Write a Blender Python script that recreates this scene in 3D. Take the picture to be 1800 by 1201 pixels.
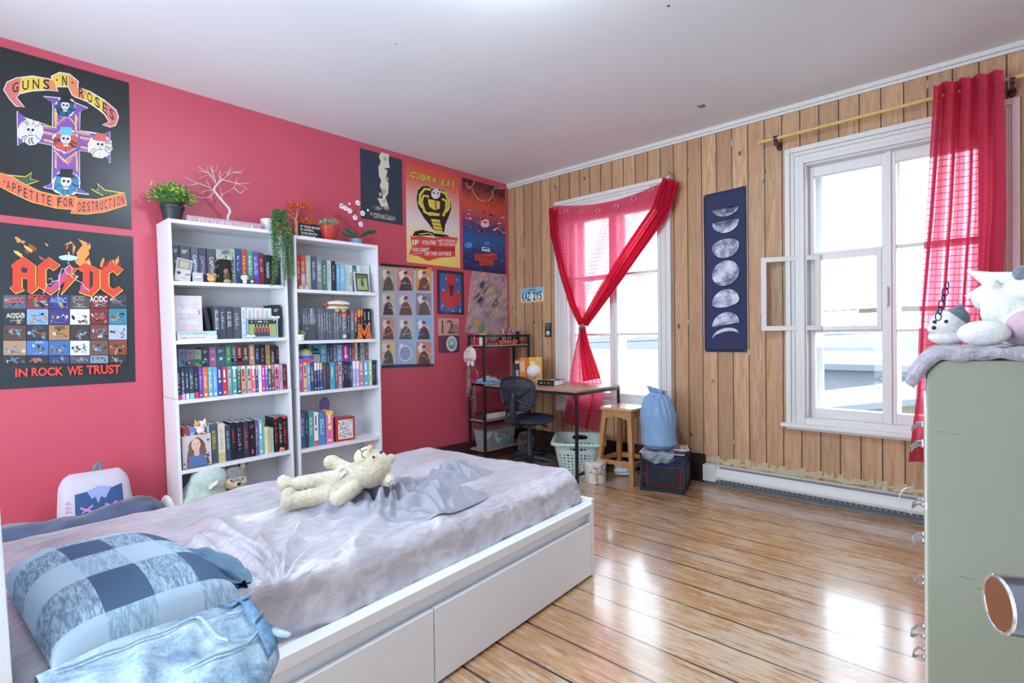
import bpy, math, random
from mathutils import Vector, Matrix, noise
random.seed(7)
for o in list(bpy.data.objects): bpy.data.objects.remove(o)
SC = bpy.context.scene
COL = SC.collection
rad = math.radians
# ------------------------------------------------------------------ camera, world, exposure
FPX = 938.526
YAW, PIT, ROL = 0.75081139, -0.00902973, -0.01121862
CAM = Vector((4.0159, -4.2681, 1.205))
def _axes():
    cy, sy = math.cos(YAW), math.sin(YAW)
    f = Vector((-sy, cy, 0)); r = Vector((cy, sy, 0)); u = Vector((0, 0, 1))
    cp, sp = math.cos(PIT), math.sin(PIT)
    f2 = cp*f+sp*u; u2 = -sp*f+cp*u
    cr, sr = math.cos(ROL), math.sin(ROL)
    return cr*r+sr*u2, -sr*r+cr*u2, f2
RX, UX, FW = _axes()
cd = bpy.data.cameras.new('camera'); cam = bpy.data.objects.new('camera', cd); COL.objects.link(cam)
cd.sensor_width = 36; cd.sensor_fit = 'HORIZONTAL'; cd.lens = FPX/1800*36; cd.clip_start = .02; cd.clip_end = 500
cam.matrix_world = Matrix(((RX.x, UX.x, -FW.x, CAM.x), (RX.y, UX.y, -FW.y, CAM.y), (RX.z, UX.z, -FW.z, CAM.z), (0, 0, 0, 1)))
SC.camera = cam
W = bpy.data.worlds.new('world'); SC.world = W; W.use_nodes = True
wn = W.node_tree; wn.nodes.clear()
wo = wn.nodes.new('ShaderNodeOutputWorld'); wb = wn.nodes.new('ShaderNodeBackground')
wt = wn.nodes.new('ShaderNodeTexCoord'); wz = wn.nodes.new('ShaderNodeSeparateXYZ'); wr = wn.nodes.new('ShaderNodeValToRGB')
wn.links.new(wt.outputs['Generated'], wz.inputs[0]); wn.links.new(wz.outputs['Z'], wr.inputs[0])
wr.color_ramp.elements[0].position = .0; wr.color_ramp.elements[0].color = (.71, .86, 1, 1)
wr.color_ramp.elements[1].position = .8; wr.color_ramp.elements[1].color = (.76, .86, 1, 1)
wn.links.new(wr.outputs[0], wb.inputs[0]); wb.inputs[1].default_value = 3.9
wn.links.new(wb.outputs[0], wo.inputs[0])
SC.view_settings.view_transform = 'Standard'; SC.view_settings.look = 'None'
SC.view_settings.gamma = 1; SC.view_settings.use_curve_mapping = False
SC.view_settings.exposure = 1.2
def area(name, loc, rot, sx, sy, power, col=(1, 1, 1)):
    l = bpy.data.lights.new(name, 'AREA'); l.shape = 'RECTANGLE'; l.size = sx; l.size_y = sy; l.energy = power; l.color = col
    o = bpy.data.objects.new(name, l); COL.objects.link(o); o.location = loc; o.rotation_euler = rot; return o
# light portals in the two window openings guide the sky light into the room
for _x in (1.285, 3.435):
    _l = area('window_daylight', (_x, .24, 1.505), (rad(-90), 0, 0), 1.0, 1.84, 1); _l.data.cycles.is_portal = True
_l = area('window_daylight', (2.05, -4.97, 1.35), (rad(90), 0, 0), 2.5, 1.9, 1); _l.data.cycles.is_portal = True  # portal for the opening added behind the camera to brighten the room
# ------------------------------------------------------------------ ray helpers (pixel of the 1800x1201 frame -> point on a real surface)
def ray(x, y): return (x-900)/FPX*RX-(y-600.5)/FPX*UX+FW
def onz(x, y, z=0.): v = ray(x, y); return CAM+v*((z-CAM.z)/v.z)
def onx(x, y, X=0.): v = ray(x, y); return CAM+v*((X-CAM.x)/v.x)
def ony(x, y, Y=0.): v = ray(x, y); return CAM+v*((Y-CAM.y)/v.y)
# ------------------------------------------------------------------ materials
def lin(c): c /= 255.; return c/12.92 if c <= .04045 else ((c+.055)/1.055)**2.4
def rgb(h):
    h = h.lstrip('#'); return tuple(lin(int(h[i:i+2], 16)) for i in (0, 2, 4))+(1,)
_m = {}
def M(h, rough=.55, metal=0., bump=0., bs=60., var=0., sheen=0., spec=.5, stretch=None, trans=0.):
    k = (h, rough, metal, bump, bs, var, sheen, spec, stretch, trans)
    if k in _m: return _m[k]
    m = bpy.data.materials.new('mat_'+h.strip('#')); m.use_nodes = True; n = m.node_tree; b = n.nodes['Principled BSDF']
    b.inputs['Base Color'].default_value = rgb(h); b.inputs['Roughness'].default_value = rough; b.inputs['Metallic'].default_value = metal
    b.inputs['Specular IOR Level'].default_value = spec
    if sheen: b.inputs['Sheen Weight'].default_value = sheen; b.inputs['Sheen Roughness'].default_value = .4
    if trans: b.inputs['Transmission Weight'].default_value = trans
    if bump or var:
        tc = n.nodes.new('ShaderNodeTexCoord'); mp = n.nodes.new('ShaderNodeMapping'); n.links.new(tc.outputs['Object'], mp.inputs[0])
        if stretch: mp.inputs['Scale'].default_value = stretch
        nz = n.nodes.new('ShaderNodeTexNoise'); nz.inputs['Scale'].default_value = bs; nz.inputs['Detail'].default_value = 4
        n.links.new(mp.outputs[0], nz.inputs[0])
        if bump:
            bp = n.nodes.new('ShaderNodeBump'); bp.inputs['Strength'].default_value = bump; bp.inputs['Distance'].default_value = .01
            n.links.new(nz.outputs[0], bp.inputs['Height']); n.links.new(bp.outputs[0], b.inputs['Normal'])
        if var:
            hs = n.nodes.new('ShaderNodeHueSaturation'); hs.inputs['Color'].default_value = rgb(h)
            mr = n.nodes.new('ShaderNodeMapRange'); mr.inputs[1].default_value = .3; mr.inputs[2].default_value = .7
            mr.inputs[3].default_value = 1-var; mr.inputs[4].default_value = 1+var
            n.links.new(nz.outputs[0], mr.inputs[0]); n.links.new(mr.outputs[0], hs.inputs['Value']); n.links.new(hs.outputs[0], b.inputs['Base Color'])
    _m[k] = m; return m
class NT:
    """small node-graph writer"""
    def __init__(s, name):
        s.m = bpy.data.materials.new(name); s.m.use_nodes = True; s.n = s.m.node_tree; s.b = s.n.nodes['Principled BSDF']
    def new(s, t, **kw):
        nd = s.n.nodes.new('ShaderNode'+t)
        for k, v in kw.items():
            if k.startswith('_'): setattr(nd, k[1:], v)
            else:
                try: nd.inputs[int(k[1:]) if k[0] == 'i' and k[1:].isdigit() else k].default_value = v
                except Exception: nd.inputs[k.replace('_', ' ')].default_value = v
        return nd
    def ln(s, a, b): s.n.links.new(a, b)
    def coord(s, scale=(1, 1, 1), out='Object', rot=(0, 0, 0)):
        tc = s.new('TexCoord'); mp = s.new('Mapping'); mp.inputs['Scale'].default_value = scale; mp.inputs['Rotation'].default_value = rot
        s.ln(tc.outputs[out], mp.inputs[0]); return mp.outputs[0]
    def noise(s, vec, scale, detail=4, rough=.5, dist=0):
        z = s.new('TexNoise'); z.inputs['Scale'].default_value = scale; z.inputs['Detail'].default_value = detail
        z.inputs['Roughness'].default_value = rough; z.inputs['Distortion'].default_value = dist; s.ln(vec, z.inputs[0]); return z.outputs[0]
    def math(s, op, a, b=None, c=None, clamp=False):
        z = s.new('Math'); z.operation = op; z.use_clamp = clamp
        for i, q in enumerate((a, b, c)):
            if q is None: continue
            if isinstance(q, (int, float)): z.inputs[i].default_value = q
            else: s.ln(q, z.inputs[i])
        return z.outputs[0]
    def ramp(s, fac, stops):
        z = s.new('ValToRGB'); e = z.color_ramp.elements
        while len(e) < len(stops): e.new(.5)
        for i, (p, c) in enumerate(stops): e[i].position = p; e[i].color = rgb(c) if isinstance(c, str) else (c, c, c, 1)
        s.ln(fac, z.inputs[0]); return z.outputs[0]
    def mix(s, fac, a, b, mode='MIX'):
        z = s.new('MixRGB'); z.blend_type = mode
        for i, q in enumerate((fac, a, b)):
            if isinstance(q, (int, float)): z.inputs[i].default_value = q if i == 0 else (q, q, q, 1)
            elif isinstance(q, str): z.inputs[i].default_value = rgb(q)
            else: s.ln(q, z.inputs[i])
        return z.outputs[0]
    def bump(s, h, st=.3, dist=.01):
        z = s.new('Bump'); z.inputs['Strength'].default_value = st; z.inputs['Distance'].default_value = dist
        s.ln(h, z.inputs['Height']); s.ln(z.outputs[0], s.b.inputs['Normal'])
    def col(s, c): s.ln(c, s.b.inputs['Base Color'])
    def rough(s, c):
        if isinstance(c, (int, float)): s.b.inputs['Roughness'].default_value = c
        else: s.ln(c, s.b.inputs['Roughness'])
# ------------------------------------------------------------------ mesh builder
class MB:
    def __init__(s): s.v = []; s.f = []; s.mi = []; s.mats = []; s.T = None; s.uv = None
    def add(s, vs, fs, m):
        if m not in s.mats: s.mats.append(m)
        k = s.mats.index(m); o = len(s.v)
        for p in vs: s.v.append(tuple(s.T @ Vector(p)) if s.T else tuple(p))
        for f in fs: s.f.append(tuple(i+o for i in f)); s.mi.append(k)
        return s
    def box(s, x0, x1, y0, y1, z0, z1, m):
        vs = [(x, y, z) for z in (z0, z1) for y in (y0, y1) for x in (x0, x1)]
        return s.add(vs, [(0, 2, 3, 1), (4, 5, 7, 6), (0, 1, 5, 4), (2, 6, 7, 3), (0, 4, 6, 2), (1, 3, 7, 5)], m)
    def hexa(s, b, t, m):   # four bottom points, four top points, same order
        return s.add(list(b)+list(t), [(3, 2, 1, 0), (4, 5, 6, 7)]+[(i, (i+1) % 4, 4+(i+1) % 4, 4+i) for i in range(4)], m)
    def quad(s, a, b, c, d, m): return s.add([a, b, c, d], [(0, 1, 2, 3)], m)
    def prism(s, pts, ext, m):  # planar polygon (3-D points) extruded by vector
        n = len(pts); e = Vector(ext); P = [Vector(p) for p in pts]
        return s.add(P+[p+e for p in P], [tuple(range(n))[::-1], tuple(range(n, 2*n))]+[(i, (i+1) % n, n+(i+1) % n, n+i) for i in range(n)], m)
    def cyl(s, a, b, r0, r1=None, m=None, n=16, cap=True):
        a = Vector(a); b = Vector(b); r1 = r0 if r1 is None else r1; d = (b-a).normalized()
        u = d.orthogonal().normalized(); w = d.cross(u)
        vs = []
        for c, r in ((a, r0), (b, r1)):
            vs += [c+u*r*math.cos(2*math.pi*i/n)+w*r*math.sin(2*math.pi*i/n) for i in range(n)]
        fs = [(i, (i+1) % n, n+(i+1) % n, n+i) for i in range(n)]
        if cap: fs += [tuple(range(n))[::-1], tuple(range(n, 2*n))]
        return s.add(vs, fs, m)
    def tube(s, pts, r, m, n=8, closed=False, flat=None):
        P = [Vector(p) for p in pts]; k = len(P); R = r if isinstance(r, (list, tuple)) else [r]*k
        vs = []; pu = None
        for i in range(k):
            if closed: d = (P[(i+1) % k]-P[i-1]).normalized()
            else: d = (P[min(i+1, k-1)]-P[max(i-1, 0)]).normalized()
            if pu is None: u = d.orthogonal().normalized()
            else:
                u = (pu-d*pu.dot(d)); u = u.normalized() if u.length > 1e-6 else d.orthogonal().normalized()
            pu = u; w = d.cross(u)
            vs += [P[i]+(u*math.cos(2*math.pi*j/n)+w*math.sin(2*math.pi*j/n)*(flat or 1))*R[i] for j in range(n)]
        fs = []
        for i in range(k if closed else k-1):
            a = i*n; b = ((i+1) % k)*n
            fs += [(a+j, a+(j+1) % n, b+(j+1) % n, b+j) for j in range(n)]
        if not closed: fs += [tuple(range(n))[::-1], tuple(range((k-1)*n, k*n))]
        return s.add(vs, fs, m)
    def lathe(s, prof, c, m, n=28, sx=1., sy=1., tilt=None, wob=None):
        c = Vector(c); vs = []
        for (r, z) in prof:
            for i in range(n):
                a = 2*math.pi*i/n; q = r*(wob(a, z) if wob else 1)
                p = Vector((q*math.cos(a)*sx, q*math.sin(a)*sy, z))
                if tilt: p = tilt @ p
                vs.append(c+p)
        k = len(prof); fs = [(j*n+i, j*n+(i+1) % n, (j+1)*n+(i+1) % n, (j+1)*n+i) for j in range(k-1) for i in range(n)]
        if prof[0][0] > 1e-5: fs.append(tuple(range(n))[::-1])
        if prof[-1][0] > 1e-5: fs.append(tuple(range((k-1)*n, k*n)))
        return s.add(vs, fs, m)
    def ell(s, c, r, m, n=16, k=10, rot=None):
        c = Vector(c); r = (r, r, r) if isinstance(r, (int, float)) else r; vs = []
        for j in range(k+1):
            t = math.pi*j/k
            for i in range(n):
                a = 2*math.pi*i/n
                p = Vector((r[0]*math.sin(t)*math.cos(a), r[1]*math.sin(t)*math.sin(a), -r[2]*math.cos(t)))
                if rot: p = rot @ p
                vs.append(c+p)
        return s.add(vs, [(j*n+i, j*n+(i+1) % n, (j+1)*n+(i+1) % n, (j+1)*n+i) for j in range(k) for i in range(n)], m)
    def grid(s, fn, nu, nv, m, closeu=False):
        vs = [fn(i/(nu if closeu else nu-1), j/(nv-1)) for j in range(nv) for i in range(nu)]
        fs = [(j*nu+i, j*nu+(i+1) % nu, (j+1)*nu+(i+1) % nu, (j+1)*nu+i) for j in range(nv-1) for i in range(nu if closeu else nu-1)]
        return s.add(vs, fs, m)
    def leaf(s, c, d, up, L, w, m):
        c = Vector(c); d = Vector(d).normalized(); sd = d.cross(Vector(up)); sd = sd.normalized() if sd.length > 1e-5 else d.orthogonal().normalized()
        n = sd.cross(d)
        return s.add([c, c+d*L*.45+sd*w-n*w*.3, c+d*L, c+d*L*.45-sd*w-n*w*.3, c+d*L*.45+n*w*.15], [(0, 1, 4), (1, 2, 4), (2, 3, 4), (3, 0, 4)], m)
    def build(s, name, parent=None, smooth=False, bevel=0, loc=None, solid=0, sub=0, uv=None, rotz=None, ang=40):
        me = bpy.data.meshes.new(name); me.from_pydata(s.v, [], s.f)
        for m in s.mats: me.materials.append(m)
        me.polygons.foreach_set('material_index', s.mi)
        if smooth:
            me.polygons.foreach_set('use_smooth', [True]*len(me.polygons))
            if ang < 180:
                try: me.set_sharp_from_angle(angle=rad(ang))
                except Exception: pass
        if uv:
            ul = me.uv_layers.new(name='UVMap')
            for lp in me.loops: ul.data[lp.index].uv = uv[lp.vertex_index]
        me.update(); o = bpy.data.objects.new(name, me); COL.objects.link(o)
        if parent: o.parent = parent
        if loc is not None: o.location = loc
        if rotz is not None: o.rotation_euler.z = rotz
        if solid: q = o.modifiers.new('solid', 'SOLIDIFY'); q.thickness = solid; q.offset = 0
        if sub: q = o.modifiers.new('sub', 'SUBSURF'); q.levels = q.render_levels = sub
        if bevel:
            q = o.modifiers.new('bevel', 'BEVEL'); q.width = bevel; q.segments = 2; q.limit_method = 'ANGLE'; q.angle_limit = rad(50)
        return o
def tag(o, label, cat, group=None, kind=None):
    o['label'] = label; o['category'] = cat
    if group: o['group'] = group
    if kind: o['kind'] = kind
    return o
def thing(name, label, cat, loc=(0, 0, 0), rotz=0, group=None):
    o = bpy.data.objects.new(name, None); o.empty_display_size = .05; COL.objects.link(o); o.location = loc; o.rotation_euler.z = rotz
    return tag(o, label, cat, group)
def struct(o): o['kind'] = 'structure'; return o
def rel(parent, mb):   # move world-space builder into parent's space
    inv = parent.matrix_basis.inverted(); mb.v = [tuple(inv @ Vector(p)) for p in mb.v]; return mb
def basis(o):          # matrix_basis of a fresh Empty
    return Matrix.Translation(o.location) @ o.rotation_euler.to_matrix().to_4x4()
# text as mesh: unit-box glyph geometry
_t = {}
def glyphs(sx, bold=.0):
    k = (sx, bold)
    if k in _t: return _t[k]
    cu = bpy.data.curves.new('txt', 'FONT'); cu.body = sx; cu.size = 1; cu.offset = bold; cu.resolution_u = 3
    o = bpy.data.objects.new('txt', cu); COL.objects.link(o)
    dg = bpy.context.evaluated_depsgraph_get(); me = bpy.data.meshes.new_from_object(o.evaluated_get(dg))
    vs = [(v.co.x, v.co.y) for v in me.vertices]; fs = [tuple(p.vertices) for p in me.polygons]
    bpy.data.objects.remove(o); bpy.data.curves.remove(cu); bpy.data.meshes.remove(me)
    if vs:
        x0 = min(v[0] for v in vs); x1 = max(v[0] for v in vs); y0 = min(v[1] for v in vs); y1 = max(v[1] for v in vs)
        w = max(x1-x0, 1e-4); h = max(y1-y0, 1e-4)
        asp = w/h
        vs = [((x-x0)/w, (y-y0)/h) for x, y in vs]
    else: asp = 1
    _t[k] = (vs, fs, asp); return _t[k]
class Art:
    """flat printed design: cast(x, y, layer) gives the 3-D point"""
    def __init__(s, cast): s.c = cast; s.mb = MB(); s.L = 1
    def poly(s, pts, m, L=None):
        s.L += .02 if L is None else 0; l = s.L if L is None else L
        n = len(pts); s.mb.add([s.c(x, y, l) for x, y in pts], [tuple(range(n))], m); return s
    def rect(s, x0, y0, x1, y1, m): return s.poly([(x0, y0), (x1, y0), (x1, y1), (x0, y1)], m)
    def ell(s, cx, cy, rx, ry, m, n=20, a0=0, a1=360, jit=0, rot=0):
        cr, sr = math.cos(rad(rot)), math.sin(rad(rot)); P = []
        full = abs(a1-a0) >= 360
        for i in range(n if full else n+1):
            a = rad(a0+(a1-a0)*i/n); j = 1+random.uniform(-jit, jit)
            x, y = rx*math.cos(a)*j, ry*math.sin(a)*j; P.append((cx+x*cr-y*sr, cy+x*sr+y*cr))
        return s.poly(P, m)
    def stroke(s, pts, w, m, closed=False):
        s.L += .02; P = [Vector((p[0], p[1])) for p in pts]; n = len(P); A = []; B = []
        for i in range(n):
            a = P[i-1] if (i or closed) else P[i]; b = P[(i+1) % n] if (i < n-1 or closed) else P[i]
            d = (b-a); d = d.normalized() if d.length else Vector((1, 0)); q = Vector((-d.y, d.x))*w/2
            A.append(P[i]+q); B.append(P[i]-q)
        vs = [s.c(p.x, p.y, s.L) for p in A]+[s.c(p.x, p.y, s.L) for p in B]
        s.mb.add(vs, [(i, (i+1) % n, n+(i+1) % n, n+i) for i in range(n if closed else n-1)], m); return s
    def text(s, t, q, m, bold=.0, shear=0):   # q: TL TR BR BL
        s.L += .02; vs, fs, _ = glyphs(t, bold); TL, TR, BR, BL = q; out = []
        for x, y in vs:
            a = (BL[0]+(BR[0]-BL[0])*x, BL[1]+(BR[1]-BL[1])*x); b = (TL[0]+(TR[0]-TL[0])*x, TL[1]+(TR[1]-TL[1])*x)
            out.append(s.c(a[0]+(b[0]-a[0])*y+shear*y, a[1]+(b[1]-a[1])*y, s.L))
        if out: s.mb.add(out, fs, m)
        return s
    def ptext(s, t, base, h, m, wf=.8, bold=.02, up=(0, -1)):  # characters along a baseline polyline
        P = [Vector(p) for p in base]; seg = [(P[i+1]-P[i]).length for i in range(len(P)-1)]; T = sum(seg); n = len(t)
        def at(d):
            for i, l in enumerate(seg):
                if d <= l or i == len(seg)-1: return P[i]+(P[i+1]-P[i])*(d/l)
                d -= l
        for i, ch in enumerate(t):
            if ch == ' ': continue
            a = at(T*(i+(1-wf)/2)/n); b = at(T*(i+(1+wf)/2)/n); uu = Vector(up)*h
            if ch in "'.-": mid = (a+b)/2; a = mid+(a-mid)*.35; b = mid+(b-mid)*.35
            if ch == '-': s.text(ch, [a+uu*.55, b+uu*.55, b+uu*.4, a+uu*.4], m, bold)
            elif ch == '.': s.text(ch, [a+uu*.6, b+uu*.6, b+uu*.4, a+uu*.4], m, bold)
            elif ch == "'": s.text(ch, [a+uu, b+uu, b+uu*.7, a+uu*.7], m, bold)
            elif ch == 'I': mid = (a+b)/2; a = mid+(a-mid)*.3; b = mid+(b-mid)*.3; s.text(ch, [a+uu, b+uu, b, a], m, bold)
            else: s.text(ch, [a+uu, b+uu, b, a], m, bold)
        return s
def scribble(A, x0, y0, x1, y1, m, n=8, th=.6, seed=0):  # an unreadable line of lettering
    rn = random.Random(seed); w = (x1-x0)/n
    for i in range(n):
        if rn.random() < .12: continue
        a = x0+w*i; q = w*rn.uniform(.5, .85); mid = (y0+y1)/2; hh = (y1-y0)/2*rn.uniform(.6, 1)
        A.rect(a, mid-hh, a+q*.35, mid+hh, m)
        if rn.random() < .7: A.rect(a, mid+hh*rn.uniform(-.9, .3), a+q, mid+hh*rn.uniform(.4, 1), m)
def Zm(ox, oy, k): return lambda x, y: (ox+x*k, oy+y*k)
# ------------------------------------------------------------------ setting
H = 2.868
def wood_wall():
    t = NT('pine_boards'); c = t.coord(); sp = t.new('SeparateXYZ'); t.ln(c, sp.inputs[0])
    q = t.math('DIVIDE', t.math('ADD', sp.outputs['X'], .022), .122); fr = t.math('FRACT', q); idx = t.math('FLOOR', q)
    gap = t.math('LESS_THAN', t.math('PINGPONG', fr, .5), .034)
    bead = t.math('LESS_THAN', t.math('ABSOLUTE', t.math('SUBTRACT', fr, .12)), .012)
    wn2 = t.new('TexWhiteNoise'); wn2.noise_dimensions = '1D'; t.ln(idx, wn2.inputs['W'])
    off = t.new('CombineXYZ'); t.ln(t.math('MULTIPLY', wn2.outputs[0], 31.), off.inputs['Z']); t.ln(t.math('MULTIPLY', wn2.outputs[0], 7.), off.inputs['Y'])
    va = t.new('VectorMath'); t.ln(c, va.inputs[0]); t.ln(off.outputs[0], va.inputs[1])
    mp = t.new('Mapping'); mp.inputs['Scale'].default_value = (1, 1, .09); t.ln(va.outputs[0], mp.inputs[0])
    g = t.noise(mp.outputs[0], 34, 6, .6, 1.4); g2 = t.noise(mp.outputs[0], 7, 3, .5, .6)
    base = t.ramp(g, [(.25, '#a07754'), (.45, '#c59a74'), (.6, '#d4ac85'), (.8, '#dfbf9a')])
    base = t.mix(t.math('MULTIPLY', wn2.outputs[0], .55), base, '#8f6c52')
    base = t.mix(t.math('MULTIPLY', g2, .35), base, '#b98a60')
    mp2 = t.new('Mapping'); mp2.inputs['Scale'].default_value = (1, 1, .6); t.ln(va.outputs[0], mp2.inputs[0])
    vo = t.new('TexVoronoi'); vo.inputs['Scale'].default_value = 7.5; t.ln(mp2.outputs[0], vo.inputs[0])
    kn = t.ramp(vo.outputs['Distance'], [(.07, 1.), (.12, .0)])
    vc = t.new('SeparateColor'); t.ln(vo.outputs['Color'], vc.inputs[0])
    kn = t.math('MULTIPLY', kn, t.math('GREATER_THAN', vc.outputs[0], .25))
    base = t.mix(t.math('MULTIPLY', kn, .9), base, '#54311d')
    base = t.mix(t.math('MULTIPLY', bead, .45), base, '#7d5c40'); base = t.mix(gap, base, '#4d4034')
    # pale paint left in some of the joints
    pn = t.math('MULTIPLY', gap, t.math('GREATER_THAN', t.noise(c, 6, 3), .66)); base = t.mix(pn, base, '#a9a08c')
    t.col(base); t.rough(.55); t.bump(t.math('SUBTRACT', t.math('MULTIPLY', g, .25), gap), .5, .006); return t.m
def floor_mat():
    t = NT('worn_floor_boards'); c = t.coord(); sp = t.new('SeparateXYZ'); t.ln(c, sp.inputs[0])
    q = t.math('DIVIDE', t.math('ADD', sp.outputs['Y'], 1.055+.1925*40), .1925); fr = t.math('FRACT', q); idx = t.math('FLOOR', q)
    wn2 = t.new('TexWhiteNoise'); wn2.noise_dimensions = '1D'; t.ln(idx, wn2.inputs['W'])
    wid = t.math('MULTIPLY_ADD', wn2.outputs[0], .020, .015)
    gap = t.math('LESS_THAN', t.math('PINGPONG', fr, .5), wid)
    off = t.new('CombineXYZ'); t.ln(t.math('MULTIPLY', wn2.outputs[0], 23.), off.inputs['X']); t.ln(t.math('MULTIPLY', wn2.outputs[0], 9.), off.inputs['Z'])
    va = t.new('VectorMath'); t.ln(c, va.inputs[0]); t.ln(off.outputs[0], va.inputs[1])
    mp = t.new('Mapping'); mp.inputs['Scale'].default_value = (.1, 1, 1); t.ln(va.outputs[0], mp.inputs[0])
    g = t.noise(mp.outputs[0], 26, 7, .65, 1.8); g2 = t.noise(mp.outputs[0], 90, 4, .6, .4)
    base = t.ramp(g, [(.25, '#7c5030'), (.42, '#b07f50'), (.58, '#c89c6c'), (.78, '#dcbd95')])
    base = t.mix(t.math('MULTIPLY', wn2.outputs[0], .3), base, '#875631')
    wear = t.noise(c, 1.7, 5, .6); fl2 = t.noise(mp.outputs[0], 60, 5, .75, .2)
    w1 = t.ramp(t.math('MULTIPLY_ADD', fl2, .65, t.math('MULTIPLY', wear, .5)), [(.56, 0.), (.66, 1.)])
    base = t.mix(t.math('MULTIPLY', w1, .6), base, '#d6cab6')
    # small blue-grey paint flecks
    fk = t.ramp(t.noise(c, 38, 3, .6), [(.66, 0.), (.70, 1.)]); base = t.mix(t.math('MULTIPLY', fk, .35), base, '#9b9a9c')
    fine = t.ramp(g2, [(.3, 0.), (.42, 1.)]); base = t.mix(t.math('MULTIPLY', t.math('SUBTRACT', 1, fine), .55), base, '#4d3120')
    base = t.mix(gap, base, '#22140b'); t.col(base)
    r = t.math('ADD', t.math('MULTIPLY', w1, .22), t.math('MULTIPLY_ADD', g, .16, .17)); t.rough(r)
    t.b.inputs['Coat Weight'].default_value = .8; t.b.inputs['Coat Roughness'].default_value = .13
    t.bump(t.math('SUBTRACT', t.math('MULTIPLY_ADD', fl2, .18, t.math('MULTIPLY', g2, .12)), t.math('MULTIPLY', gap, 1.)), .55, .004); return t.m
def red_mat():
    t = NT('raspberry_wall_paint'); c = t.coord(); n = t.noise(c, 3, 4); t.col(t.mix(n, '#c85264', '#c14c5e'))
    t.rough(t.math('MULTIPLY_ADD', n, .1, .38)); t.bump(t.noise(c, 45, 3), .05, .003); return t.m
def ceil_mat():
    t = NT('ceiling_paint'); c = t.coord(); n = t.noise(c, 1.2, 5); t.col(t.mix(n, '#dee0e5', '#e8eaee')); t.rough(.6)
    t.bump(t.noise(c, 5, 4), .08, .01); return t.m
MW, MF = wood_wall(), floor_mat(); MR = red_mat(); MC = ceil_mat()
WH = M('#e9e7e6', .35); WH2 = M('#dedbd8', .42, bump=.12, bs=40, var=.04); DK = M('#1e2024', .45)
X1, YB = 4.85, -5.0
struct(MB().box(-.1, X1, YB, .12, -.06, 0, MF).build('floor'))
struct(MB().box(-.15, X1, YB, .3, H, H+.08, MC).build('ceiling'))
struct(MB().box(-.12, 0, YB, .3, 0, H, MR).build('wall_left'))
struct(MB().box(X1, X1+.1, YB, .3, 0, H, M('#d9d3cf', .6, bump=.05)).build('wall_right'))
# wall behind the camera, with a wide opening added to let in more daylight
BKM = M('#d9d6d4', .6)
struct(MB().box(0, .8, YB-.1, YB, 0, H, BKM).box(3.3, X1, YB-.1, YB, 0, H, BKM).box(.8, 3.3, YB-.1, YB, 0, .4, BKM).box(.8, 3.3, YB-.1, YB, 2.3, H, BKM).build('wall_back'))
t = thing('ceiling_lamp', 'round flush ceiling lamp above the middle of the room', 'lamp', (2.6, -2.72, H)); EM = bpy.data.materials.new('lamp_glow'); EM.use_nodes = True; EM.node_tree.nodes['Principled BSDF'].inputs['Emission Color'].default_value = (.72, .87, 1, 1); EM.node_tree.nodes['Principled BSDF'].inputs['Emission Strength'].default_value = 44  # fill light added out of view to lift the room's brightness
MB().lathe([(.001, -.15), (.09, -.14), (.16, -.10), (.18, -.05), (.17, -.02)], (0, 0, 0), EM, 32).build('lamp_shade', t, smooth=True); MB().lathe([(.001, -.02), (.19, -.02), (.19, 0), (0, 0)], (0, 0, 0), WH, 32).build('base', t)
WX = (.66, 2.81); ZB, ZT = .58, 2.43
w = MB()
w.box(0, WX[0]+.12, 0, .26, 0, H, MW); w.box(WX[0]+1.13, WX[1]+.12, 0, .26, 0, H, MW); w.box(WX[1]+1.13, X1, 0, .26, 0, H, MW)
for x in WX: w.box(x+.12, x+1.13, 0, .26, 0, ZB, MW); w.box(x+.12, x+1.13, 0, .26, ZT, H, MW)
struct(w.build('wall_window'))
struct(MB().box(0, X1, -.028, 0, H-.03, H, WH2).box(0, X1, -.014, 0, H-.05, H-.03, WH2).build('trim_1', bevel=.003))
BB = M('#2c1d18', .6, bump=.7, bs=22, var=.5)
struct(MB().box(0, 2.19, -.022, 0, 0, .225, BB).box(0, 2.19, -.03, 0, .0, .02, BB).build('baseboard_window'))
struct(MB().box(0, .02, YB, -.03, 0, .15, M('#4a2630', .5)).build('baseboard_left'))
# crust of old plaster left above the heater
cr = MB(); rn = random.Random(3); x = 2.2; CRM = M('#cdbf9f', .9, bump=1, bs=120, var=.15)
while x < X1:
    l = rn.uniform(.012, .035); z0 = .165+rn.uniform(-.012, .012); z1 = .205+rn.uniform(-.02, .02); t_ = rn.uniform(.004, .012)
    cr.hexa([(x, -t_, z0), (x+l, -t_, z0+rn.uniform(-.005, .005)), (x+l, 0, z0), (x, 0, z0)], [(x, -t_*.6, z1), (x+l, -t_*.6, z1+rn.uniform(-.01, .01)), (x+l, 0, z1), (x, 0, z1)], CRM)
    x += l
struct(cr.build('trim_2'))
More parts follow.
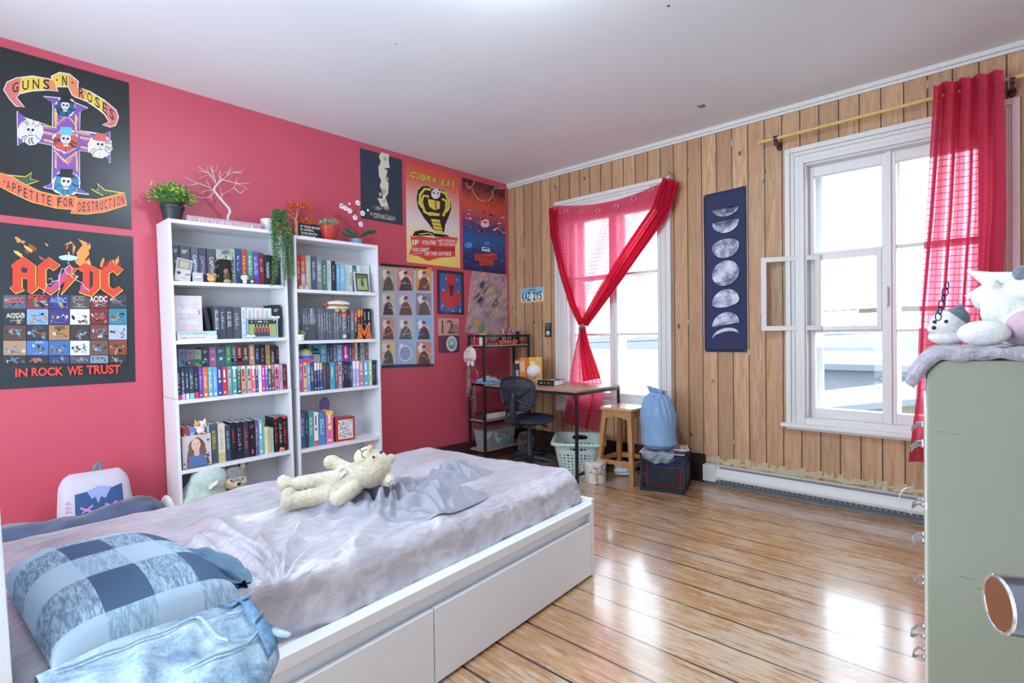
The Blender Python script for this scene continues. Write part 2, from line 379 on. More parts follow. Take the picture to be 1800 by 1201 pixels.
# glass
def glass_mat():
    t = NT('window_glass'); t.n.nodes.remove(t.b); out = [n for n in t.n.nodes if n.type == 'OUTPUT_MATERIAL'][0]
    a = t.new('BsdfTransparent'); a.inputs[0].default_value = (.97, .98, .98, 1); g = t.new('BsdfGlossy'); g.inputs['Roughness'].default_value = .02
    f = t.new('Fresnel'); f.inputs[0].default_value = 1.35; x = t.new('MixShader'); t.ln(f.outputs[0], x.inputs[0]); t.ln(a.outputs[0], x.inputs[1]); t.ln(g.outputs[0], x.inputs[2])
    t.ln(x.outputs[0], out.inputs[0]); return t.m
GL = glass_mat()
PW = M('#e4e1df', .4, bump=.1, bs=30, var=.03)
def frame_xz(mb, x0, x1, z0, z1, y0, y1, wl, wr, wb, wt, m):
    mb.box(x0, x0+wl, y0, y1, z0, z1, m); mb.box(x1-wr, x1, y0, y1, z0, z1, m)
    mb.box(x0+wl, x1-wr, y0, y1, z0, z0+wb, m); mb.box(x0+wl, x1-wr, y0, y1, z1-wt, z1, m); return mb
def window(n, x, vent):
    o = MB(); zlo = ZB-.05 if vent else .46
    # moulded casing: stepped frame round the opening
    for a, b, d in ((0, .035, .034), (.035, .05, .020), (.05, .062, .026), (.062, .095, .018), (.095, .125, .028)):
        o.box(x+a, x+b, -d, 0, zlo, 2.55-a, WH2); o.box(x+1.25-b, x+1.25-a, -d, 0, zlo, 2.55-a, WH2)
        o.box(x+b, x+1.25-b, -d, 0, 2.55-b, 2.55-a, WH2)
    root = struct(o.build('window_%d' % n, bevel=.003))
    j = MB(); j.box(x+.12, x+.135, 0, .25, ZB, ZT, PW).box(x+1.115, x+1.13, 0, .25, ZB, ZT, PW).box(x+.135, x+1.115, 0, .25, ZT-.015, ZT, PW).box(x+.135, x+1.115, 0, .27, ZB-.012, ZB+.012, PW)
    j.build('jamb', root)
    sx_ = .03 if vent else 0.
    MB().box(x-sx_, x+1.25+sx_, -.07 if vent else -.04, 0, ZB-.055, ZB-.028, PW).box(x, x+1.25, -.03, 0, ZB-.075, ZB-.055, PW).box(x+.12, x+1.13, -.02, .10, ZB-.04, ZB+.014, PW).build('window_sill', root, bevel=.004)
    # two casement sashes, three panes each
    zs = [(.66, 1.21), (1.225, 1.77), (1.79, 2.34)]
    for k, (a, b, gl, gr) in enumerate(((x+.135, x+.612, x+.165, x+.573), (x+.612, x+1.115, x+.653, x+1.07))):
        s = MB(); zz0, zz1 = ZB+.012, ZT-.015
        s.box(a, gl, .075, .125, zz0, zz1, PW); s.box(gr, b, .075, .125, zz0, zz1, PW)
        s.box(gl, gr, .075, .125, zz0, zs[0][0], PW); s.box(gl, gr, .075, .125, zs[2][1], zz1, PW)
        s.box(gl, gr, .085, .118, 1.21, 1.225, PW); s.box(gl, gr, .085, .118, 1.77, 1.79, PW)
        sash = s.build('sash', root, bevel=.003)
        for i, (c, d) in enumerate(zs):
            if vent and k == 0 and i == 1: continue
            MB().box(gl, gr, .099, .102, c, d, GL).build('glass', sash)
        if k == 1: MB().box(x+.6, x+.628, .060, .075, zz0, zz1, PW).tube([(x+.607, .06, 1.38), (x+.607, .035, 1.39), (x+.607, .035, 1.5), (x+.607, .06, 1.51)], .006, PW).build('meeting_strip', root)
    # outer storm window
    st = MB(); frame_xz(st, x+.12, x+1.13, ZB+.01, ZT-.01, .205, .235, .07, .07, .06, .06, PW); st.box(x+.59, x+.66, .205, .235, ZB+.07, ZT-.07, PW)
    for z in (1.2, 1.76): st.box(x+.19, x+.59, .21, .232, z, z+.03, PW); st.box(x+.66, x+1.06, .21, .232, z, z+.03, PW)
    so = st.build('storm_sash', root)
    if vent:
        gl, gr = x+.165, x+.573
        v = MB(); frame_xz(v, gl, gr, 1.225, 1.77, .07, .13, .045, .03, .03, .035, PW); v.build('vent_frame', root, bevel=.002)
        ri = MB(); RM = M('#8d929a', .5)
        for cx, cz, r in ((.40, 1.60, .026), (.405, 1.655, .022), (.29, 1.60, .024), (.29, 1.545, .022), (.66+.0, 1.5, .024), (.53, 1.50, .024), (.47, 1.36, .022), (.48, 1.28, .022)):
            c = Vector((x+cx-.09, .222, cz)); ri.tube([c+Vector((math.cos(a)*r, 0, math.sin(a)*r)) for a in [2*math.pi*i/20 for i in range(20)]], .003, RM, 6, True)
        ri.build('vent_hole', so)
        # small inner pane standing open, hinged on its left side
        e = MB(); W_ = .385; frame_xz(e, 0, W_, 1.228, 1.768, -.012, .012, .034, .034, .034, .034, PW)
        vo = e.build('vent_sash', root); ang = rad(180+22)
        vo.location = (x+.21, .045, 0); vo.rotation_euler = (0, 0, ang)
        MB().box(.034, W_-.034, -.002, .002, 1.262, 1.734, GL).build('glass', vo)
        MB().box(W_-.02, W_-.01, -.025, -.012, 1.47, 1.50, M('#b9b4ae', .3, .8)).build('catch', vo)
    return root
window(1, WX[0], False); window(2, WX[1], True)
# baseboard heater
t = thing('baseboard_heater', 'long white electric baseboard heater at the foot of the pine wall', 'heater', (2.2, -.005, 0))
HM = M('#dfdedd', .35); HD = M('#7c8288', .5)
L_ = 2.2
MB().prism([(0, 0, .03), (0, -.012, .03), (0, -.062, .042), (0, -.068, .075), (0, -.060, .118), (0, -.03, .150), (0, 0, .155)], (L_, 0, 0), HM).build('casing', t)
g = MB().box(.12, L_, -.071, -.05, .036, .056, HD)
g.build('lower_grille', t)
hs = MB()
for i in range(62): hs.box(.14+i*.033, .158+i*.033, -.0725, -.07, .041, .050, DK)
hs.build('vent_slot', t)
MB().box(.12, L_, -.045, -.03, .136, .149, HD).build('upper_grille', t)
MB().box(-.004, .10, -.074, 0, .028, .158, HM).build('end_cap', t, bevel=.004)
MB().box(0, L_, -.05, 0, 0, .03, M('#6d7074', .5)).build('foot_rail', t)
# outside world beyond the panes
struct(MB().box(-700, 400, 1.5, 600, -3.4, -3.3, M('#8d8a82', .9, var=.15, bs=.3)).build('ground'))
tl = MB(); rn = random.Random(5); GM = M('#74777b', .9)
struct(MB().box(-300, 200, 30, 42, -3.29, -3.25, M('#9a9c9e', .9)).build('road'))
def tree_line():
    P = [(-520, -3.3)]; x = -520
    while x < 200: P.append((x, .8+noise.noise(Vector((x*.12, 0, 0)))*1.2+rn.uniform(-.3, .3))); x += 2.2
    P.append((200, -3.3)); tl.prism([(a, 150, b) for a, b in P], (0, 6, 0), GM)
    o = tl.build('tree_line'); tag(o, 'distant pale line of trees seen through the left window', 'trees', kind='stuff')
tree_line()
hb = thing('neighbour_shed', 'low gabled roof and board wall outside the lower right window', 'building', (0, 0, 0))
WM = M('#6f6253', .9, var=.2, bs=6, stretch=(8, 1, .3)); RMt = M('#575d64', .8)
MB().box(-.5, 8.2, 8, 14, -3.3, -.72, WM).prism([(-.5, 8, -.72), (8.2, 8, -.72), (3.6, 8, .02)], (0, 6, 0), WM).build('wall', hb)
MB().prism([(-1, 7.7, -.85), (3.6, 7.7, .05), (3.6, 7.7, .16), (-1, 7.7, -.72)], (0, 6.6, 0), RMt).prism([(8.8, 7.7, -.85), (3.6, 7.7, .05), (3.6, 7.7, .16), (8.8, 7.7, -.72)], (0, 6.6, 0), RMt).build('roof', hb)
ho = thing('neighbour_house', 'long flat roofed house outside behind the low gabled roof', 'building', (0, 0, 0))
MB().box(-4, 12, 22, 30, -3.3, -.35, M('#62676e', .9)).build('wall', ho); MB().box(-4.5, 12.5, 21.5, 30.5, -.35, -.1, RMt).build('roof', ho)
up = thing('utility_pole', 'wooden utility pole with crossarm outside the open window pane', 'pole', (1.2, 18, 0))
PM = M('#4a433c', .9); MB().cyl((0, 0, -3.3), (0, 0, 2.4), .13, .1, PM).build('pole', up); MB().box(-1.1, 1.1, -.08, .08, 1.9, 2.05, PM).build('crossarm', up)
cb = MB()
for z, y in ((2.07, 0), (1.2, .1)): cb.tube([(-26, y, z+.1), (-13, y, z-.35), (0, y, z), (13, y, z-.35), (29, y, z+.1)], .02, DK, 5)
cb.build('power_line', up)
# specks on the ceiling
for px, py, s, lb in ((1233, 187, .05, 'largest flaking paint patch on the ceiling above the moon banner'), (697, 77, .008, 'tiny dark nail hole in the ceiling, left one'), (1175, 10, .012, 'small chip in the ceiling paint near the top edge')):
    p = onz(px, py, H); c = MB(); n = 9; c.prism([(p.x+math.cos(a)*s*random.uniform(.4, 1), p.y+math.sin(a)*s*random.uniform(.3, 1), H-.001) for a in [2*math.pi*i/n for i in range(n)]], (0, 0, -.001), M('#8c8c7c' if s > .03 else '#3a3a3a', .8))
    tag(c.build('ceiling_mark'), lb, 'mark')
# ------------------------------------------------------------------ bed
F0 = Vector((2.483, -2.035, 0)); PH = math.atan2(.0776, .997)
BM = Matrix.Translation(F0) @ Matrix.Rotation(PH, 4, 'Z')   # local x: 0 at drawer side, negative to the wall; local y: 0 at foot, negative to head
def bl(x, y, z): return BM @ Vector((x, y, z))
BW, BL = 1.22, 2.165
BWH = M('#eef1f7', .28)
bed = thing('bed', 'white low bed frame with two long drawers facing the room', 'bed', F0, PH)
MB().box(-BW, 0, -.022, 0, .0, .388, BWH).build('footboard', bed, bevel=.002)
MB().hexa([(-BW, -BL, 0), (.01, -BL, 0), (.01, -BL+.03, 0), (-BW, -BL+.03, 0)], [(-BW, -BL-.035, 1.0), (.01, -BL-.035, 1.0), (.01, -BL-.008, 1.0), (-BW, -BL-.008, 1.0)], BWH).build('headboard', bed, bevel=.002)
MB().box(-.055, -.002, -BL, -.022, .325, .362, BWH).box(-.055, -.03, -BL, -.022, .10, .325, BWH).build('side_rail', bed, bevel=.002)
MB().box(-BW+.002, -BW+.05, -BL, -.022, .05, .362, BWH).build('side_rail', bed, bevel=.002)
MB().box(-BW+.05, -.055, -BL, -.022, .17, .2, M('#cfc3ae', .7)).build('slat_base', bed)
for k in range(2):
    a = -.026-k*1.068
    d = MB().box(-.018, 0, a-1.062, a, .012, .272, BWH).build('drawer', bed, bevel=.002)
    MB().box(-.5, -.018, a-1.0, a-.04, .02, .2, M('#e2dfdc', .5)).build('drawer_box', d)
# velvet material
def velvet():
    t = NT('silver_velvet'); c = t.coord(); cs = t.coord((3, .55, 1), rot=(0, 0, .5))
    n = t.noise(cs, 17, 5, .6, 1.2); n2 = t.noise(c, 3.2, 4, .6, .8); n3 = t.noise(t.coord((6, .8, 2), rot=(0, 0, .3)), 60, 4, .7, .6)
    f = t.math('MULTIPLY_ADD', n, .5, t.math('MULTIPLY', n2, .5))
    t.col(t.ramp(f, [(.34, '#a8a5ae'), (.46, '#c0bdc6'), (.54, '#cfccd4'), (.66, '#dfdde4')])); t.rough(t.math('MULTIPLY_ADD', n, .26, .2))
    t.b.inputs['Metallic'].default_value = .22; t.b.inputs['Sheen Weight'].default_value = .2; t.b.inputs['Sheen Roughness'].default_value = .3
    t.bump(t.math('MULTIPLY_ADD', n3, .35, n), .42, .010); return t.m
VEL = velvet()
ML, MWd = 2.11, 1.10
def fold(x, y):  # extra relief of the rumpled fitted sheet (bed-local)
    h = 0.
    # fan of creases running from the middle of the bed to the pinched edge
    px, py = -.06, -1.60
    dx, dy = x-px, y-py; r = math.hypot(dx, dy); a = math.atan2(dy, -dx)
    if -.8 < a < 1.45:
        env = math.exp(-((r-.30)/.30)**2)*min(1, r/.08)*max(0, math.cos((a-.3)*1.25))
        h += env*.022*sum(g*math.exp(-((a-c-.12*math.sin(r*9+c*5))/w)**2) for c, w, g in ((-.55, .07, .8), (-.28, .05, 1.), (-.05, .06, .7), (.17, .045, 1.2), (.40, .07, .9), (.66, .05, 1.1), (.92, .08, .8), (1.2, .06, .7)))
    # long wave ridges
    for (ax, ay, bx, by, w, hh) in ((-.62, -1.25, -.30, -1.42, .03, .024), (-.36, -1.02, -.10, -1.36, .028, .026), (-.75, -1.52, -.36, -1.62, .05, .022), (-.92, -1.05, -.62, -1.25, .05, .02), (-.42, -1.78, -.05, -1.62, .035, .018), (-.2, -.92, -.02, -1.02, .03, .014), (-.52, -1.62, -.30, -1.86, .05, .02), (-.60, -1.15, -.72, -1.5, .04, .018)):
        vx, vy = bx-ax, by-ay; L = math.hypot(vx, vy); t = max(0, min(1, ((x-ax)*vx+(y-ay)*vy)/L/L)); bend = .03*math.sin(t*3.1)
        d = math.hypot(x-ax-vx*t-bend, y-ay-vy*t); h += hh*math.exp(-(d/w)**2)*math.sin(math.pi*min(1, .15+t*.85))**.5
    n = noise.noise(Vector((x*3.2, y*3.2, 1.3))); h += 1.0*.010*n
    h *= 1.75
    h += .0045*noise.noise(Vector((x*16+y*7, y*10, 4.)))
    return h
def mattress_pt(u, v):
    # u: 0..1 round the section from lower wall side over the top to the lower drawer side; v: 0..1 foot to head
    Rr = .075; zt, zb = .535, .33
    y = -.035-v*ML
    hw = MWd; side = zt-Rr-zb; arc = Rr*math.pi/2; top = hw-2*Rr; tot = 2*side+2*arc+top; s = u*tot
    endr = min(1, (min(v, 1-v)*ML)/Rr); er = Rr*(1-math.sqrt(max(0, 1-(1-endr)**2)))
    xl = -.058-hw; 
    if s < side: x, z, k = xl, zb+s, 0
    elif s < side+arc: a = (s-side)/Rr; x, z, k = xl+Rr-Rr*math.cos(a), zt-Rr+Rr*math.sin(a), math.sin(a)
    elif s < side+arc+top: x, z, k = xl+Rr+(s-side-arc), zt, 1
    elif s < side+2*arc+top: a = (s-side-arc-top)/Rr; x, z, k = xl+hw-Rr+Rr*math.sin(a), zt-Rr+Rr*math.cos(a), math.cos(a)
    else: q = s-(side+2*arc+top); x, z, k = xl+hw, zt-Rr-q, 0
    if k > 0: z += fold(x, y)*k
    if z > zb+.02:
        wv = noise.noise(Vector((0, y*7, z*9)))*.013+noise.noise(Vector((1, y*22, z*12)))*.010; x += wv*(1-k)*(1 if x > -.6 else -1)
        if x > -.2: x -= .035*math.exp(-((y+1.60)/.09)**2)*(1-k)
    z -= er*(1 if z > zb+.1 else 0)*.9
    return (x, y, z)
m = MB(); NU, NV = 240, 400
m.grid(mattress_pt, NU, NV, VEL)
for v_ in (0, 1):
    ring = [mattress_pt(i/(NU-1), v_) for i in range(NU)]; m.add(ring, [tuple(range(NU))[:: (1 if v_ == 0 else -1)]], VEL)
o = m.build('mattress', smooth=True, loc=F0, rotz=PH, ang=180)
tag(o, 'mattress in a rumpled silver grey velvet fitted sheet on the white bed', 'mattress')
# crumpled satin sheet lying in the middle
def satin():
    t = NT('grey_satin'); c = t.coord(); t.col(t.mix(t.noise(c, 4), '#878894', '#a3a4af')); t.rough(.48); t.b.inputs['Metallic'].default_value = .05
    t.bump(t.noise(t.coord((1, 1, 1)), 30, 4), .12, .006); return t.m
SAT = satin()
def top_z(x, y): return .535+fold(x, y)
def crumple(x, y):   # rounded, wandering folds of thin cloth
    n1 = noise.noise(Vector((x*5, y*5, 0))); n2 = noise.noise(Vector((x*9, y*9, 4))); n3 = noise.noise(Vector((x*6, y*6, 8)))
    f1 = (.5+.5*math.sin(6.283*((x*.55+y*.83)*8.5+2.1*n1+.5*n2)))**1.4; f2 = (.5+.5*math.sin(6.283*((x*.9-y*.44)*10.5+1.7*n3+.6*n2)))**1.6
    k = .5+.9*n3; k = max(0, min(1, k)); f3 = (.5+.5*math.sin(6.283*((x*.2+y)*19+1.2*n3)))
    return 1.45*(.036*f1*(1-.5*k)+.030*f2*k+.006*f3+.022*max(0, n1+.25))
P0 = BM.inverted() @ onz(698, 872, .56)
def pile(u, v):
    a = u*2*math.pi; q = Vector((math.cos(a)*v, math.sin(a)*v, 0))
    out = 1+.22*noise.noise(Vector((math.cos(a)*1.3, math.sin(a)*1.3, 7)))+.07*math.sin(5*a+1)
    # long axis runs from the teddy (left) to the far right of the bed
    lx, ly = q.x*.24*out, q.y*.40*out
    ang = rad(-38); x = P0.x+lx*math.cos(ang)-ly*math.sin(ang); y = P0.y+lx*math.sin(ang)+ly*math.cos(ang)
    env = (1-v**3.0); h = env*(.012+crumple(x, y))+.004
    if v > .985: h = -.001
    return (x, y, top_z(x, y)+h)
def pile2(u, v):
    a = u*2*math.pi; out = 1+.2*noise.noise(Vector((math.cos(a)*1.3, math.sin(a)*1.3, 17)))+.06*math.sin(6*a+1)
    c = BM.inverted() @ onz(800, 830, .56); lx, ly = math.cos(a)*v*.10*out, math.sin(a)*v*.20*out
    ang = rad(-5); x = c.x+lx*math.cos(ang)-ly*math.sin(ang); y = c.y+lx*math.sin(ang)+ly*math.cos(ang)
    return (x, y, top_z(x, y)+(1-v**3)*(.010+.7*crumple(x+3, y+1))+(.003 if v < .985 else -.001))
m = MB(); m.grid(pile, 260, 90, SAT, closeu=True); m.grid(pile2, 160, 60, SAT, closeu=True); o = m.build('satin_sheet', smooth=True, loc=F0, rotz=PH, ang=180)
tag(o, 'crumpled grey satin sheet heaped beside the teddy bear', 'sheet')
# ------------------------------------------------------------------ soft toys: overlapping lobes fused into one skin
def fuse(name, lobes, mat, parent, vox=.006, smooth=6, noise_amp=.0, rot=None):
    m = MB()
    for l in lobes:
        if len(l) == 2: m.ell(l[0], l[1], mat, 20, 12)
        elif isinstance(l[2], (int, float)): # limb: a, b, ra, rb
            a, b, ra, rb = Vector(l[0]), Vector(l[1]), l[2], l[3]; k = 7
            for i in range(k): t = i/(k-1); m.ell(a+(b-a)*t, ra+(rb-ra)*t, mat, 16, 10)
        else: m.ell(l[0], l[1], mat, 20, 12, rot=l[2])
    o = m.build(name, parent)
    q = o.modifiers.new('r', 'REMESH'); q.mode = 'VOXEL'; q.voxel_size = vox; q.use_smooth_shade = True
    q = o.modifiers.new('s', 'SMOOTH'); q.iterations = smooth; q.factor = .5
    if noise_amp:
        tx = bpy.data.textures.new('fuzz', 'CLOUDS'); tx.noise_scale = .012; tx.noise_depth = 2
        q = o.modifiers.new('d', 'DISPLACE'); q.texture = tx; q.strength = noise_amp; q.mid_level = .5
    return o
def fuzz(h1, h2, sc=70, bump=1.0):
    k = ('fuzz', h1, h2, sc)
    if k in _m: return _m[k]
    t = NT('plush_'+h1.strip('#')); c = t.coord(); n = t.noise(c, sc, 5, .7, .6); n2 = t.noise(c, 14, 3)
    t.col(t.ramp(t.math('MULTIPLY_ADD', n2, .4, t.math('MULTIPLY', n, .6)), [(.36, h1), (.56, h2)])); t.rough(.95)
    t.b.inputs['Sheen Weight'].default_value = .5; t.bump(n, bump, .012); _m[k] = t.m; return t.m
TED = fuzz('#c3b18e', '#e6dcc6', 90, .8)
# teddy bear slumped on its back and side: a = along the body, b = across it, c = towards the room
tP = CAM+ray(597.8, 856.7)*((CAM.z-.628)/-ray(597.8, 856.7).z)
tK = .1278*((tP-CAM).dot(FW))/FPX
tdx = Vector((RX.x, RX.y, 0)).normalized(); taw = Vector((FW.x, FW.y, 0)).normalized(); tU = (Vector((0, 0, .72))+taw*.69).normalized(); tN = tdx.cross(tU)
ted = thing('teddy_bear', 'cream teddy bear with a checked heart patch lying on the bed', 'teddy bear', (tP.x, tP.y, .56))
tM = Matrix((tdx, tU, tN)).transposed()
def T3(x, y, c=0.): return tP-Vector(ted.location)+tdx*((x-1000)*tK)+tU*((600-y)*tK/.88)+tN*(c*tK)
def tr3(a, b, c): return (a*tK, b*tK, c*tK)
body = fuse('body', [
    (T3(1080, 500, 0), tr3(250, 205, 190), tM), (T3(1190, 450, 10), tr3(190, 190, 175), tM), (T3(950, 570, 0), tr3(190, 190, 170), tM),
    (T3(860, 500, 10), T3(420, 545, 0), 122*tK, 104*tK), (T3(250, 565, 20), tr3(118, 112, 112), tM), (T3(215, 540, 55), tr3(85, 100, 80), tM),
    (T3(900, 715, 50), T3(520, 790, 60), 128*tK, 122*tK), (T3(400, 805, 70), tr3(130, 135, 125), tM), (T3(370, 750, 120), tr3(90, 110, 90), tM),
    (T3(1130, 370, -30), T3(860, 265, -30), 85*tK, 95*tK), (T3(790, 245, -20), tr3(118, 105, 100), tM),
    (T3(1230, 620, 60), T3(1110, 770, 110), 108*tK, 110*tK), (T3(1060, 805, 120), tr3(112, 108, 100), tM),
    (T3(1405, 360, 40), tr3(262, 262, 240), tM), (T3(1385, 450, 60), tr3(225, 200, 215), tM),
    (T3(1655, 520, 10), tr3(85, 105, 50), tM), (T3(1610, 190, -60), tr3(70, 90, 50), tM)], TED, ted, .005, 2, .006)
mz = fuse('muzzle', [(T3(1300, 300, 230), tr3(125, 135, 75), tM), (T3(1340, 255, 255), tr3(80, 90, 55), tM), (T3(1290, 345, 250), tr3(85, 70, 50), tM)], fuzz('#c6b898', '#d6caae', 120, .3), body, .004, 3)
MB().ell(T3(1392, 212, 292), tr3(38, 50, 22), M('#cf9f88', .6), rot=tM).build('nose', body, smooth=True)
st = MB(); SM = M('#4a3a33', .7)
st.tube([T3(1365, 240, 310), T3(1330, 262, 318), T3(1300, 272, 314)], 5*tK, SM, 5)
st.tube([T3(1300, 272, 314), T3(1265, 255, 303), T3(1255, 220, 286), T3(1270, 185, 268)], 5*tK, SM, 5); st.tube([T3(1300, 272, 314), T3(1300, 315, 310), T3(1320, 345, 304), T3(1355, 350, 290)], 5*tK, SM, 5)
st.build('mouth_stitch', body)
for q in ((1462, 335, 268), (1540, 235, 215)): MB().ell(T3(*q), 21*tK, M('#141210', .08)).build('eye', body, smooth=True)
MB().ell(T3(1662, 525, 60), tr3(48, 65, 18), fuzz('#cdbfa8', '#d9cdb8', 120, .3), rot=tM).build('ear_lining', body, smooth=True)
def heart(R):
    return [(R*(16*math.sin(t)**3)/16, R*(13*math.cos(t)-5*math.cos(2*t)-2*math.cos(3*t)-math.cos(4*t))/16) for t in [2*math.pi*i/26 for i in range(26)]]
def check_mat():
    t = NT('gingham'); ck = t.new('TexChecker'); ck.inputs['Scale'].default_value = 170; ck.inputs[1].default_value = rgb('#f1eeea'); ck.inputs[2].default_value = rgb('#57504f')
    t.ln(t.coord(), ck.inputs[0]); t.col(ck.outputs[0]); t.rough(.9); return t.m
hp = MB(); H0 = heart(68)
def hpt(x, y): return T3(x, y, 205-((x-1080)**2+(y-500)**2*1.3)*.0016)
vs = [hpt(1060+(-b), 505+a) for a, b in H0]; vi = [hpt(1060-b*.5, 505+a*.5) for a, b in H0]
hp.add(vs+vi+[hpt(1060, 505)], [(i, (i+1) % 26, 26+(i+1) % 26, 26+i) for i in range(26)]+[(26+i, 26+(i+1) % 26, 52) for i in range(26)], check_mat()); hp.build('heart_patch', body, smooth=True, solid=.002)
# ------------------------------------------------------------------ patchwork pillow on the bed
def patch_mat(name, cols, nx, ny, seed, rough=.7):
    t = NT(name); uvn = t.new('UVMap'); sp = t.new('SeparateXYZ'); t.ln(uvn.outputs[0], sp.inputs[0])
    fx = t.math('FLOOR', t.math('MULTIPLY', sp.outputs[0], nx)); fy = t.math('FLOOR', t.math('MULTIPLY', sp.outputs[1], ny))
    cc = t.new('CombineXYZ'); t.ln(fx, cc.inputs[0]); t.ln(fy, cc.inputs[1]); cc.inputs[2].default_value = seed
    ev = t.math('MULTIPLY_ADD', t.math('MODULO', fx, 2), .5, t.math('MULTIPLY', t.math('MODULO', fy, 2), .25))
    z = t.new('ValToRGB'); z.color_ramp.interpolation = 'CONSTANT'; e = z.color_ramp.elements
    while len(e) < len(cols): e.new(.5)
    for i, c in enumerate(cols): e[i].position = i/len(cols); e[i].color = rgb(c)
    t.ln(ev, z.inputs[0]); n = t.noise(t.coord((1, 5, 1)), 30, 6, .8, .8)
    mm = t.math('MULTIPLY', t.math('GREATER_THAN', t.math('MODULO', t.math('ADD', fx, fy), 2), .5), t.ramp(n, [(.45, 0.), (.58, 1.)]))
    t.col(t.mix(t.math('MULTIPLY', mm, .6), z.outputs[0], '#c9dbe6')); t.rough(rough); t.bump(n, .3, .006); return t.m
PMt = patch_mat('blue_patchwork', ['#a9bfd2', '#5f7f9a', '#7fa0b8', '#3c5878'], 3.9, 4.2, 1)
pz = .545
c0 = [onz(5, 1004, .60), onz(262, 948, .60), onz(424, 1044, .58), onz(92, 1178, .57)]   # head-wall, wall, foot, drawer corners
def pil(u, v, s=1):
    a = c0[0]+(c0[1]-c0[0])*u; b = c0[3]+(c0[2]-c0[3])*u; p = a+(b-a)*v
    e = (1-abs(2*u-1)**3.2)*(1-abs(2*v-1)**3.2); e = max(e, 0)**.36
    cr = .006*noise.noise(p*9)+.008*noise.noise(Vector((p.x*4, p.y*16, 1)))*(u**2)
    cen = (c0[0]+c0[2])/2; pinch = .06*(abs(2*u-1)**2*abs(2*v-1)**0+0)*0
    return Vector((p.x, p.y, pz+.055-.03*(1-e)+s*(.078 if s > 0 else .052)*e+(cr*e if s > 0 else 0)))
m = MB(); n = 70
uvl = []
m.grid(lambda u, v: pil(u, v, 1), n, n, PMt); uvl += [(i/(n-1), j/(n-1)) for j in range(n) for i in range(n)]
m.grid(lambda u, v: pil(u, v, -1), n, n, PMt); uvl += [(i/(n-1), j/(n-1)) for j in range(n) for i in range(n)]
o = m.build('pillow', smooth=True, uv=uvl, ang=180); tag(o, 'plump blue and grey checked patchwork pillow at the head of the bed', 'pillow')
# scrunched end of the pillowcase
m = MB()
e0 = onz(330, 985, .60); e1 = onz(428, 1035, .57)
def scr(u, v):
    a = u*2*math.pi; p = e0+(e1-e0)*v; r = .045*(1+.35*math.sin(a*5+v*7))*math.sin(math.pi*min(1, max(0, .12+v*.85)))**.5
    return Vector((p.x+r*.8*math.cos(a)*.5, p.y+r*math.cos(a)*.9, p.z+.012+r*.6*math.sin(a)+.01*noise.noise(p*30)))
m.grid(scr, 60, 40, M('#5d7a93', .7, bump=.3, bs=40), closeu=True)
q = m.build('pillowcase_hem', o, smooth=True, ang=180)
# ------------------------------------------------------------------ light blue jeans over the near corner
def denim():
    t = NT('bleached_denim'); c = t.coord(); n = t.noise(c, 9, 6, .65, .7); n2 = t.noise(c, 160, 3, .6)
    t.col(t.ramp(t.math('MULTIPLY_ADD', n2, .25, t.math('MULTIPLY', n, .8)), [(.34, '#44617c'), (.46, '#6b889f'), (.58, '#93abbc'), (.72, '#bccbd5')])); t.rough(.85)
    t.bump(t.math('MULTIPLY_ADD', n2, .5, n), .5, .006); return t.m
DEN = denim(); DEN2 = M('#5f829f', .85, bump=.5, bs=60, var=.25); STI = M('#9fb5c6', .8)
# outline of the garment on the bed plane: legs run out of frame to the lower left, waistband at right
JL = [(60, 1215), (190, 1150), (300, 1108), (372, 1085), (425, 1078)]   # far edge
JR = [(100, 1330), (240, 1330), (380, 1330), (440, 1280), (492, 1165)]  # near edge
def interp(P, t):
    t *= len(P)-1; i = min(int(t), len(P)-2); f = t-i; return (P[i][0]*(1-f)+P[i+1][0]*f, P[i][1]*(1-f)+P[i+1][1]*f)
def jn(u, v, s=1, up=0):
    a = onz(*interp(JL, u), .575); b = onz(*interp(JR, u), .575); p = a+(b-a)*v
    lo = (BM.inverted() @ p); over = max(0, lo.x+.02)
    e = max(0, 1-abs(2*v-1)**4)**.5
    h = .032*e*s*(1+.5*noise.noise(p*5))-.022*math.exp(-((v-.30-.25*u)/.035)**2)*max(0, .75-u)+(.016*noise.noise(p*12)+.012*math.sin(u*34+v*6)*noise.noise(p*4))*(1 if s > 0 else 0)*e
    return Vector((p.x, p.y, .588+h+up*.004-over*.0))
je = thing('jeans', 'pale bleached blue jeans dropped on the near corner of the bed', 'jeans', (2.6, -3.95, .55))
m = MB(); m.grid(lambda u, v: jn(u, v, 1), 110, 70, DEN); m.grid(lambda u, v: jn(u, v, -.9), 110, 70, DEN); rel(je, m); m.build('leg', je, smooth=True, ang=180)
# waistband, belt loops, pocket, fly seams
def strip(name, us, vs, wid, mat, parent, lift=.004, along='v'):
    m = MB(); k = 26
    def f(a, b):
        u = us[0]+(us[1]-us[0])*a; v = vs[0]+(vs[1]-vs[0])*a
        if along == 'v': u += (b-.5)*wid
        else: v += (b-.5)*wid
        p = jn(min(max(u, 0), 1), min(max(v, 0), 1), 1); p.z += lift+.004*math.sin(math.pi*b); return p
    m.grid(f, k, 6, mat); rel(parent, m); return m.build(name, parent, smooth=True, solid=.003, ang=180)
strip('waistband', (.965, .965), (.04, .96), .075, DEN2, je, .008)
strip('waistband', (.83, .93), (.03, .2), .05, DEN2, je, .006)
for v in (.28, .62): strip('belt_loop', (.92, 1.0), (v, v), .035, DEN, je, .016, 'u')
for dv in (0, .02): strip('pocket_seam', (.60, .74), (.12+dv, .55+dv), .004, STI, je, .007, 'u')
strip('pocket_seam', (.80, .90), (.30, .36), .006, STI, je, .007); strip('fly_seam', (.45, .93), (.62, .70), .005, STI, je, .006, 'u')
strip('leg_seam', (.05, .62), (.22, .2), .006, STI, je, .006, 'u')
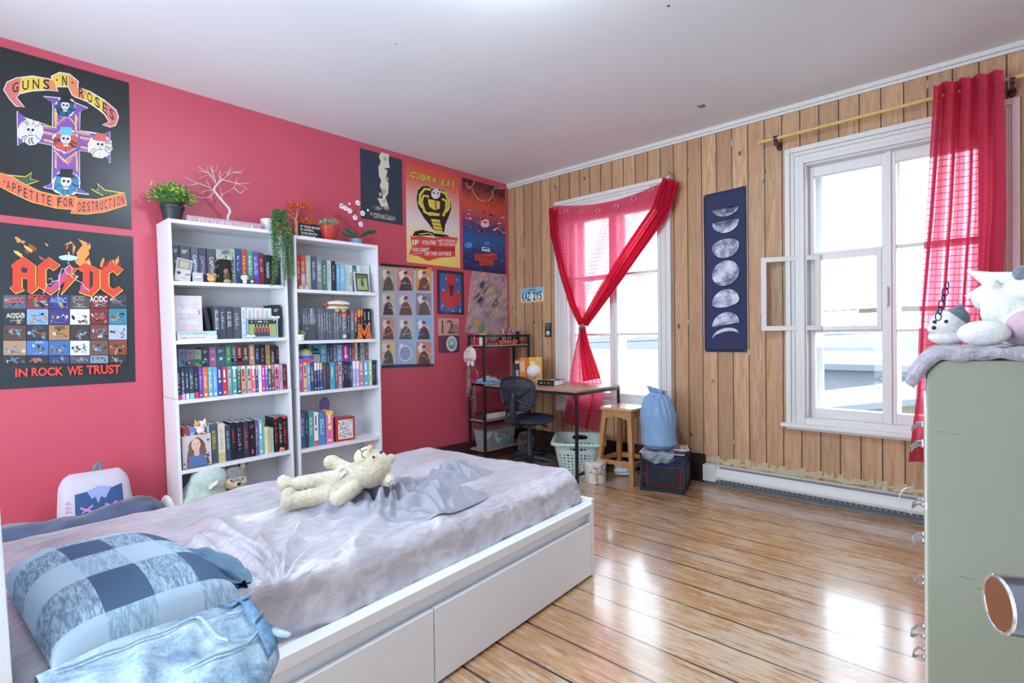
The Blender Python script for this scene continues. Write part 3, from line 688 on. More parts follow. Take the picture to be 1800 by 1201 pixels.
tb = MB(); tb.grid(lambda a, b: jn(.985, .62+.16*b, 1)+Vector((.012+.085*a*math.sin(math.pi*b)**.6, .012*a, -.004+.02*a*math.sin(b*3))), 14, 14, DEN); rel(je, tb); tb.build('flap', je, smooth=True, solid=.004, ang=180)
# ------------------------------------------------------------------ between bed and wall
NV_ = M('#3d4862', .75, bump=.35, bs=14, var=.2, sheen=.3)
def duvet(u, v):
    a = u*2*math.pi; y = -4.35+v*.88; r = .18*(1-abs(2*v-1)**8*.5)
    c = Vector((.86-.06*v, y, .225)); w = 1+.10*noise.noise(Vector((math.cos(a)*2, math.sin(a)*2, v*9)))
    return c+Vector((math.cos(a)*r*1.15*w, 0, math.sin(a)*r*w+.02*math.sin(v*9)))
m = MB(); m.grid(duvet, 60, 80, NV_, closeu=True); m.add([duvet(i/60, 1) for i in range(60)], [tuple(range(60))], M('#cfc6c0', .95, bump=1, bs=90))
o = m.build('duvet_roll', smooth=True, ang=60, loc=(0, 0, 0)); tag(o, 'dark navy rolled duvet lying between bed and red wall', 'duvet')
m = MB(); fr = fuzz('#b9b0a6', '#ded6cc', 60); m.ell((.80, -3.465, .225), (.18, .03, .17), fr, 20, 10); m.build('fleece_lining', o, smooth=True)
# ghost-shaped cushion with a printed face, leaning on the wall
cu = thing('character_cushion', 'white cushion with a navy face print leaning on the red wall', 'cushion', (.35, -3.68, 0), 0)
CW = M('#bdb6c2', .85, bump=.3, bs=60)
def cush(u, v, s):
    w = .175*(1-.10*(v-.35))*math.sqrt(1-.45*max(0, (v-.8)/.2)**2.5); x = (2*u-1); sup = (1-abs(x)**3.5)*(1-abs(2*v-1)**3.5); e = max(sup, 0)**.5
    yy = x*w*(1-.12*max(0, v-.6)**1); zz = v*.465
    return Vector((s*.07*e-.16*v, yy, zz))
m = MB(); m.grid(lambda u, v: cush(u, v, 1), 30, 30, CW); m.grid(lambda u, v: cush(u, v, -1), 30, 30, CW); m.build('body', cu, smooth=True, ang=180)
def cc(u, v, L): p = cush(u, .26+.74*v, 1); return p+Vector((.002+L*.0006, 0, 0))
def cusp(A, pts, mt):   # subdivide polygon outline so it hugs the surface: fan
    A.L += .4; c = (sum(p[0] for p in pts)/len(pts), sum(p[1] for p in pts)/len(pts)); out = []
    for i in range(len(pts)):
        a, b = pts[i], pts[(i+1) % len(pts)]
        for k in range(5): out.append((a[0]+(b[0]-a[0])*k/5, a[1]+(b[1]-a[1])*k/5))
    rings = [[A.c(c[0]+(x-c[0])*t, c[1]+(y-c[1])*t, A.L) for x, y in out] for t in (.001, .33, .66, 1)]; n = len(out)
    vs = sum(rings, []); A.mb.add(vs, [(j*n+i, j*n+(i+1) % n, (j+1)*n+(i+1) % n, (j+1)*n+i) for j in range(3) for i in range(n)], mt)
A = Art(cc); NB = M('#2f4d7c', .8); PK = M('#c77fb5', .8); LV = M('#8f97c4', .8)
cusp(A, [(.2, .42), (.2, .72), (.36, .74), (.52, .78), (.70, .74), (.86, .78), (.84, .52), (.70, .40), (.40, .36)], NB)
cusp(A, [(.36, .74), (.42, .62), (.46, .66), (.50, .54), (.54, .64), (.60, .60), (.70, .76), (.52, .80)], LV)
for (x, d) in ((.34, 1), (.66, 1)):
    cusp(A, [(x-.08, .50), (x-.07, .53), (x+.09, .44), (x+.08, .41)], PK); cusp(A, [(x-.06, .42), (x-.05, .45), (x+.08, .54), (x+.09, .51)], PK)
for k in range(3): cusp(A, [(.08, .60-.06*k), (.11, .63-.06*k), (.15, .60-.06*k), (.15, .58-.06*k), (.11, .605-.06*k), (.08, .58-.06*k)], PK)
A.mb.build('face_print', cu)
MB().tube([cush(.5, 1, 0), cush(.5, 1, 0)+Vector((0, .01, .03)), cush(.5, 1, 0)+Vector((0, .03, .05)), cush(.55, 1, 0)+Vector((0, .02, .0))], .007, M('#3f8a94', .7)).build('loop', cu)
# ------------------------------------------------------------------ metal dresser at right
Dp = CAM+ray(1631, 1180)*1.36; DA = math.atan2(.0986, 1)
dr = thing('dresser', 'pale sage green metal dresser with curved top edge and worn side', 'dresser', (Dp.x, Dp.y, 0), DA-rad(.0))
SG = NT('sage_enamel'); _c = SG.coord(); SG.col(SG.mix(SG.ramp(SG.noise(_c, 2.2, 5), [(.35, 0.), (.7, 1.)]), '#9ba394', '#939883')); SG.rough(.38); SG.bump(SG.noise(_c, 60, 3), .05, .002); SGM = SG.m
DW, DD, DH = .62, .47, 1.135   # along room depth, into the wall, height
R_ = .05
def dprof(): return [(0, .02), (0, DH-R_)]+[(R_-R_*math.cos(a), DH-R_+R_*math.sin(a)) for a in [rad(15*i) for i in range(1, 6)]]+[(R_, DH), (DD, DH), (DD, .02)]
P = dprof()
MB().prism([(x, 0, z) for x, z in P], (0, .02, 0), SGM).build('side_panel', dr, bevel=.003)
MB().prism([(x, DW-.02, z) for x, z in P], (0, .02, 0), SGM).build('side_panel', dr, bevel=.003)
m = MB(); Q = [(x, z) for x, z in P if z > DH-R_-.001]
for i in range(len(Q)-1):
    (a, b), (c, d) = Q[i], Q[i+1]
    if a < DD-.001: m.quad((a, .02, b), (c, .02, d), (c, DW-.02, d), (a, DW-.02, b), SGM)
m.build('top', dr, solid=.004)
MB().box(.02, DD, .02, DW-.02, .02, .06, SGM).build('base', dr)
CH = M('#b9bdc0', .22, .9); SGH = M('#c9ccc0', .3)
for i, zc in enumerate((.885, .628, .371, .13)):
    d = MB().box(-.004, .018, .022, DW-.022, zc-.12, zc+.12, SGH).build('drawer', dr, bevel=.004)
    MB().box(.018, DD-.03, .03, DW-.03, zc-.11, zc+.08, SGM).build('drawer_box', d)
    for yy in (.12, .50):
        h = MB(); h.tube([(-.004, yy-.03, zc+.016), (-.02, yy-.03, zc+.016), (-.032, yy-.02, zc+.004), (-.034, yy, zc-.006), (-.032, yy+.02, zc+.004), (-.02, yy+.03, zc+.016), (-.004, yy+.03, zc+.016)], .0036, CH, 8)
        h.ell((-.006, yy-.03, zc+.016), .008, CH, 10, 6); h.ell((-.006, yy+.03, zc+.016), .008, CH, 10, 6); h.build('handle', d, smooth=True)
for (x, z, l) in ((.022, .955, .018), (.05, .952, .012), (.125, .96, .004), (.11, .905, .004), (.165, .83, .003), (.11, .75, .004), (.205, .79, .006), (.06, .60, .03), (.095, .58, .02)):
    MB().hexa([(x, -.0004, z-.0009), (x+l, -.0004, z-.001), (x+l, .001, z-.001), (x, .001, z-.001)], [(x, -.0004, z+.001), (x+l, -.0004, z-.0), (x+l, .001, z), (x, .001, z+.001)], M('#77705c', .7)).build('scratch', dr)
bpy.context.view_layer.update(); DMx = dr.matrix_basis.copy()
DMx = basis(dr)
# wire loop on the second handle
m = MB(); m.tube([DMx @ Vector((-.035-.035*math.sin(a)-.0, .50, .60+.075*(1-math.cos(a))*.6)) for a in [math.pi*i/16 for i in range(17)]], .0015, M('#c9ccce', .3, .8), 6); tag(m.build('wire_loop'), 'thin wire loop hanging from a dresser handle', 'wire')
# furry blanket on top
FB = fuzz('#8e8796', '#c2bcc8', 60, 1.)
def blk(u, v):
    x = -.035+u*(DD+.06); y = -.012+v*(DW-.04); z = DH+.016
    if x < R_: a = max(0, (R_-x)/(R_+.035)); z -= .075*a**2.2
    z += .010*noise.noise(Vector((x*25, y*25, 0)))
    if y < 0: z -= .004
    return DMx @ Vector((x, y, z))
m = MB(); m.grid(blk, 60, 60, FB); m.build('x').name = 'furry_blanket'
o = bpy.data.objects['furry_blanket']; o.modifiers.new('s', 'SOLIDIFY').thickness = .022; o.modifiers['s'].offset = 0
for p in o.data.polygons: p.use_smooth = True
tag(o, 'lilac grey furry blanket folded over the top of the dresser', 'blanket')
# plush toys on the blanket
def dpos(x, y, z=0): return DMx @ Vector((x, y, DH+.035+z))
bc = dpos(.17, .20)
bu = thing('plush_bear', 'large white plush bear with pink belly slumped on the dresser', 'plush toy', bc, 0)
WP = fuzz('#d8d6d2', '#f1efea', 90, .5)
b_ = fuse('body', [((.04, 0, .055), (.075, .07, .06)), ((.0, .0, .085), (.055, .055, .05)), ((-.055, -.055, .022), (-.11, -.075, .028), .026, .034) if False else ((-.045, -.075, .030), (.055, .03, .034)), ((.07, -.06, .09), (.03, .03, .025)), ((-.02, .05, .125), (.055, .05, .042)), ((.05, .03, .14), (.06, .05, .05)), ((-.03, .02, .16), .018)], WP, bu, .005, 5)
fuse('belly', [((.05, -.035, .05), (.06, .055, .045))], fuzz('#b58ea4', '#cfaabb', 90, .4), b_, .005, 3)
pe = fuse('ear', [((.03, -.0, .185), (.022, .012, .022))], fuzz('#5a6270', '#7b8492', 90, .4), b_, .005, 3)
hu = thing('plush_husky', 'small grey and white plush husky behind the white bear', 'plush toy', dpos(.055, .42), 0)
h_ = fuse('body', [((.0, 0, .02), (.05, .04, .025)), ((0, -.01, .06), (.045, .042, .042)), ((-.03, -.02, .045), (.02, .02, .016))], WP, hu, .004, 4)
fuse('mask', [((.018, .0, .078), (.036, .040, .032)), ((-.02, -.005, .095), (.012, .01, .014)), ((.03, -.015, .105), (.012, .01, .014))], fuzz('#46525f', '#76828e', 90, .5), h_, .004, 3)
for dx in (-.028, .0): MB().ell((dx, -.049+abs(dx)*.2, .066), .0055, DK).build('eye', h_, smooth=True)
MB().ell((-.03, -.042, .048), .006, DK).build('nose', h_, smooth=True)
uh = thing('paper_shape', 'white cut-out shape with pastel stripes lying behind the plush toys', 'toy', dpos(.14, .34), 0)
m = MB(); m.prism([(-.05, 0, .14), (-.01, 0, .17), (-.045, 0, .215), (.01, 0, .205), (.12, 0, .195), (.14, 0, .10), (.06, 0, .10)], (0, .008, 0), M('#efeeec', .6)); m.build('sheet', uh)
for i, c in enumerate(('#e5b8d0', '#f0dc9c', '#c9b5e4')): MB().prism([(.03+i*.03, -.002, .12+i*.01), (.05+i*.03, -.002, .12+i*.01), (.09+i*.02, -.002, .19), (.07+i*.02, -.002, .19)], (0, .002, 0), M(c, .6)).build('stripe', uh)
MB().prism([(.0, .02, 0), (.1, .02, 0), (.1, .02, .12), (.0, .02, .12)], (0, .01, 0), M('#efeeec', .6)).build('stand', uh)
ch = MB()
cp = dpos(.05, .30, .12)
for i in range(6):
    c = cp+Vector((-.0-.004*i, 0, -.018*i+.05)); ch.tube([c+Vector((math.cos(a)*.007*(1 if i % 2 else .6), math.sin(a)*.004, math.sin(a)*.012)) for a in [2*math.pi*k/12 for k in range(12)]], .0018, M('#232c55', .3, .3), 5, True)
rel(uh, ch).build('chain', uh)['label'] = 'dark blue plastic chain'
# ------------------------------------------------------------------ door knob, close to the camera
kp = CAM+ray(1771, 1064)*.45; kd = (RX*.956-FW*.292).normalized()
dk = thing('door', 'edge of the open door with a round metal knob near the camera', 'door', (0, 0, 0))
m = MB(); hp_ = kp+RX*.14+FW*.02
kn = MB(); ax = kd
kn.cyl(kp-ax*.006, kp+ax*.12, .0235, .0255, M('#777b84', .25, .95), 40)
k_ = kn.build('knob', dk, smooth=True)
MB().cyl(kp-ax*.0065, kp-ax*.004, .0215, .0225, M('#b9794a', .12, .95), 40).tube([kp-ax*.006+(UX*math.cos(a)+ax.cross(UX).normalized()*math.sin(a))*.0225 for a in [2*math.pi*i/40 for i in range(40)]], .0015, M('#d9dcde', .15, .95), 6, True).build('knob_face', k_, smooth=True)
dp = kp+ax*.12; md = MB(); n_ = ax; s_ = Vector((0, 0, 1)).cross(n_).normalized(); s_ = -s_ if s_.dot(FW) > 0 else s_
md.hexa([(dp+s_*a+n_*b).to_tuple()[:2]+(0,) for a, b in ((-.07, 0), (.75, 0), (.75, .04), (-.07, .04))], [(dp+s_*a+n_*b).to_tuple()[:2]+(2.0,) for a, b in ((-.07, 0), (.75, 0), (.75, .04), (-.07, .04))], WH)
md.build('door_leaf', dk)
# ------------------------------------------------------------------ bookcases
BKW = M('#e6e6ea', .4)
class Case:
    def __init__(s, yb, W, th, name, shelves, lab):
        s.M = Matrix.Translation((0, yb, 0)) @ Matrix.Rotation(rad(th), 4, 'X'); s.I = s.M.inverted(); s.W = W; s.th = rad(th); s.lab = lab; s.sh = shelves
        o = thing('bookcase', lab, 'bookcase', (0, yb, 0), 0, 'white bookcases'); o.rotation_euler.x = s.th; s.o = o
        a, b = .022, .28
        for y0 in (0, W-.018):
            MB().box(a, b, y0, y0+.018, 0, .842, BKW).build('side_panel', o, bevel=.001)
            MB().box(a, b-.002, y0+.001, y0+.017, .845, 1.95, BKW).build('side_panel', o, bevel=.001)
        MB().box(a, b, .018, W-.018, 1.925, 1.948, BKW).build('top_panel', o, bevel=.001)
        for z in shelves: MB().box(a+.006, b, .018, W-.018, z-.024, z, BKW).build('shelf', o, bevel=.001)
        MB().box(a+.006, b, .018, W-.018, .06, .08, BKW).box(b-.03, b-.012, .018, W-.018, 0, .06, BKW).build('shelf', o)
        k = M('#cfd0d6', .5)
        m = MB().box(a, a+.005, .018, W-.018, .0, 1.925, k); m.build('back_panel', o)
        h = MB()
        for z in [1.0+.08*i for i in range(11)]+[.12+.08*i for i in range(8)]:
            for x in (.06, .24): h.cyl((x, W-.0182, z), (x, W-.0186, z), .003, .003, M('#6d6f75', .6), 6)
        h.build('peg_hole', o)['kind'] = 'stuff'
    def loc(s, px, py, X): return s.I @ onx(px, py, X)
    def put(s, o, p):
        o.location = s.M @ Vector(p); o.rotation_euler.x = s.th; return o
CL = Case(-3.2710, .722, 1.25, 'left', (1.570, 1.204, .835, .400), 'white bookcase on the left, topped by the wire tree and trailing vine')
CR = Case(-2.5170, .695, .5, 'right', (1.565, 1.193, .820, .405), 'white bookcase on the right, topped by the orchid and red pot')
PGE = M('#e6e0d4', .8)
def ordi(n): return '%d%s' % (n, 'th' if 10 < n % 100 < 14 else {1: 'st', 2: 'nd', 3: 'rd'}.get(n % 10, 'th'))
def book_mesh(w, h, d, col, tc, seed, title=None, band=None, style=0):
    """spine faces +x, origin at the foot of the spine's left edge; width runs along +y"""
    rn = random.Random(seed); c = M(col, .5); t = M(tc, .5); m = MB(); e = min(.0022, w*.16)
    m.box(-d, 0, 0, e, 0, h, c).box(-d, 0, w-e, w, 0, h, c).box(-.003, 0, e, w-e, 0, h, c)
    m.box(-d+.004, -.003, e, w-e, .003, h-.004, PGE)
    A = Art(lambda x, y, L: Vector((.0003+.0001*L, x, y)))
    if band: A.rect(e*.3, 0 if band[1] > 0 else h, w-e*.3, abs(band[1])*h if band[1] > 0 else h*(1+band[1]), M(band[0], .5))
    if title:
        a, b, hh = .24, .76, .46; y0, y1 = w*(1-hh)/2, w*(1+hh)/2
        A.text(title, [(y1, h*(1-a)), (y1, h*(1-b)), (y0, h*(1-b)), (y0, h*(1-a))], t, .01)
    elif style == 0 or style == 2:
        z = h*rn.uniform(.80, .88); end = h*rn.uniform(.22, .40); wd = w*rn.uniform(.34, .52); y0 = (w-wd)/2
        while z > end:
            l = rn.uniform(.004, .008); kind = rn.random()
            if kind < .15: z -= l; continue
            A.rect(y0, z-l, y0+wd*.28, z, t); 
            if kind > .4: A.rect(y0+wd*.5, z-l*.45, y0+wd, z, t)
            if kind > .75: A.rect(y0, z-l, y0+wd, z-l*.7, t)
            z -= l+.0022
        if style == 2: A.rect(w*.25, h*.06, w*.75, h*.06+w*.5, t)
    elif style == 1:
        for k in range(3): A.rect(w*.2, h*(.86-.035*k), w*(.8-.1*k), h*(.875-.035*k), t)
        A.ell(w/2, h*.55, w*.18, w*.22, t, 8); A.rect(w*.35, h*.08, w*.65, h*.2, t)
    elif style == 3: A.ell(w/2, h*.5, w*.25, w*.35, t, 10); A.rect(w*.3, h*.08, w*.7, h*.14, t); A.rect(w*.3, h*.62, w*.62, h*.9, t)
    m.mats += [x for x in A.mb.mats if x not in m.mats]; m.add(A.mb.v, A.mb.f, t)
    off = len(m.mi)-len(A.mb.mi)
    for i, k in enumerate(A.mb.mi): m.mi[off+i] = m.mats.index(A.mb.mats[k])
    return m
nb = [0]
def row(case, zb, X, d, zf, data, where, group):
    for i, ln in enumerate(data):
        f = ln.split('|'); x0, x1, yt = map(float, f[0].split(',')); col, tc, cn = f[1:4]
        style = int(f[4]) if len(f) > 4 and f[4] else 0; title = f[5] if len(f) > 5 and f[5] else None
        band = (f[6], float(f[7])) if len(f) > 7 else None
        base = case.M @ Vector((X, 0, zb))
        yb = float(f[8]) if len(f) > 8 else yt+200
        a = case.loc(*zf(x0, (yt*.5+yb*.5)), X); b = case.loc(*zf(x1, (yt*.5+yb*.5)), X); t = case.loc(*zf((x0+x1)/2, yt), X)
        w = max(.006, b.y-a.y-.0012); h = t.z-zb
        nb[0] += 1
        o = book_mesh(w, h, d-.01*random.random(), col, tc, nb[0], title, band, style).build('book')
        case.put(o, (X, a.y+.0006, zb+.0005))
        tag(o, '%s, %s from left, %s' % (cn, ordi(i+1), where), 'book', group)
# ---- left bookcase, top shelf
Z3 = Zm(270, 280, .2)
row(CL, 1.570, .235, .15, Z3, ['168,222,752|#4c4f5c|#cfd0d6|slate book half behind the game console|1', '228,322,760|#474a55|#d6d2d0|thick charcoal book|1', '328,392,770|#4f5b70|#dfe2e8|blue-grey book titled with capitals|0|CAPTIVE', '395,463,780|#3f4250|#a88fc9|dark book with lilac title|0|CAPTIVE',
 '470,546,788|#4d4e58|#dcdcdf|charcoal book with white capitals|0|CAPTIVE', '550,592,795|#9fb0a4|#7d8f84|sage green book', '676,716,790|#9fb0a4|#7d8f84|pale green book|3', '718,768,786|#2f4d86|#dfe8f4|royal blue book', '770,821,790|#a8453f|#ffd9a0|rust red book', '824,872,806|#4d9176|#dff2e4|green book', '874,923,812|#5a52a5|#e1dcff|violet book', '925,970,824|#7a2136|#ffb0b8|maroon book', '975,1030,842|#26333a|#d5e2e2|dark teal book titled Troublemaker|0|TROUBLEMAKER', '1032,1090,850|#20262c|#3a444c|black book behind the vine'], 'top shelf, left bookcase', 'books on the top shelf of the left bookcase')
# ---- left, second shelf
Z5 = Zm(290, 500, .1749)
row(CL, 1.204, .235, .15, Z5, ['490,549,222|#4b4f5c|#d9dbe2|slate book with white title|0', '551,609,224|#474b58|#d5d8e0|slate book with white title|0', '612,679,225|#434754|#d5d8e0|slate book with white title|0', '683,765,230|#50535f|#c6cad2|marbled slate book|0',
 '768,816,232|#d3dbe4|#aab4c0|pale blue book|3', '820,891,234|#dcd8d8|#c0b8b8|off-white book|3', '895,981,236|#e2d6d6|#cdbcbc|blush white book|3', '985,1072,240|#d9dcd6|#bfc4ba|ivory book|3', '1076,1162,208|#23262d|#c5c8cc|tall black book|1'], 'second shelf, left bookcase', 'books on the second shelf of the left bookcase')
# ---- left, third shelf: riser, back row, front row
def riser(case, z0, zt, lab):
    o = MB().box(.03, .135, .03, case.W-.03, 0, zt-z0, BKW).build('riser'); case.put(o, (0, 0, z0)); tag(o, lab, 'riser')
riser(CL, .8355, .975, 'white step lifting the back row of books in the left bookcase')
row(CL, .976, .133, .10, Z5, ['104,130,650|#c77d4a|#f0d8b8|narrow orange book', '134,211,650|#8fb5dc|#4f6f98|light blue book|1', '214,296,652|#c79fc9|#7a5a84|lilac book|1', '298,368,655|#b9c9a4|#6f8560|pale sage book|1', '370,441,636|#47526e|#dfe3ea|navy grey book|1', '444,516,632|#c6759f|#f6dbe8|pink book|1', '519,606,628|#417784|#e1f0f2|teal book|1', '609,668,612|#4d9a80|#e4c26c|green book|3', '670,721,612|#5573ad|#e4c26c|denim blue book|3', '723,778,612|#b03a48|#e4c26c|red book|3', '780,843,612|#4b5464|#e4c26c|slate book|3', '846,900,608|#dba380|#f5e1cc|peach book|3',
 '903,952,608|#2f4260|#b9cbe0|dark blue book', '954,1008,608|#1f2430|#b98fa6|black book', '1011,1055,612|#c09a55|#5b4322|mustard book', '1057,1108,616|#2e2627|#d9d0c9|brown-black book titled Angel|0|ANGEL', '1110,1150,626|#17181d|#c02f60|black book with pink mark|3'], 'back row, third shelf, left bookcase', 'back row of books, third shelf of the left bookcase')
FR = ['118,158,842|#2e3a50|#e2e4ea|navy book with magenta foot|0||#d84c9a|.15', '160,200,841|#2e3a50|#e2e4ea|navy book with lilac foot|0||#c5b0e0|.18', '202,240,840|#2e3a50|#e2e4ea|navy book with white foot|0||#dfdfe6|.18', '242,290,840|#33495a|#e2e4ea|dark teal book with sky blue foot|0||#8fc6df|.18', '292,335,838|#2f2f45|#e2e4ea|indigo book with red foot|0||#d8404c|.2', '338,378,836|#5a4fae|#f0b4dc|blue-violet book|2', '380,430,835|#d8704f|#ffe7da|orange book|2', '432,478,833|#6fb4bd|#e7f7f7|aqua book|2', '480,525,832|#74a7d6|#eef6ff|sky blue book|2', '527,572,830|#2f49a8|#eef0ff|royal blue book with white face|3', '575,622,828|#cc3c48|#ffffff|red book with white face|3', '625,672,826|#8b9097|#e9ecef|grey book', '675,722,825|#4fa796|#e9f4f0|turquoise book|3||#e6efe9|-.1', '724,765,823|#454b55|#e4e7ea|charcoal book|2||#77c7c4|-.12', '767,808,822|#e29a74|#5a3626|apricot book|3||#f1e5dd|-.12', '810,825,821|#57a7ab|#f2f2f2|slim teal book', '827,865,820|#e7a5a0|#3c2a2a|salmon pink book|3||#f4ece8|-.12', '867,910,818|#d97b82|#ffe9ea|coral pink book|3||#f5e7e4|-.12', '912,935,816|#4b4a85|#e9e6ff|indigo book|3||#e2bb8d|-.14', '938,970,815|#f0edf2|#8d8f98|white book', '972,1005,813|#c84aa4|#ffe6f8|magenta book|3', '1007,1035,812|#8560bb|#f5e9ff|purple book|3||#e79db4|-.16', '1037,1068,811|#37665e|#e7f1ee|bottle green book|2||#ead9a8|-.14', '1070,1100,810|#6d4f5c|#efe0e6|mauve brown book|2||#c9868c|-.2', '1102,1146,808|#d8788f|#3f2530|rose pink book|3||#f3c3cb|-.2', '1148,1182,805|#c3a5cd|#6f5480|lilac book', '1184,1218,803|#6e1e28|#e9a9a9|dark red book|0||#c03038|.12']
row(CL, .8355, .262, .125, Z5, [l+('|' * (7-l.count('|'))+'|' if False else '') for l in FR], 'front row, third shelf, left bookcase', 'front row of books, third shelf of the left bookcase')
# ---- left, fourth shelf
Z7 = Zm(290, 690, 1/6)
row(CL, .400, .25, .15, Z7, ['150,184,372|#2b3a2e|#c9b75a|dark green book|0', '186,252,370|#b2413f|#f2e0d0|brick red book titled with capitals|0', '254,325,368|#7088c0|#e4e9f7|periwinkle book|0', '328,432,352|#2a2d36|#c9cbd2|black book behind the cat figurine|1', '436,470,342|#a9c1cf|#5f7f94|pale blue book', '474,555,334|#4c5763|#d7dd5a|slate book with yellow title|0', '557,632,332|#d9d2bf|#8f8a7a|cream book|0||#cfb37a|.25', '635,690,348|#31475c|#b7dcea|blue-black book with cyan swoosh', '693,746,318|#1e2026|#e04a55|black book with red title', '749,820,316|#1f2027|#c3a6dd|black book with violet title', '823,880,308|#343640|#c2606c|dark grey book with red title', '883,950,298|#1b1d26|#d43c9b|black book with pink script|1', '952,984,298|#6c5f86|#d7c9e6|mauve book', '987,1030,290|#79b9d6|#e8f6fb|sky blue book|3', '1033,1049,322|#8fbf4f|#eaf4cf|slim lime book', '1051,1084,368|#e7dcc6|#b98c56|short cream book', '1086,1110,366|#d4bb94|#4f5fb0|short tan book with blue title', '1112,1145,372|#9cc6b0|#de6a4c|short mint book with orange title'], 'fourth shelf, left bookcase', 'books on the fourth shelf of the left bookcase')
row(CL, .400, .25, .15, Z7, ['1148,1193,262|#1c1a20|#e0414c|tall black thriller with red title|0||#d5353f|-.06', '1196,1238,258|#1d1c21|#d5d0cf|tall black thriller with orange foot|2||#d98a4a|.08', '1240,1284,252|#1a191f|#e0414c|tall black thriller with crimson title|0||#d5353f|-.06'], 'right end of fourth shelf, left bookcase', 'black thrillers on the fourth shelf of the left bookcase')
# ---- right bookcase, top shelf
Z4 = Zm(450, 330, 1/6)
row(CR, 1.565, .20, .14, Z4, ['430,468,712|#b04038|#f0c8a8|brick red book|0', '470,520,710|#d0533f|#f7e3d2|vermilion book|0||#c9a3c8|.45', '523,578,716|#a9b8a0|#e9efe3|sage book', '582,635,726|#4d5478|#dfe3f0|indigo grey book', '638,696,732|#7b8d8a|#e3ebe9|grey green book', '700,745,764|#3f7766|#dfeee6|green book', '748,792,770|#b9c5c4|#6f7d80|pale grey book', '795,838,774|#2a303c|#b7bfca|blue-black book', '850,884,810|#6fb3cf|#e9f6fb|sky book', '887,938,812|#8bb6d8|#e9f3fb|light blue book', '941,975,816|#b3d0cf|#6a8f90|pale teal book', '977,1018,820|#ddd8cc|#4b4a48|cream book titled The Prince|0|THE PRINCE', '1021,1058,822|#2f6f86|#a9cfdb|petrol book', '1061,1103,824|#d3d8da|#9aa3a8|white-grey book', '1105,1148,826|#c9d0cc|#97a19c|pale sage book', '1150,1196,826|#dadad8|#a8a8a6|ivory book'], 'top shelf, right bookcase', 'books on the top shelf of the right bookcase')
# ---- right, second shelf
Z6 = Zm(500, 500, 190/1141)
D = []; cols = [('#5d6672', '#d9dde3', 'grey comic volume'), ('#4f5965', '#dde1e6', 'slate comic volume'), ('#68727e', '#e4e7ea', 'pale slate comic volume'), ('#545d68', '#c9817c', 'slate comic volume with reddish lettering')]
x = 138
for i in range(17):
    c = cols[(i*7+i//3) % 4] if i not in (5,) else ('#a9b4bd', '#5a6670', 'silver comic volume')
    D.append('%d,%d,%d|%s|%s|%s' % (x, x+25.5, 252+i*.7, c[0], c[1], c[2])); x += 27.3
D += ['600,660,266|#6a7078|#e9ecef|grey book with two red blocks|2||#d9505c|-.24', '664,693,268|#363c46|#e3e6ea|charcoal book', '696,736,266|#6f757e|#eceef0|grey book|0', '739,768,268|#3b3f4a|#e6e2e4|dark book with red head|0||#cf4552|-.4', '771,801,266|#343038|#e9a046|black book with orange head|0||#e0a04e|-.25', '803,830,266|#2c2a33|#e9a046|black book with amber head|0||#d98f4e|-.2', '834,866,260|#1b2230|#8f9cae|blue-black book|3', '869,914,258|#14171f|#aab2be|tall black book|3']
row(CR, 1.193, .235, .12, Z6, D, 'second shelf, right bookcase', 'books on the second shelf of the right bookcase')
# ---- right, third shelf
riser(CR, .8205, .965, 'white step lifting the back row of books in the right bookcase')
row(CR, .966, .133, .10, Z6, ['298,318,738|#e4e4e8|#b5b9c2|white book under the teal box|3', '320,345,738|#e2e2e6|#b5b9c2|slim white book under teal box|3', '347,376,738|#dfe0e5|#b5b9c2|last white book under teal box|3', '379,446,636|#63a8c2|#eaf6fa|wide aqua book|0', '449,478,640|#3a4a6a|#dfe4ee|navy book', '481,512,640|#465266|#e2e5ea|slate book', '515,552,640|#6a7fa8|#e4e9f4|steel blue book', '555,610,640|#7fb4d8|#e8f3fb|sky blue book|2', '613,682,636|#c0398f|#f9dcef|wide magenta book|3', '684,711,626|#2f6a86|#dceaf0|petrol blue book', '713,742,622|#b0475a|#f2dfe2|crimson book', '745,772,620|#e0d5b9|#7c7050|cream book', '775,797,620|#22242a|#d9c77a|black book with gold title', '800,846,620|#9aa2a8|#4f565c|grey book|1', '850,890,622|#90625a|#d9beb6|brown red book|1'], 'back row, third shelf, right bookcase', 'back row of books, third shelf of the right bookcase')
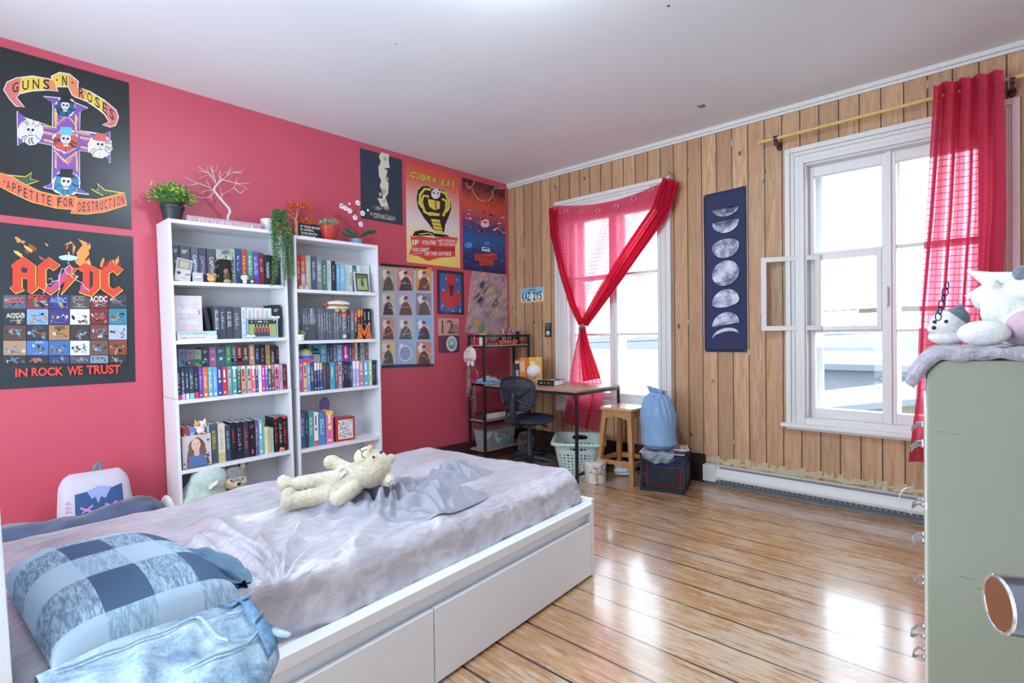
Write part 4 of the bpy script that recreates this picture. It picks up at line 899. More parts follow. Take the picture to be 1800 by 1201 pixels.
row(CR, .8205, .262, .12, Z6, ['150,198,790|#b65f92|#f9e2ef|plum pink book|0||', '200,236,826|#dfb791|#4e4136|peach book|3', '238,273,826|#6a9ccb|#e9f2fb|blue book|0', '275,311,828|#3c4a5b|#dfe4ea|slate blue book|0', '313,342,828|#2f3a66|#e4e6f2|navy book with white head|2||#e9eaf0|-.28', '344,371,828|#3d3f7c|#e0d9ff|indigo book with cream head|2||#e9e2d0|-.25', '373,400,828|#46518a|#e7ebf7|blue-violet book with yellow line|2||#d9cf7c|-.25', '402,441,826|#435061|#d56a6a|grey blue book', '443,476,826|#2f3947|#d8525c|dark book with red title', '480,531,824|#4f9fb8|#eaf7fa|cyan book', '534,571,822|#626b7a|#e59ab0|grey book with pink title', '573,605,820|#e3a5b4|#403038|baby pink book|3', '607,632,818|#39404e|#e3e5ea|charcoal book', '634,654,816|#222c44|#e6e8ee|midnight blue book|0', '656,672,815|#28324c|#d8dbe4|midnight blue slim book|0', '674,690,815|#1e2740|#e6e8ee|ink blue slim book|0', '692,717,814|#3a4c78|#dfe3ee|denim blue book', '719,752,812|#b7b2dc|#f4f2fb|pale lilac book|2||#eeeef4|-.3', '754,790,811|#aab0e0|#f4f4fb|pale periwinkle book|2||#eef0f6|-.3', '792,832,808|#d8808e|#fbe6e8|rose book|3', '835,887,805|#5fb0cf|#eaf7fb|bright sky book|3', '889,925,803|#b8d29a|#f0f6e4|pale lime book|3', '927,965,802|#1f2c48|#8aa0c0|dark navy book', '967,994,802|#62718e|#d8deea|slate blue slim book'], 'front row, third shelf, right bookcase', 'front row of books, third shelf of the right bookcase')
# ---- right, fourth shelf
Z8 = Zm(500, 670, 200/1334)
row(CR, .405, .235, .15, Z8, ['180,240,368|#4b6796|#dfe7f3|denim blue book', '243,279,366|#2f4650|#d9e5e6|dark slate book', '282,340,372|#3f9a94|#e3f4f0|teal book', '344,396,366|#e9e6e8|#a83c50|white book with red foot|3||#d8606c|.16', '400,479,382|#4a86ba|#e9f2fa|thick blue book with white title', '486,571,352|#df77aa|#fbe9a0|thick pink book with yellow panel|3||#e8cf5c|-.12'], 'fourth shelf, right bookcase', 'books on the fourth shelf of the right bookcase')
# ---- helper placing things on a shelf
def on(case, name, label, cat, px, X, zb, group=None):
    """Empty standing on a shelf under the given pixel column"""
    p = case.loc(px, 600, X); q = case.loc(px, 600+(1.2-zb)*220, X)
    o = thing(name, label, cat, (0, 0, 0), 0, group); case.put(o, (X, (p.y+q.y)/2, zb+.0005)); return o
def yat(case, px, py, X): return case.loc(px, py, X).y
# books lying and leaning on the second shelf
def flat_book(case, y0, y1, z, t, X, d, col, tc, label, cat='book'):
    m = MB(); c = M(col, .5); m.box(-d, 0, 0, y1-y0, 0, .002, c).box(-d, 0, 0, y1-y0, t-.002, t, c).box(-.003, 0, 0, y1-y0, .002, t-.002, c).box(-d+.003, -.003, .003, y1-y0-.003, .002, t-.002, PGE)
    A = Art(lambda x, y, L: Vector((.0004+.0001*L, x, y))); scribble(A, .02, t*.3, (y1-y0)*.75, t*.7, M(tc, .5), 22, seed=int(z*999)); m.add(A.mb.v, A.mb.f, M(tc, .5))
    o = m.build('book'); case.put(o, (X, y0, z)); return tag(o, label, cat)
zz = 1.2045
flat_book(CL, .028, .255, zz, .027, .262, .15, '#dcd9dc', '#6d6870', 'pale grey book lying flat, lower of two under the pastel book')
flat_book(CL, .026, .253, zz+.0275, .027, .262, .15, '#b8d6cc', '#c65a78', 'mint and pink book lying flat, upper of two under the pastel book')
# pastel book facing out
pb = thing('book', 'pastel pink and blue book facing outward on the second shelf', 'book'); CL.put(pb, (.205, .026, zz+.0555)); pb.rotation_euler.z = 0
def pastel():
    t = NT('pastel_cover'); n = t.noise(t.coord(), 11, 4, .6, .5); t.col(t.ramp(n, [(.35, '#e9d5e3'), (.46, '#dfe8ee'), (.54, '#f0c9d6'), (.66, '#cfdfea')])); t.rough(.35); return t.m
m = MB(); m.box(-.03, 0, 0, .165, 0, .225, pastel()); m.build('cover', pb, bevel=.001); MB().box(-.027, -.003, .003, .166, .003, .2262, PGE).build('pages', pb)
A = Art(lambda x, y, L: Vector((.0004+.0002*L, x*.165, (1-y)*.225))); WT = M('#ffffff', .4)
A.text('Baisers', [(.16, .30), (.86, .33), (.86, .50), (.16, .48)], WT, .015); A.text('MILLE', [(.22, .10), (.70, .10), (.70, .2), (.22, .2)], M('#f6eef4', .4)); A.text('pour', [(.18, .55), (.5, .55), (.5, .64), (.18, .64)], M('#f6f4fa', .4)); A.text('UN GARS', [(.2, .68), (.8, .70), (.8, .80), (.2, .78)], WT, .01)
A.text('S', [(.84, .4), (.92, .4), (.92, .52), (.84, .52)], DK); A.mb.build('lettering', pb)
# dark marbled face of the leaning book next to it
lb = thing('book', 'dark book leaning with its black scrolled cover showing beside the pastel book', 'book'); CL.put(lb, (.225, .215, zz)); lb.rotation_euler.z = 0
m = MB(); m.hexa([(-.15, .0, .055), (0, .0, .055), (0, .018, .055), (-.15, .018, .055)], [(-.15, -.022, .205), (0, -.022, .205), (0, -.004, .205), (-.15, -.004, .205)], M('#2b2a33', .5)); m.build('cover', lb)
# ------------------------------------------------------------------ posters and flat art helpers
def wallart(name, label, cat, y0, y1, z0, z1, base, X=0., th=.0025):
    o = thing(name, label, cat, (X, (y0+y1)/2, z0), 0); m = MB(); m.box(.0005, th, y0-o.location.y, y1-o.location.y, 0, z1-z0, base)
    m.build('sheet', o); return o
def Ax(zf, o, X=0., th=.0030):  # art traced in zoom pixels on the plane x = X
    lc = Vector(o.location)
    return Art(lambda x, y, L: onx(*zf(x, y), X+th+.0012*L)-lc)
BLK = M('#22262a', .32); 
# --- band poster, upper
po = wallart('poster', 'large black poster reading Guns N Roses on the red wall, upper left', 'poster', -4.05, -3.441, 1.90, 2.815, M('#23282b', .3, bump=.05, bs=5))
Z1 = Zm(0, 60, 250/883); A = Ax(Z1, po)
GP, GY, GO, GPK, GW, GB = M('#7d4fa8', .4), M('#e7c353', .4), M('#e58a5d', .4), M('#d4706a', .4), M('#eceaea', .4), M('#15161a', .4)
Lr = [(25, 345), (45, 300), (100, 275), (200, 262), (330, 285), (358, 355), (300, 345), (200, 350), (120, 368), (100, 395), (150, 455), (100, 445), (60, 400)]
Cr = [(320, 262), (370, 240), (430, 250), (485, 295), (470, 385), (450, 378), (425, 325), (335, 325)]
Rr = [(480, 330), (560, 360), (650, 415), (720, 475), (733, 515), (715, 565), (685, 575), (638, 562), (680, 545), (650, 495), (600, 455), (540, 415), (460, 385)]
for P in (Lr, Rr, Cr): A.stroke(P, 11, GW, True); A.poly(P, GY if P is not Cr else GY)
A.poly([(25, 345), (45, 300), (100, 275), (130, 270), (118, 368), (100, 395), (150, 455), (100, 445), (60, 400)], GPK); A.poly([(270, 273), (330, 285), (358, 355), (285, 345)], GO)
A.poly([(650, 415), (720, 475), (733, 515), (715, 565), (685, 575), (638, 562), (680, 545), (650, 495)], GPK); A.poly([(480, 330), (540, 352), (520, 405), (460, 385)], GO); A.poly([(430, 250), (485, 295), (470, 385), (450, 378), (425, 325)], GO)
A.ptext('GUNS', [(65, 372), (130, 350), (230, 338), (320, 345)], 60, GB, .62, .01); A.ptext('N', [(382, 318), (420, 322)], 62, GB, .8, .02)
A.ell(352, 285, 6, 6, GB, 8); A.ell(450, 302, 6, 6, GB, 8); A.ptext('ROSES', [(480, 385), (560, 425), (640, 480), (715, 548)], 62, GB, .62, .01)
VB = [(330, 405), (262, 388), (400, 400), (545, 460), (495, 480), (492, 600), (555, 610), (650, 625), (680, 605), (682, 800), (650, 745), (492, 722), (492, 960), (555, 995), (410, 975), (268, 950), (325, 925), (328, 690), (160, 655), (112, 692), (108, 478), (150, 520), (270, 560), (328, 575)]
A.stroke(VB, 9, GW, True); A.poly([(330, 405), (400, 400), (495, 480), (492, 960), (410, 975), (325, 925)], GP); A.poly([(262, 388), (400, 400), (330, 430)], GP); A.poly([(545, 460), (400, 400), (495, 482)], GP)
A.poly([(112, 692), (108, 478), (165, 530), (330, 575), (492, 600), (640, 628), (682, 605), (684, 800), (640, 745), (492, 722), (328, 690), (160, 655)], GP); A.poly([(325, 925), (268, 950), (410, 975), (555, 995), (492, 955)], GP)
for a in ([(348, 480), (352, 560), (420, 505), (475, 570), (478, 510)], [(340, 480), (345, 580), (265, 570)], [(470, 500), (470, 605), (560, 622)], [(345, 830), (345, 735), (420, 800), (475, 745), (478, 850)], [(335, 720), (400, 790), (480, 730)], [(270, 655), (340, 672)], [(500, 700), (640, 728)], [(495, 640), (600, 660)], [(225, 600), (330, 620)]): A.stroke(a, 9, GY); A.stroke([(x+6, y+12) for x, y in a], 4, GO)
for (cx, cy, hc, s, hat) in ((405, 447, '#28587c', 62, '#15161a'), (190, 600, '#d9d6d4', 78, None), (408, 655, '#c4574a', 76, '#6db3d2'), (622, 690, '#dcd8d4', 72, '#cf5f50'), (410, 920, '#3f7fa3', 80, '#15161a')):
    A.ell(cx, cy+8, s*1.06, s*.98, GW, 26, jit=.09); A.ell(cx, cy+8, s, s*.92, M(hc, .4), 26, jit=.09)
    for k in range(22): a = random.uniform(0, 6.3); A.stroke([(cx+math.cos(a)*s*.45, cy+math.sin(a)*s*.5), (cx+math.cos(a+.15)*s*.8, cy+4+math.sin(a+.15)*s*.75), (cx+math.cos(a)*s*1.02, cy+8+math.sin(a)*s)], 4, GB if k % 3 else M(hc, .4))
    A.ell(cx, cy-s*.08, s*.42, s*.42, M('#ddd3d0', .4), 18); A.poly([(cx-s*.24, cy+s*.1), (cx+s*.24, cy+s*.1), (cx+s*.18, cy+s*.55), (cx-s*.18, cy+s*.55)], M('#ddd3d0', .4)); A.poly([(cx-s*.05, cy+s*.18), (cx, cy+s*.05), (cx+s*.05, cy+s*.18)], GB)
    A.ell(cx-s*.17, cy-s*.1, s*.12, s*.11, GB, 10, rot=20); A.ell(cx+s*.17, cy-s*.06, s*.12, s*.11, GB, 10, rot=-20); A.rect(cx-s*.2, cy+s*.33, cx+s*.2, cy+s*.39, GB)
    if hat: A.poly([(cx-s*.85, cy-s*.52), (cx-s*.5, cy-s*.62), (cx-s*.42, cy-s*1.05), (cx+s*.5, cy-s*1.0), (cx+s*.52, cy-s*.5), (cx+s*.9, cy-s*.36), (cx+s*.3, cy-s*.34), (cx-s*.3, cy-s*.4)], M(hat, .4))
BLt = [(0, 862), (0, 945), (80, 988), (200, 1042), (345, 1078), (350, 1003), (250, 980), (150, 932), (60, 880)]; BR = [(480, 1022), (600, 1030), (700, 1005), (770, 985), (785, 1060), (650, 1102), (540, 1116), (440, 1112)]; BC = [(340, 1002), (475, 1012), (462, 1088), (345, 1080)]
A.poly([(0, 862), (110, 885), (160, 890), (198, 858), (185, 905), (240, 912), (165, 935), (60, 885)], M('#3b5a3c', .4)); A.stroke([(20, 872), (110, 882), (160, 885), (198, 858), (188, 900), (240, 912), (170, 935)], 6, GY)
A.poly([(562, 962), (605, 970), (600, 925), (650, 970), (760, 990), (640, 1005)], M('#3b5a3c', .4)); A.stroke([(640, 1003), (562, 962), (610, 968), (602, 928), (650, 968), (765, 988)], 6, GY)
for P in (BLt, BR, BC): A.stroke(P, 9, GY, True); A.poly(P, M('#e0704f', .4))
A.ptext('APPETITE', [(35, 958), (120, 1000), (230, 1045), (325, 1068)], 58, GB, .62, .0); A.ptext('FOR', [(352, 1066), (460, 1074)], 52, GB, .7, .01); A.ptext('DESTRUCTION', [(482, 1102), (600, 1096), (700, 1076), (775, 1054)], 56, GB, .66, .0); A.ell(28, 915, 6, 5, GB, 8)
A.mb.build('print', po)
# --- band poster, lower
po = wallart('poster', 'large dark poster reading IN ROCK WE TRUST on the red wall, lower left', 'poster', -4.055, -3.434, .948, 1.858, M('#2b3338', .3, bump=.05, bs=5))
Z2 = Zm(0, 380, 250/938); A = Ax(Z2, po); rn = random.Random(4)
for i in range(26):
    cx = rn.choice([rn.uniform(90, 380), rn.uniform(430, 600), rn.uniform(640, 800)]); cy = rn.uniform(150, 330) if cx < 610 else rn.uniform(290, 340); s = rn.uniform(12, 42)
    a = rn.uniform(-70, -30) if cx < 400 else rn.uniform(-110, -60); A.ell(cx, cy, s, s*.28, M(rn.choice(['#b5452a', '#d06a35', '#e0944a', '#8e3022', '#e8b25c']), .4), 12, jit=.35, rot=a+180 if cx > 400 else 35)
for P in ([(520, 330), (505, 240), (545, 190), (515, 150), (575, 175), (590, 250), (560, 290), (600, 330)], [(480, 180), (420, 190), (470, 165), (500, 205), (480, 260)]): A.poly(P, M('#e09048', .4))
A.ell(450, 275, 66, 18, M('#bcd6ff', .4), 14, jit=.1)
TC = [['#57606e', '#7c3a3a', '#3a3f86', '#4b514a', '#7d2f33', '#3d4247'], ['#2f3338', '#7fa3c4', '#3c3d78', '#dcd8c8', '#7a2f2c', '#3f7f96'], ['#54423f', '#33373b', '#a97950', '#3f3a3a', '#6b4a42', '#aab6c6'], ['#a58a70', '#4a76b4', '#3f6fa8', '#d4d6d6', '#6e5648', '#8a4436'], ['#34383b', '#3b3034', '#33446e', '#4c535b', '#7f93a8', '#30353a']]
xs = [20, 175, 320, 460, 593, 715, 838]; ys = [520, 612, 718, 820, 920, 975]
for j in range(5):
    for i in range(6):
        x0, x1, y0, y1 = xs[i]+2, xs[i+1]-2, ys[j]+2-(3 if i > 3 else 0), ys[j+1]-2-(3 if i > 3 else 0); A.rect(x0, y0, x1, y1, M(TC[j][i], .4))
        k = rn.random(); w, h = x1-x0, y1-y0; cs_ = ['#b9bdc4', '#1d2024', '#8d4a44', '#5f7fae', '#a98a60', '#7f8a96', '#3a3f48']; c1 = M(rn.choice(cs_), .4)
        for q in range(9): A.ell(x0+w*rn.uniform(.12, .88), y0+h*rn.uniform(.3, .86), w*rn.uniform(.04, .13), h*rn.uniform(.05, .14), M(rn.choice(cs_), .4), 7, jit=.45, rot=rn.uniform(0, 90))
        for q in range(3): A.stroke([(x0+w*rn.uniform(.1, .4), y0+h*rn.uniform(.2, .9)), (x0+w*rn.uniform(.6, .9), y0+h*rn.uniform(.2, .9))], 3, M(rn.choice(cs_), .4))
for (x0, y0, x1, y1, c) in ((35, 535, 160, 575, '#c8586a'), (185, 518, 300, 548, '#d0524e'), (332, 538, 440, 572, '#8fa6e0'), (592, 528, 708, 566, '#e9e6e6'), (40, 640, 160, 672, '#c9c9c4'), (358, 726, 430, 746, '#3a2a20'), (620, 660, 690, 680, '#d8604e'), (232, 824, 290, 840, '#b7cdea'), (478, 526, 560, 556, '#a09a86'), (205, 935, 260, 955, '#cf5148'), (215, 725, 290, 748, '#5d6368'), (760, 825, 810, 842, '#c05348')): A.text('AC/DC', [(x0, y0), (x1, y0), (x1, y1), (x0, y1)], M(c, .4), .02)
RD, YL = M('#d0452f', .35), M('#f0b246', .35)
LT = [[(70, 325), (150, 268), (232, 325), (232, 455), (252, 470), (205, 510), (180, 490), (180, 410), (142, 405), (142, 470), (158, 485), (100, 508), (62, 470), (82, 455), (82, 340)],
 [(245, 330), (320, 270), (392, 322), (348, 355), (320, 335), (300, 350), (300, 455), (330, 475), (365, 450), (392, 470), (330, 517), (245, 460)],
 [(440, 330), (505, 342), (462, 398), (512, 392), (398, 517), (430, 432), (388, 442)],
 [(510, 345), (560, 308), (657, 352), (657, 470), (600, 527), (518, 500), (520, 488), (545, 475), (545, 365)],
 [(667, 352), (740, 305), (807, 350), (770, 387), (740, 360), (715, 375), (715, 460), (745, 482), (780, 463), (807, 485), (745, 532), (667, 480)]]
for P in LT: A.stroke([(x+4, y+4) for x, y in P], 8, YL, True); A.poly(P, RD)
A.poly([(142, 335), (180, 345), (180, 375), (142, 370)], M('#2b3338', .35)); A.poly([(592, 362), (612, 372), (612, 460), (592, 480)], M('#2b3338', .35))
A.poly([(385, 410), (440, 345), (470, 350), (410, 450), (340, 500), (310, 490)], M('#b8507a', .35)); A.poly([(530, 450), (555, 460), (595, 495), (530, 500)], M('#b8507a', .35))
LG = M('#e6d9ff', .35)
for P in ([(455, 290), (448, 312), (460, 322), (425, 350), (408, 345), (400, 372), (385, 395), (392, 422), (350, 432), (330, 452), (312, 450), (298, 478), (285, 512)], [(400, 372), (388, 440), (396, 480), (380, 520), (388, 548)], [(460, 322), (478, 350), (470, 372), (505, 398), (498, 420), (540, 440), (560, 470), (590, 492)], [(425, 350), (440, 380), (465, 385), (480, 410)], [(350, 432), (338, 410), (318, 415)]): A.stroke(P, 3.5, LG)
RW = M('#d8483c', .35)
for t_, a, b, c, d in (('IN', 100, 182, 1006, 1062), ('ROCK', 208, 418, 998, 1055), ('WE', 443, 545, 990, 1050), ('TRUST', 570, 795, 982, 1042)): A.text(t_, [(a, c+2), (b, c-3), (b, d-3), (a, d+2)], RW, .035)
A.mb.build('print', po)
# --- small tv posters
ZA = Zm(620, 250, 300/1567)
po = wallart('poster', 'dark blue poster with white smoke column and pale title below', 'poster', -1.822, -1.398, 2.222, 2.815, M('#2f3a4b', .4)); A = Ax(ZA, po)
CRm, CR2 = M('#d8d3c2', .5), M('#b1a98c', .5)
A.poly([(262, 92), (335, 112), (330, 170), (340, 235), (285, 240), (240, 270), (236, 230), (258, 180), (240, 130)], CRm)
A.poly([(240, 270), (285, 240), (320, 260), (305, 330), (330, 380), (325, 470), (300, 510), (320, 560), (330, 600), (260, 590), (240, 540), (225, 512), (275, 520), (270, 450), (248, 400), (262, 350), (240, 310)], CRm)
for i in range(7): A.ell(random.uniform(250, 320), random.uniform(120, 560), 14, 18, CR2, 9, jit=.4)
for i in range(34): a = random.uniform(0, 3.14); r = random.uniform(40, 90); A.stroke([(272+math.cos(a)*r*.5, 600+math.sin(a)*r*.15), (272+math.cos(a)*r, 600+random.uniform(-25, 40)*.8)], 4, CR2)
for i in range(40): A.ell(random.uniform(280, 440), random.uniform(560, 680), 1.6, 1.6, CR2, 5)
A.text('SUPERNATURAL', [(158, 640), (400, 685), (398, 718), (158, 668)], CRm, .0); A.text('JOIN THE HUNT', [(192, 678), (372, 708), (372, 728), (192, 696)], CRm, .02); A.mb.build('print', po)
def rampposter(name, stops):
    t = NT(name); tc = t.new('TexCoord'); sp = t.new('SeparateXYZ'); t.ln(tc.outputs['Generated'], sp.inputs[0]); t.col(t.ramp(sp.outputs['Z'], stops)); t.rough(.35); return t.m
po = wallart('poster', 'orange and yellow snake poster reading Cobra Kai', 'poster', -1.356, -.714, 1.895, 2.82, rampposter('sunset_print', [(0, '#ecd163'), (.18, '#ecd68a'), (.42, '#dfd8d2'), (.62, '#dfb4a8'), (.82, '#dc6f58'), (1, '#d4543c')])); A = Ax(ZA, po)
YK, KB, KR = M('#d9cb4a', .4), M('#272024', .4), M('#cf4a3c', .4)
for P, h in (([(528, 318), (600, 340), (680, 362), (770, 382)], 52), ([(808, 402), (860, 412), (940, 425)], 62)):
    t_ = 'COBRA' if P[0][0] < 600 else 'KAI'; A.ptext(t_, [(x+4, y+4) for x, y in P], h, KB, .9, .05, up=(.18, -1)); A.ptext(t_, P, h, YK, .86, .03, up=(.18, -1))
HOOD = [(735, 425), (690, 400), (640, 400), (598, 440), (585, 520), (598, 600), (650, 690), (720, 780), (760, 830), (840, 830), (850, 760), (880, 690), (905, 620), (905, 560), (880, 490), (840, 440), (790, 430)]
A.stroke(HOOD, 7, GW, True); A.poly(HOOD, KB)
for P in ([(720, 435), (660, 430), (620, 480), (612, 560), (640, 600)], [(800, 450), (850, 470), (885, 540), (885, 600), (860, 640)], [(700, 500), (650, 490), (632, 550), (660, 640), (720, 670)], [(820, 520), (860, 540), (860, 610), (830, 680)]): A.stroke(P, 22, YK)
A.poly([(690, 520), (800, 545), (800, 610), (750, 625), (700, 590)], YK); A.poly([(700, 640), (800, 655), (795, 680), (705, 672)], YK)
A.ell(762, 475, 42, 46, M('#e6e2e2', .4), 16); A.ell(745, 465, 8, 10, KB, 8); A.ell(782, 470, 8, 10, KB, 8); A.poly([(752, 530), (768, 535), (772, 610), (760, 620), (755, 590)], KR)
for k in range(5): A.poly([(715+k*9, 705+k*33), (795+k*9, 712+k*33), (808+k*9, 738+k*33), (730+k*9, 732+k*33)], YK)
A.poly([(548, 860), (570, 820), (640, 805), (740, 830), (770, 870), (900, 875), (860, 850), (560, 862)], KB); A.stroke([(610, 845), (700, 835), (750, 860)], 10, YK)
A.poly([(528, 862), (560, 870), (620, 862), (740, 880), (860, 868), (965, 878), (940, 960), (940, 1050), (800, 1060), (690, 1092), (600, 1045), (512, 1035), (545, 960)], KR)
for t_, q in (('IF', (548, 610, 895, 945)), ("YOU'RE", (632, 765, 900, 940)), ('NOT STRONG', (782, 945, 893, 920)), ('ON THE INSIDE', (795, 942, 925, 950)), ("YOU CAN'T", (545, 700, 968, 1004)), ('ON THE OUTSIDE', (660, 905, 1006, 1040))): A.text(t_, [(q[0], q[2]), (q[1], q[2]+3), (q[1], q[3]+3), (q[0], q[3])], GW, .02)
A.text('BE STRONG', [(718, 960), (940, 968), (940, 1002), (718, 996)], M('#7d1e22', .4), .03); A.stroke([(512, 1035), (640, 1015)], 4, GW); A.mb.build('print', po)
def scifi():
    t = NT('night_print'); tc = t.new('TexCoord'); sp = t.new('SeparateXYZ'); t.ln(tc.outputs['Generated'], sp.inputs[0]); n = t.noise(t.coord(), 13, 6, .75, 1.2)
    f = t.math('ADD', sp.outputs['Z'], t.math('MULTIPLY_ADD', n, .5, -.25)); t.col(t.ramp(f, [(0, '#2a2a58'), (.2, '#2f3f7c'), (.36, '#2c62a0'), (.5, '#4a3c78'), (.6, '#b04a5a'), (.74, '#d8563f'), (.9, '#7c2b2c'), (1, '#3a1a22')])); t.rough(.3); return t.m
po = wallart('poster', 'red and blue night poster reading Stranger Things beside the corner', 'poster', -.672, -.054, 1.884, 2.808, scifi()); A = Ax(ZA, po)
LN = M('#f4c9a0', .4)
for P in ([(1040, 370), (1060, 420), (1100, 430), (1120, 480), (1160, 530), (1220, 545)], [(1380, 430), (1310, 420), (1280, 450), (1290, 490), (1240, 545)], [(1120, 350), (1100, 400), (1060, 420)]): A.stroke(P, 5, LN)
for i in range(60):
    x, y = random.uniform(1015, 1395), random.uniform(610, 860); A.ell(x, y, random.uniform(4, 18), random.uniform(3, 9), M(random.choice(['#26314f', '#d8574a', '#eab08f', '#3f6fa8', '#1c1a2c', '#8a3550', '#cfd9e6']), .4), 8, jit=.4)
A.ell(1215, 745, 40, 38, M('#e6d9cf', .4), 12, jit=.15); A.ell(1215, 735, 24, 10, KR, 10); A.ell(1065, 945, 38, 28, M('#5b93cf', .4), 12); A.ell(1235, 930, 28, 18, M('#4f8fd0', .4), 10)
for i in range(4): A.stroke([(1020+i*60, 870), (1060+i*75, 930+i*8), (1020+i*100, 980)], 6, M('#3f74b8', .4))
A.poly([(1185, 960), (1255, 970), (1262, 1008), (1185, 998)], M('#e7e2df', .4)); A.rect(1195, 972, 1250, 982, KB)
TI = M('#d7453c', .35); A.rect(1122, 1026, 1322, 1086, TI); A.rect(1165, 1086, 1290, 1134, TI)
A.text('STRANGER', [(1132, 1030), (1318, 1048), (1318, 1092), (1132, 1076)], KB, .0); A.text('THINGS', [(1168, 1086), (1288, 1098), (1288, 1138), (1168, 1128)], KB, .0)
for i in range(12): A.ell(random.uniform(1030, 1390), random.uniform(1020, 1180), 3, 3, GW, 6)
A.mb.build('print', po)
# --- grid poster
ZB_ = Zm(650, 440, 270/1474)
po = wallart('poster', 'tall grid poster of twelve pale picture panels beside the right bookcase', 'poster', -1.655, -1.055, .95, 1.835, M('#a9c4dc', .25)); A = Ax(ZB_, po)
PC = [['#b9bb8d', '#cf8f86', '#d9995c'], ['#cfc9be', '#b9b3cf', '#8e8f9c'], ['#d29a8c', '#c3b8c9', '#8fb3d6'], ['#dcc79a', '#9fb3dc', '#cf8a7c']]
for j in range(4):
    for i in range(3):
        x0 = (105, 258, 440)[i]+4; x1 = (240, 420, 590)[i]; y0 = (160, 405, 640, 872)[j]+i*3; y1 = (390, 625, 858, 1095)[j]
        A.poly([(x0, y0), (x1, y0+4), (x1, y1), (x0, y1)], M(PC[j][i], .3)); w, h = x1-x0, y1-y0
        A.ell(x0+w*.3, y0+h*.3, w*.2, h*.2, M('#e9e4de', .3), 12, jit=.3); A.ell(x0+w*.7, y0+h*.6, w*.2, h*.2, M('#d9c4b0', .3), 12, jit=.3)
        dk_ = M(('#5b5f5a', '#4a4650', '#6a5048')[(i+j) % 3], .3)
        if (j, i) == (3, 1): A.ell(x0+w*.5, y0+h*.52, w*.40, h*.36, M('#d9dcd8', .3), 24); A.ell(x0+w*.5, y0+h*.52, w*.33, h*.30, M('#8f9fc9', .3), 24); continue
        A.poly([(x0+w*.12, y1-3), (x0+w*.25, y0+h*.58), (x0+w*.42, y0+h*.42), (x0+w*.64, y0+h*.42), (x0+w*.82, y0+h*.6), (x0+w*.92, y1-3)], dk_)
        A.ell(x0+w*.53, y0+h*.3, w*.13, h*.12, M('#c9a78e', .3), 12, jit=.08); A.ell(x0+w*.52, y0+h*.23, w*.14, h*.07, dk_, 10, jit=.2)
        for q in range(4): A.stroke([(x0+w*random.random(), y0+h*random.uniform(.4, .9)), (x0+w*random.random(), y0+h*random.uniform(.4, .9))], 3, M(random.choice(['#efe9e2', '#3c3c44', '#b5453c']), .3))
A.poly([(100, 125), (560, 165), (540, 180), (100, 150)], DK); A.poly([(115, 1100), (610, 1090), (612, 1112), (115, 1132)], M('#2c3a4c', .3)); A.mb.build('print', po)
# --- framed red and blue print
po = wallart('picture', 'small black bordered red and blue abstract print under the snake poster', 'picture', -1.01, -.668, 1.43, 1.858, M('#2b2b31', .35)); A = Ax(ZB_, po)
A.poly([(670, 218), (878, 235), (885, 598), (675, 585)], M('#2f5fa3', .35))
for i in range(46): x, y = random.uniform(680, 870), random.uniform(240, 580); A.stroke([(x, y), (x+random.uniform(-14, 14), y+random.uniform(15, 45))], 5, M(random.choice(['#6fa6d8', '#d5e2ee', '#1d3566', '#3f7fc4']), .35))
A.poly([(740, 228), (820, 235), (828, 330), (810, 375), (872, 420), (880, 470), (850, 520), (800, 560), (740, 555), (680, 470), (678, 410), (745, 375), (735, 320)], M('#b8323c', .35)); A.poly([(760, 330), (810, 340), (800, 430), (770, 440)], M('#4d1a26', .35)); A.mb.build('print', po)
po = wallart('picture', 'small pink paper print with the number twelve below the abstract print', 'picture', -1.002, -.737, 1.225, 1.39, M('#c99a94', .6)); A = Ax(ZB_, po)
A.text('12', [(690, 670), (800, 672), (815, 800), (690, 800)], M('#5b4444', .6)); [A.stroke([(770, 720+18*k), (858, 722+18*k)], 7, M('#5e4c4a', .6)) for k in range(5)]; A.mb.build('print', po)
po = wallart('picture', 'dark plum square print with a pale round emblem, lowest on the red wall', 'picture', -1.002, -.737, 1.055, 1.222, M('#5f3a55', .4)); A = Ax(ZB_, po)
A.ell(786, 898, 52, 74, M('#d9d4da', .4), 26); A.ell(786, 898, 38, 56, M('#8fb6c0', .4), 24); A.poly([(752, 915), (822, 912), (800, 945), (775, 948)], M('#7fa068', .4)); A.ell(788, 890, 14, 18, M('#c7d9e6', .4), 12); A.mb.build('print', po)
# --- photo collage (streaky colours)
def streaks():
    t = NT('collage_print'); n = t.new('TexNoise'); n.inputs['Scale'].default_value = 9; n.inputs['Detail'].default_value = 6; n.inputs['Roughness'].default_value = .62
    r0 = t.coord(rot=(rad(-42), 0, 0))
    def sc(v): mp = t.new('Mapping'); mp.inputs['Scale'].default_value = v; t.ln(r0, mp.inputs[0]); return mp.outputs[0]
    t.ln(sc((1, .45, 5.)), n.inputs[0]); n2 = t.noise(sc((1, .8, 1.6)), 9, 3, .5)
    c = t.ramp(n.outputs[0], [(.3, '#4a3b44'), (.42, '#8d7d84'), (.5, '#c9b9bb'), (.56, '#b0656f'), (.64, '#dcd3cf'), (.74, '#9a8f9c')])
    b = t.ramp(n2, [(.34, '#3b4a86'), (.44, '#a08890'), (.52, '#c98e93'), (.62, '#c9b0a0'), (.74, '#d6c44e')]); t.col(t.mix(.42, c, b)); t.rough(.45); return t.m
po = thing('photo_collage', 'collage of blurred overlapping photos between night poster and desk rack', 'collage', (0, -.33, 1.3)); SM2 = streaks()
m = MB(); P = [(-.62, 1.45), (-.60, 1.62), (-.58, 1.76), (-.55, 1.88), (-.06, 1.88), (-.03, 1.80), (-.04, 1.32), (-.10, 1.24), (-.26, 1.15), (-.38, 1.22), (-.55, 1.24), (-.66, 1.25), (-.64, 1.35)]
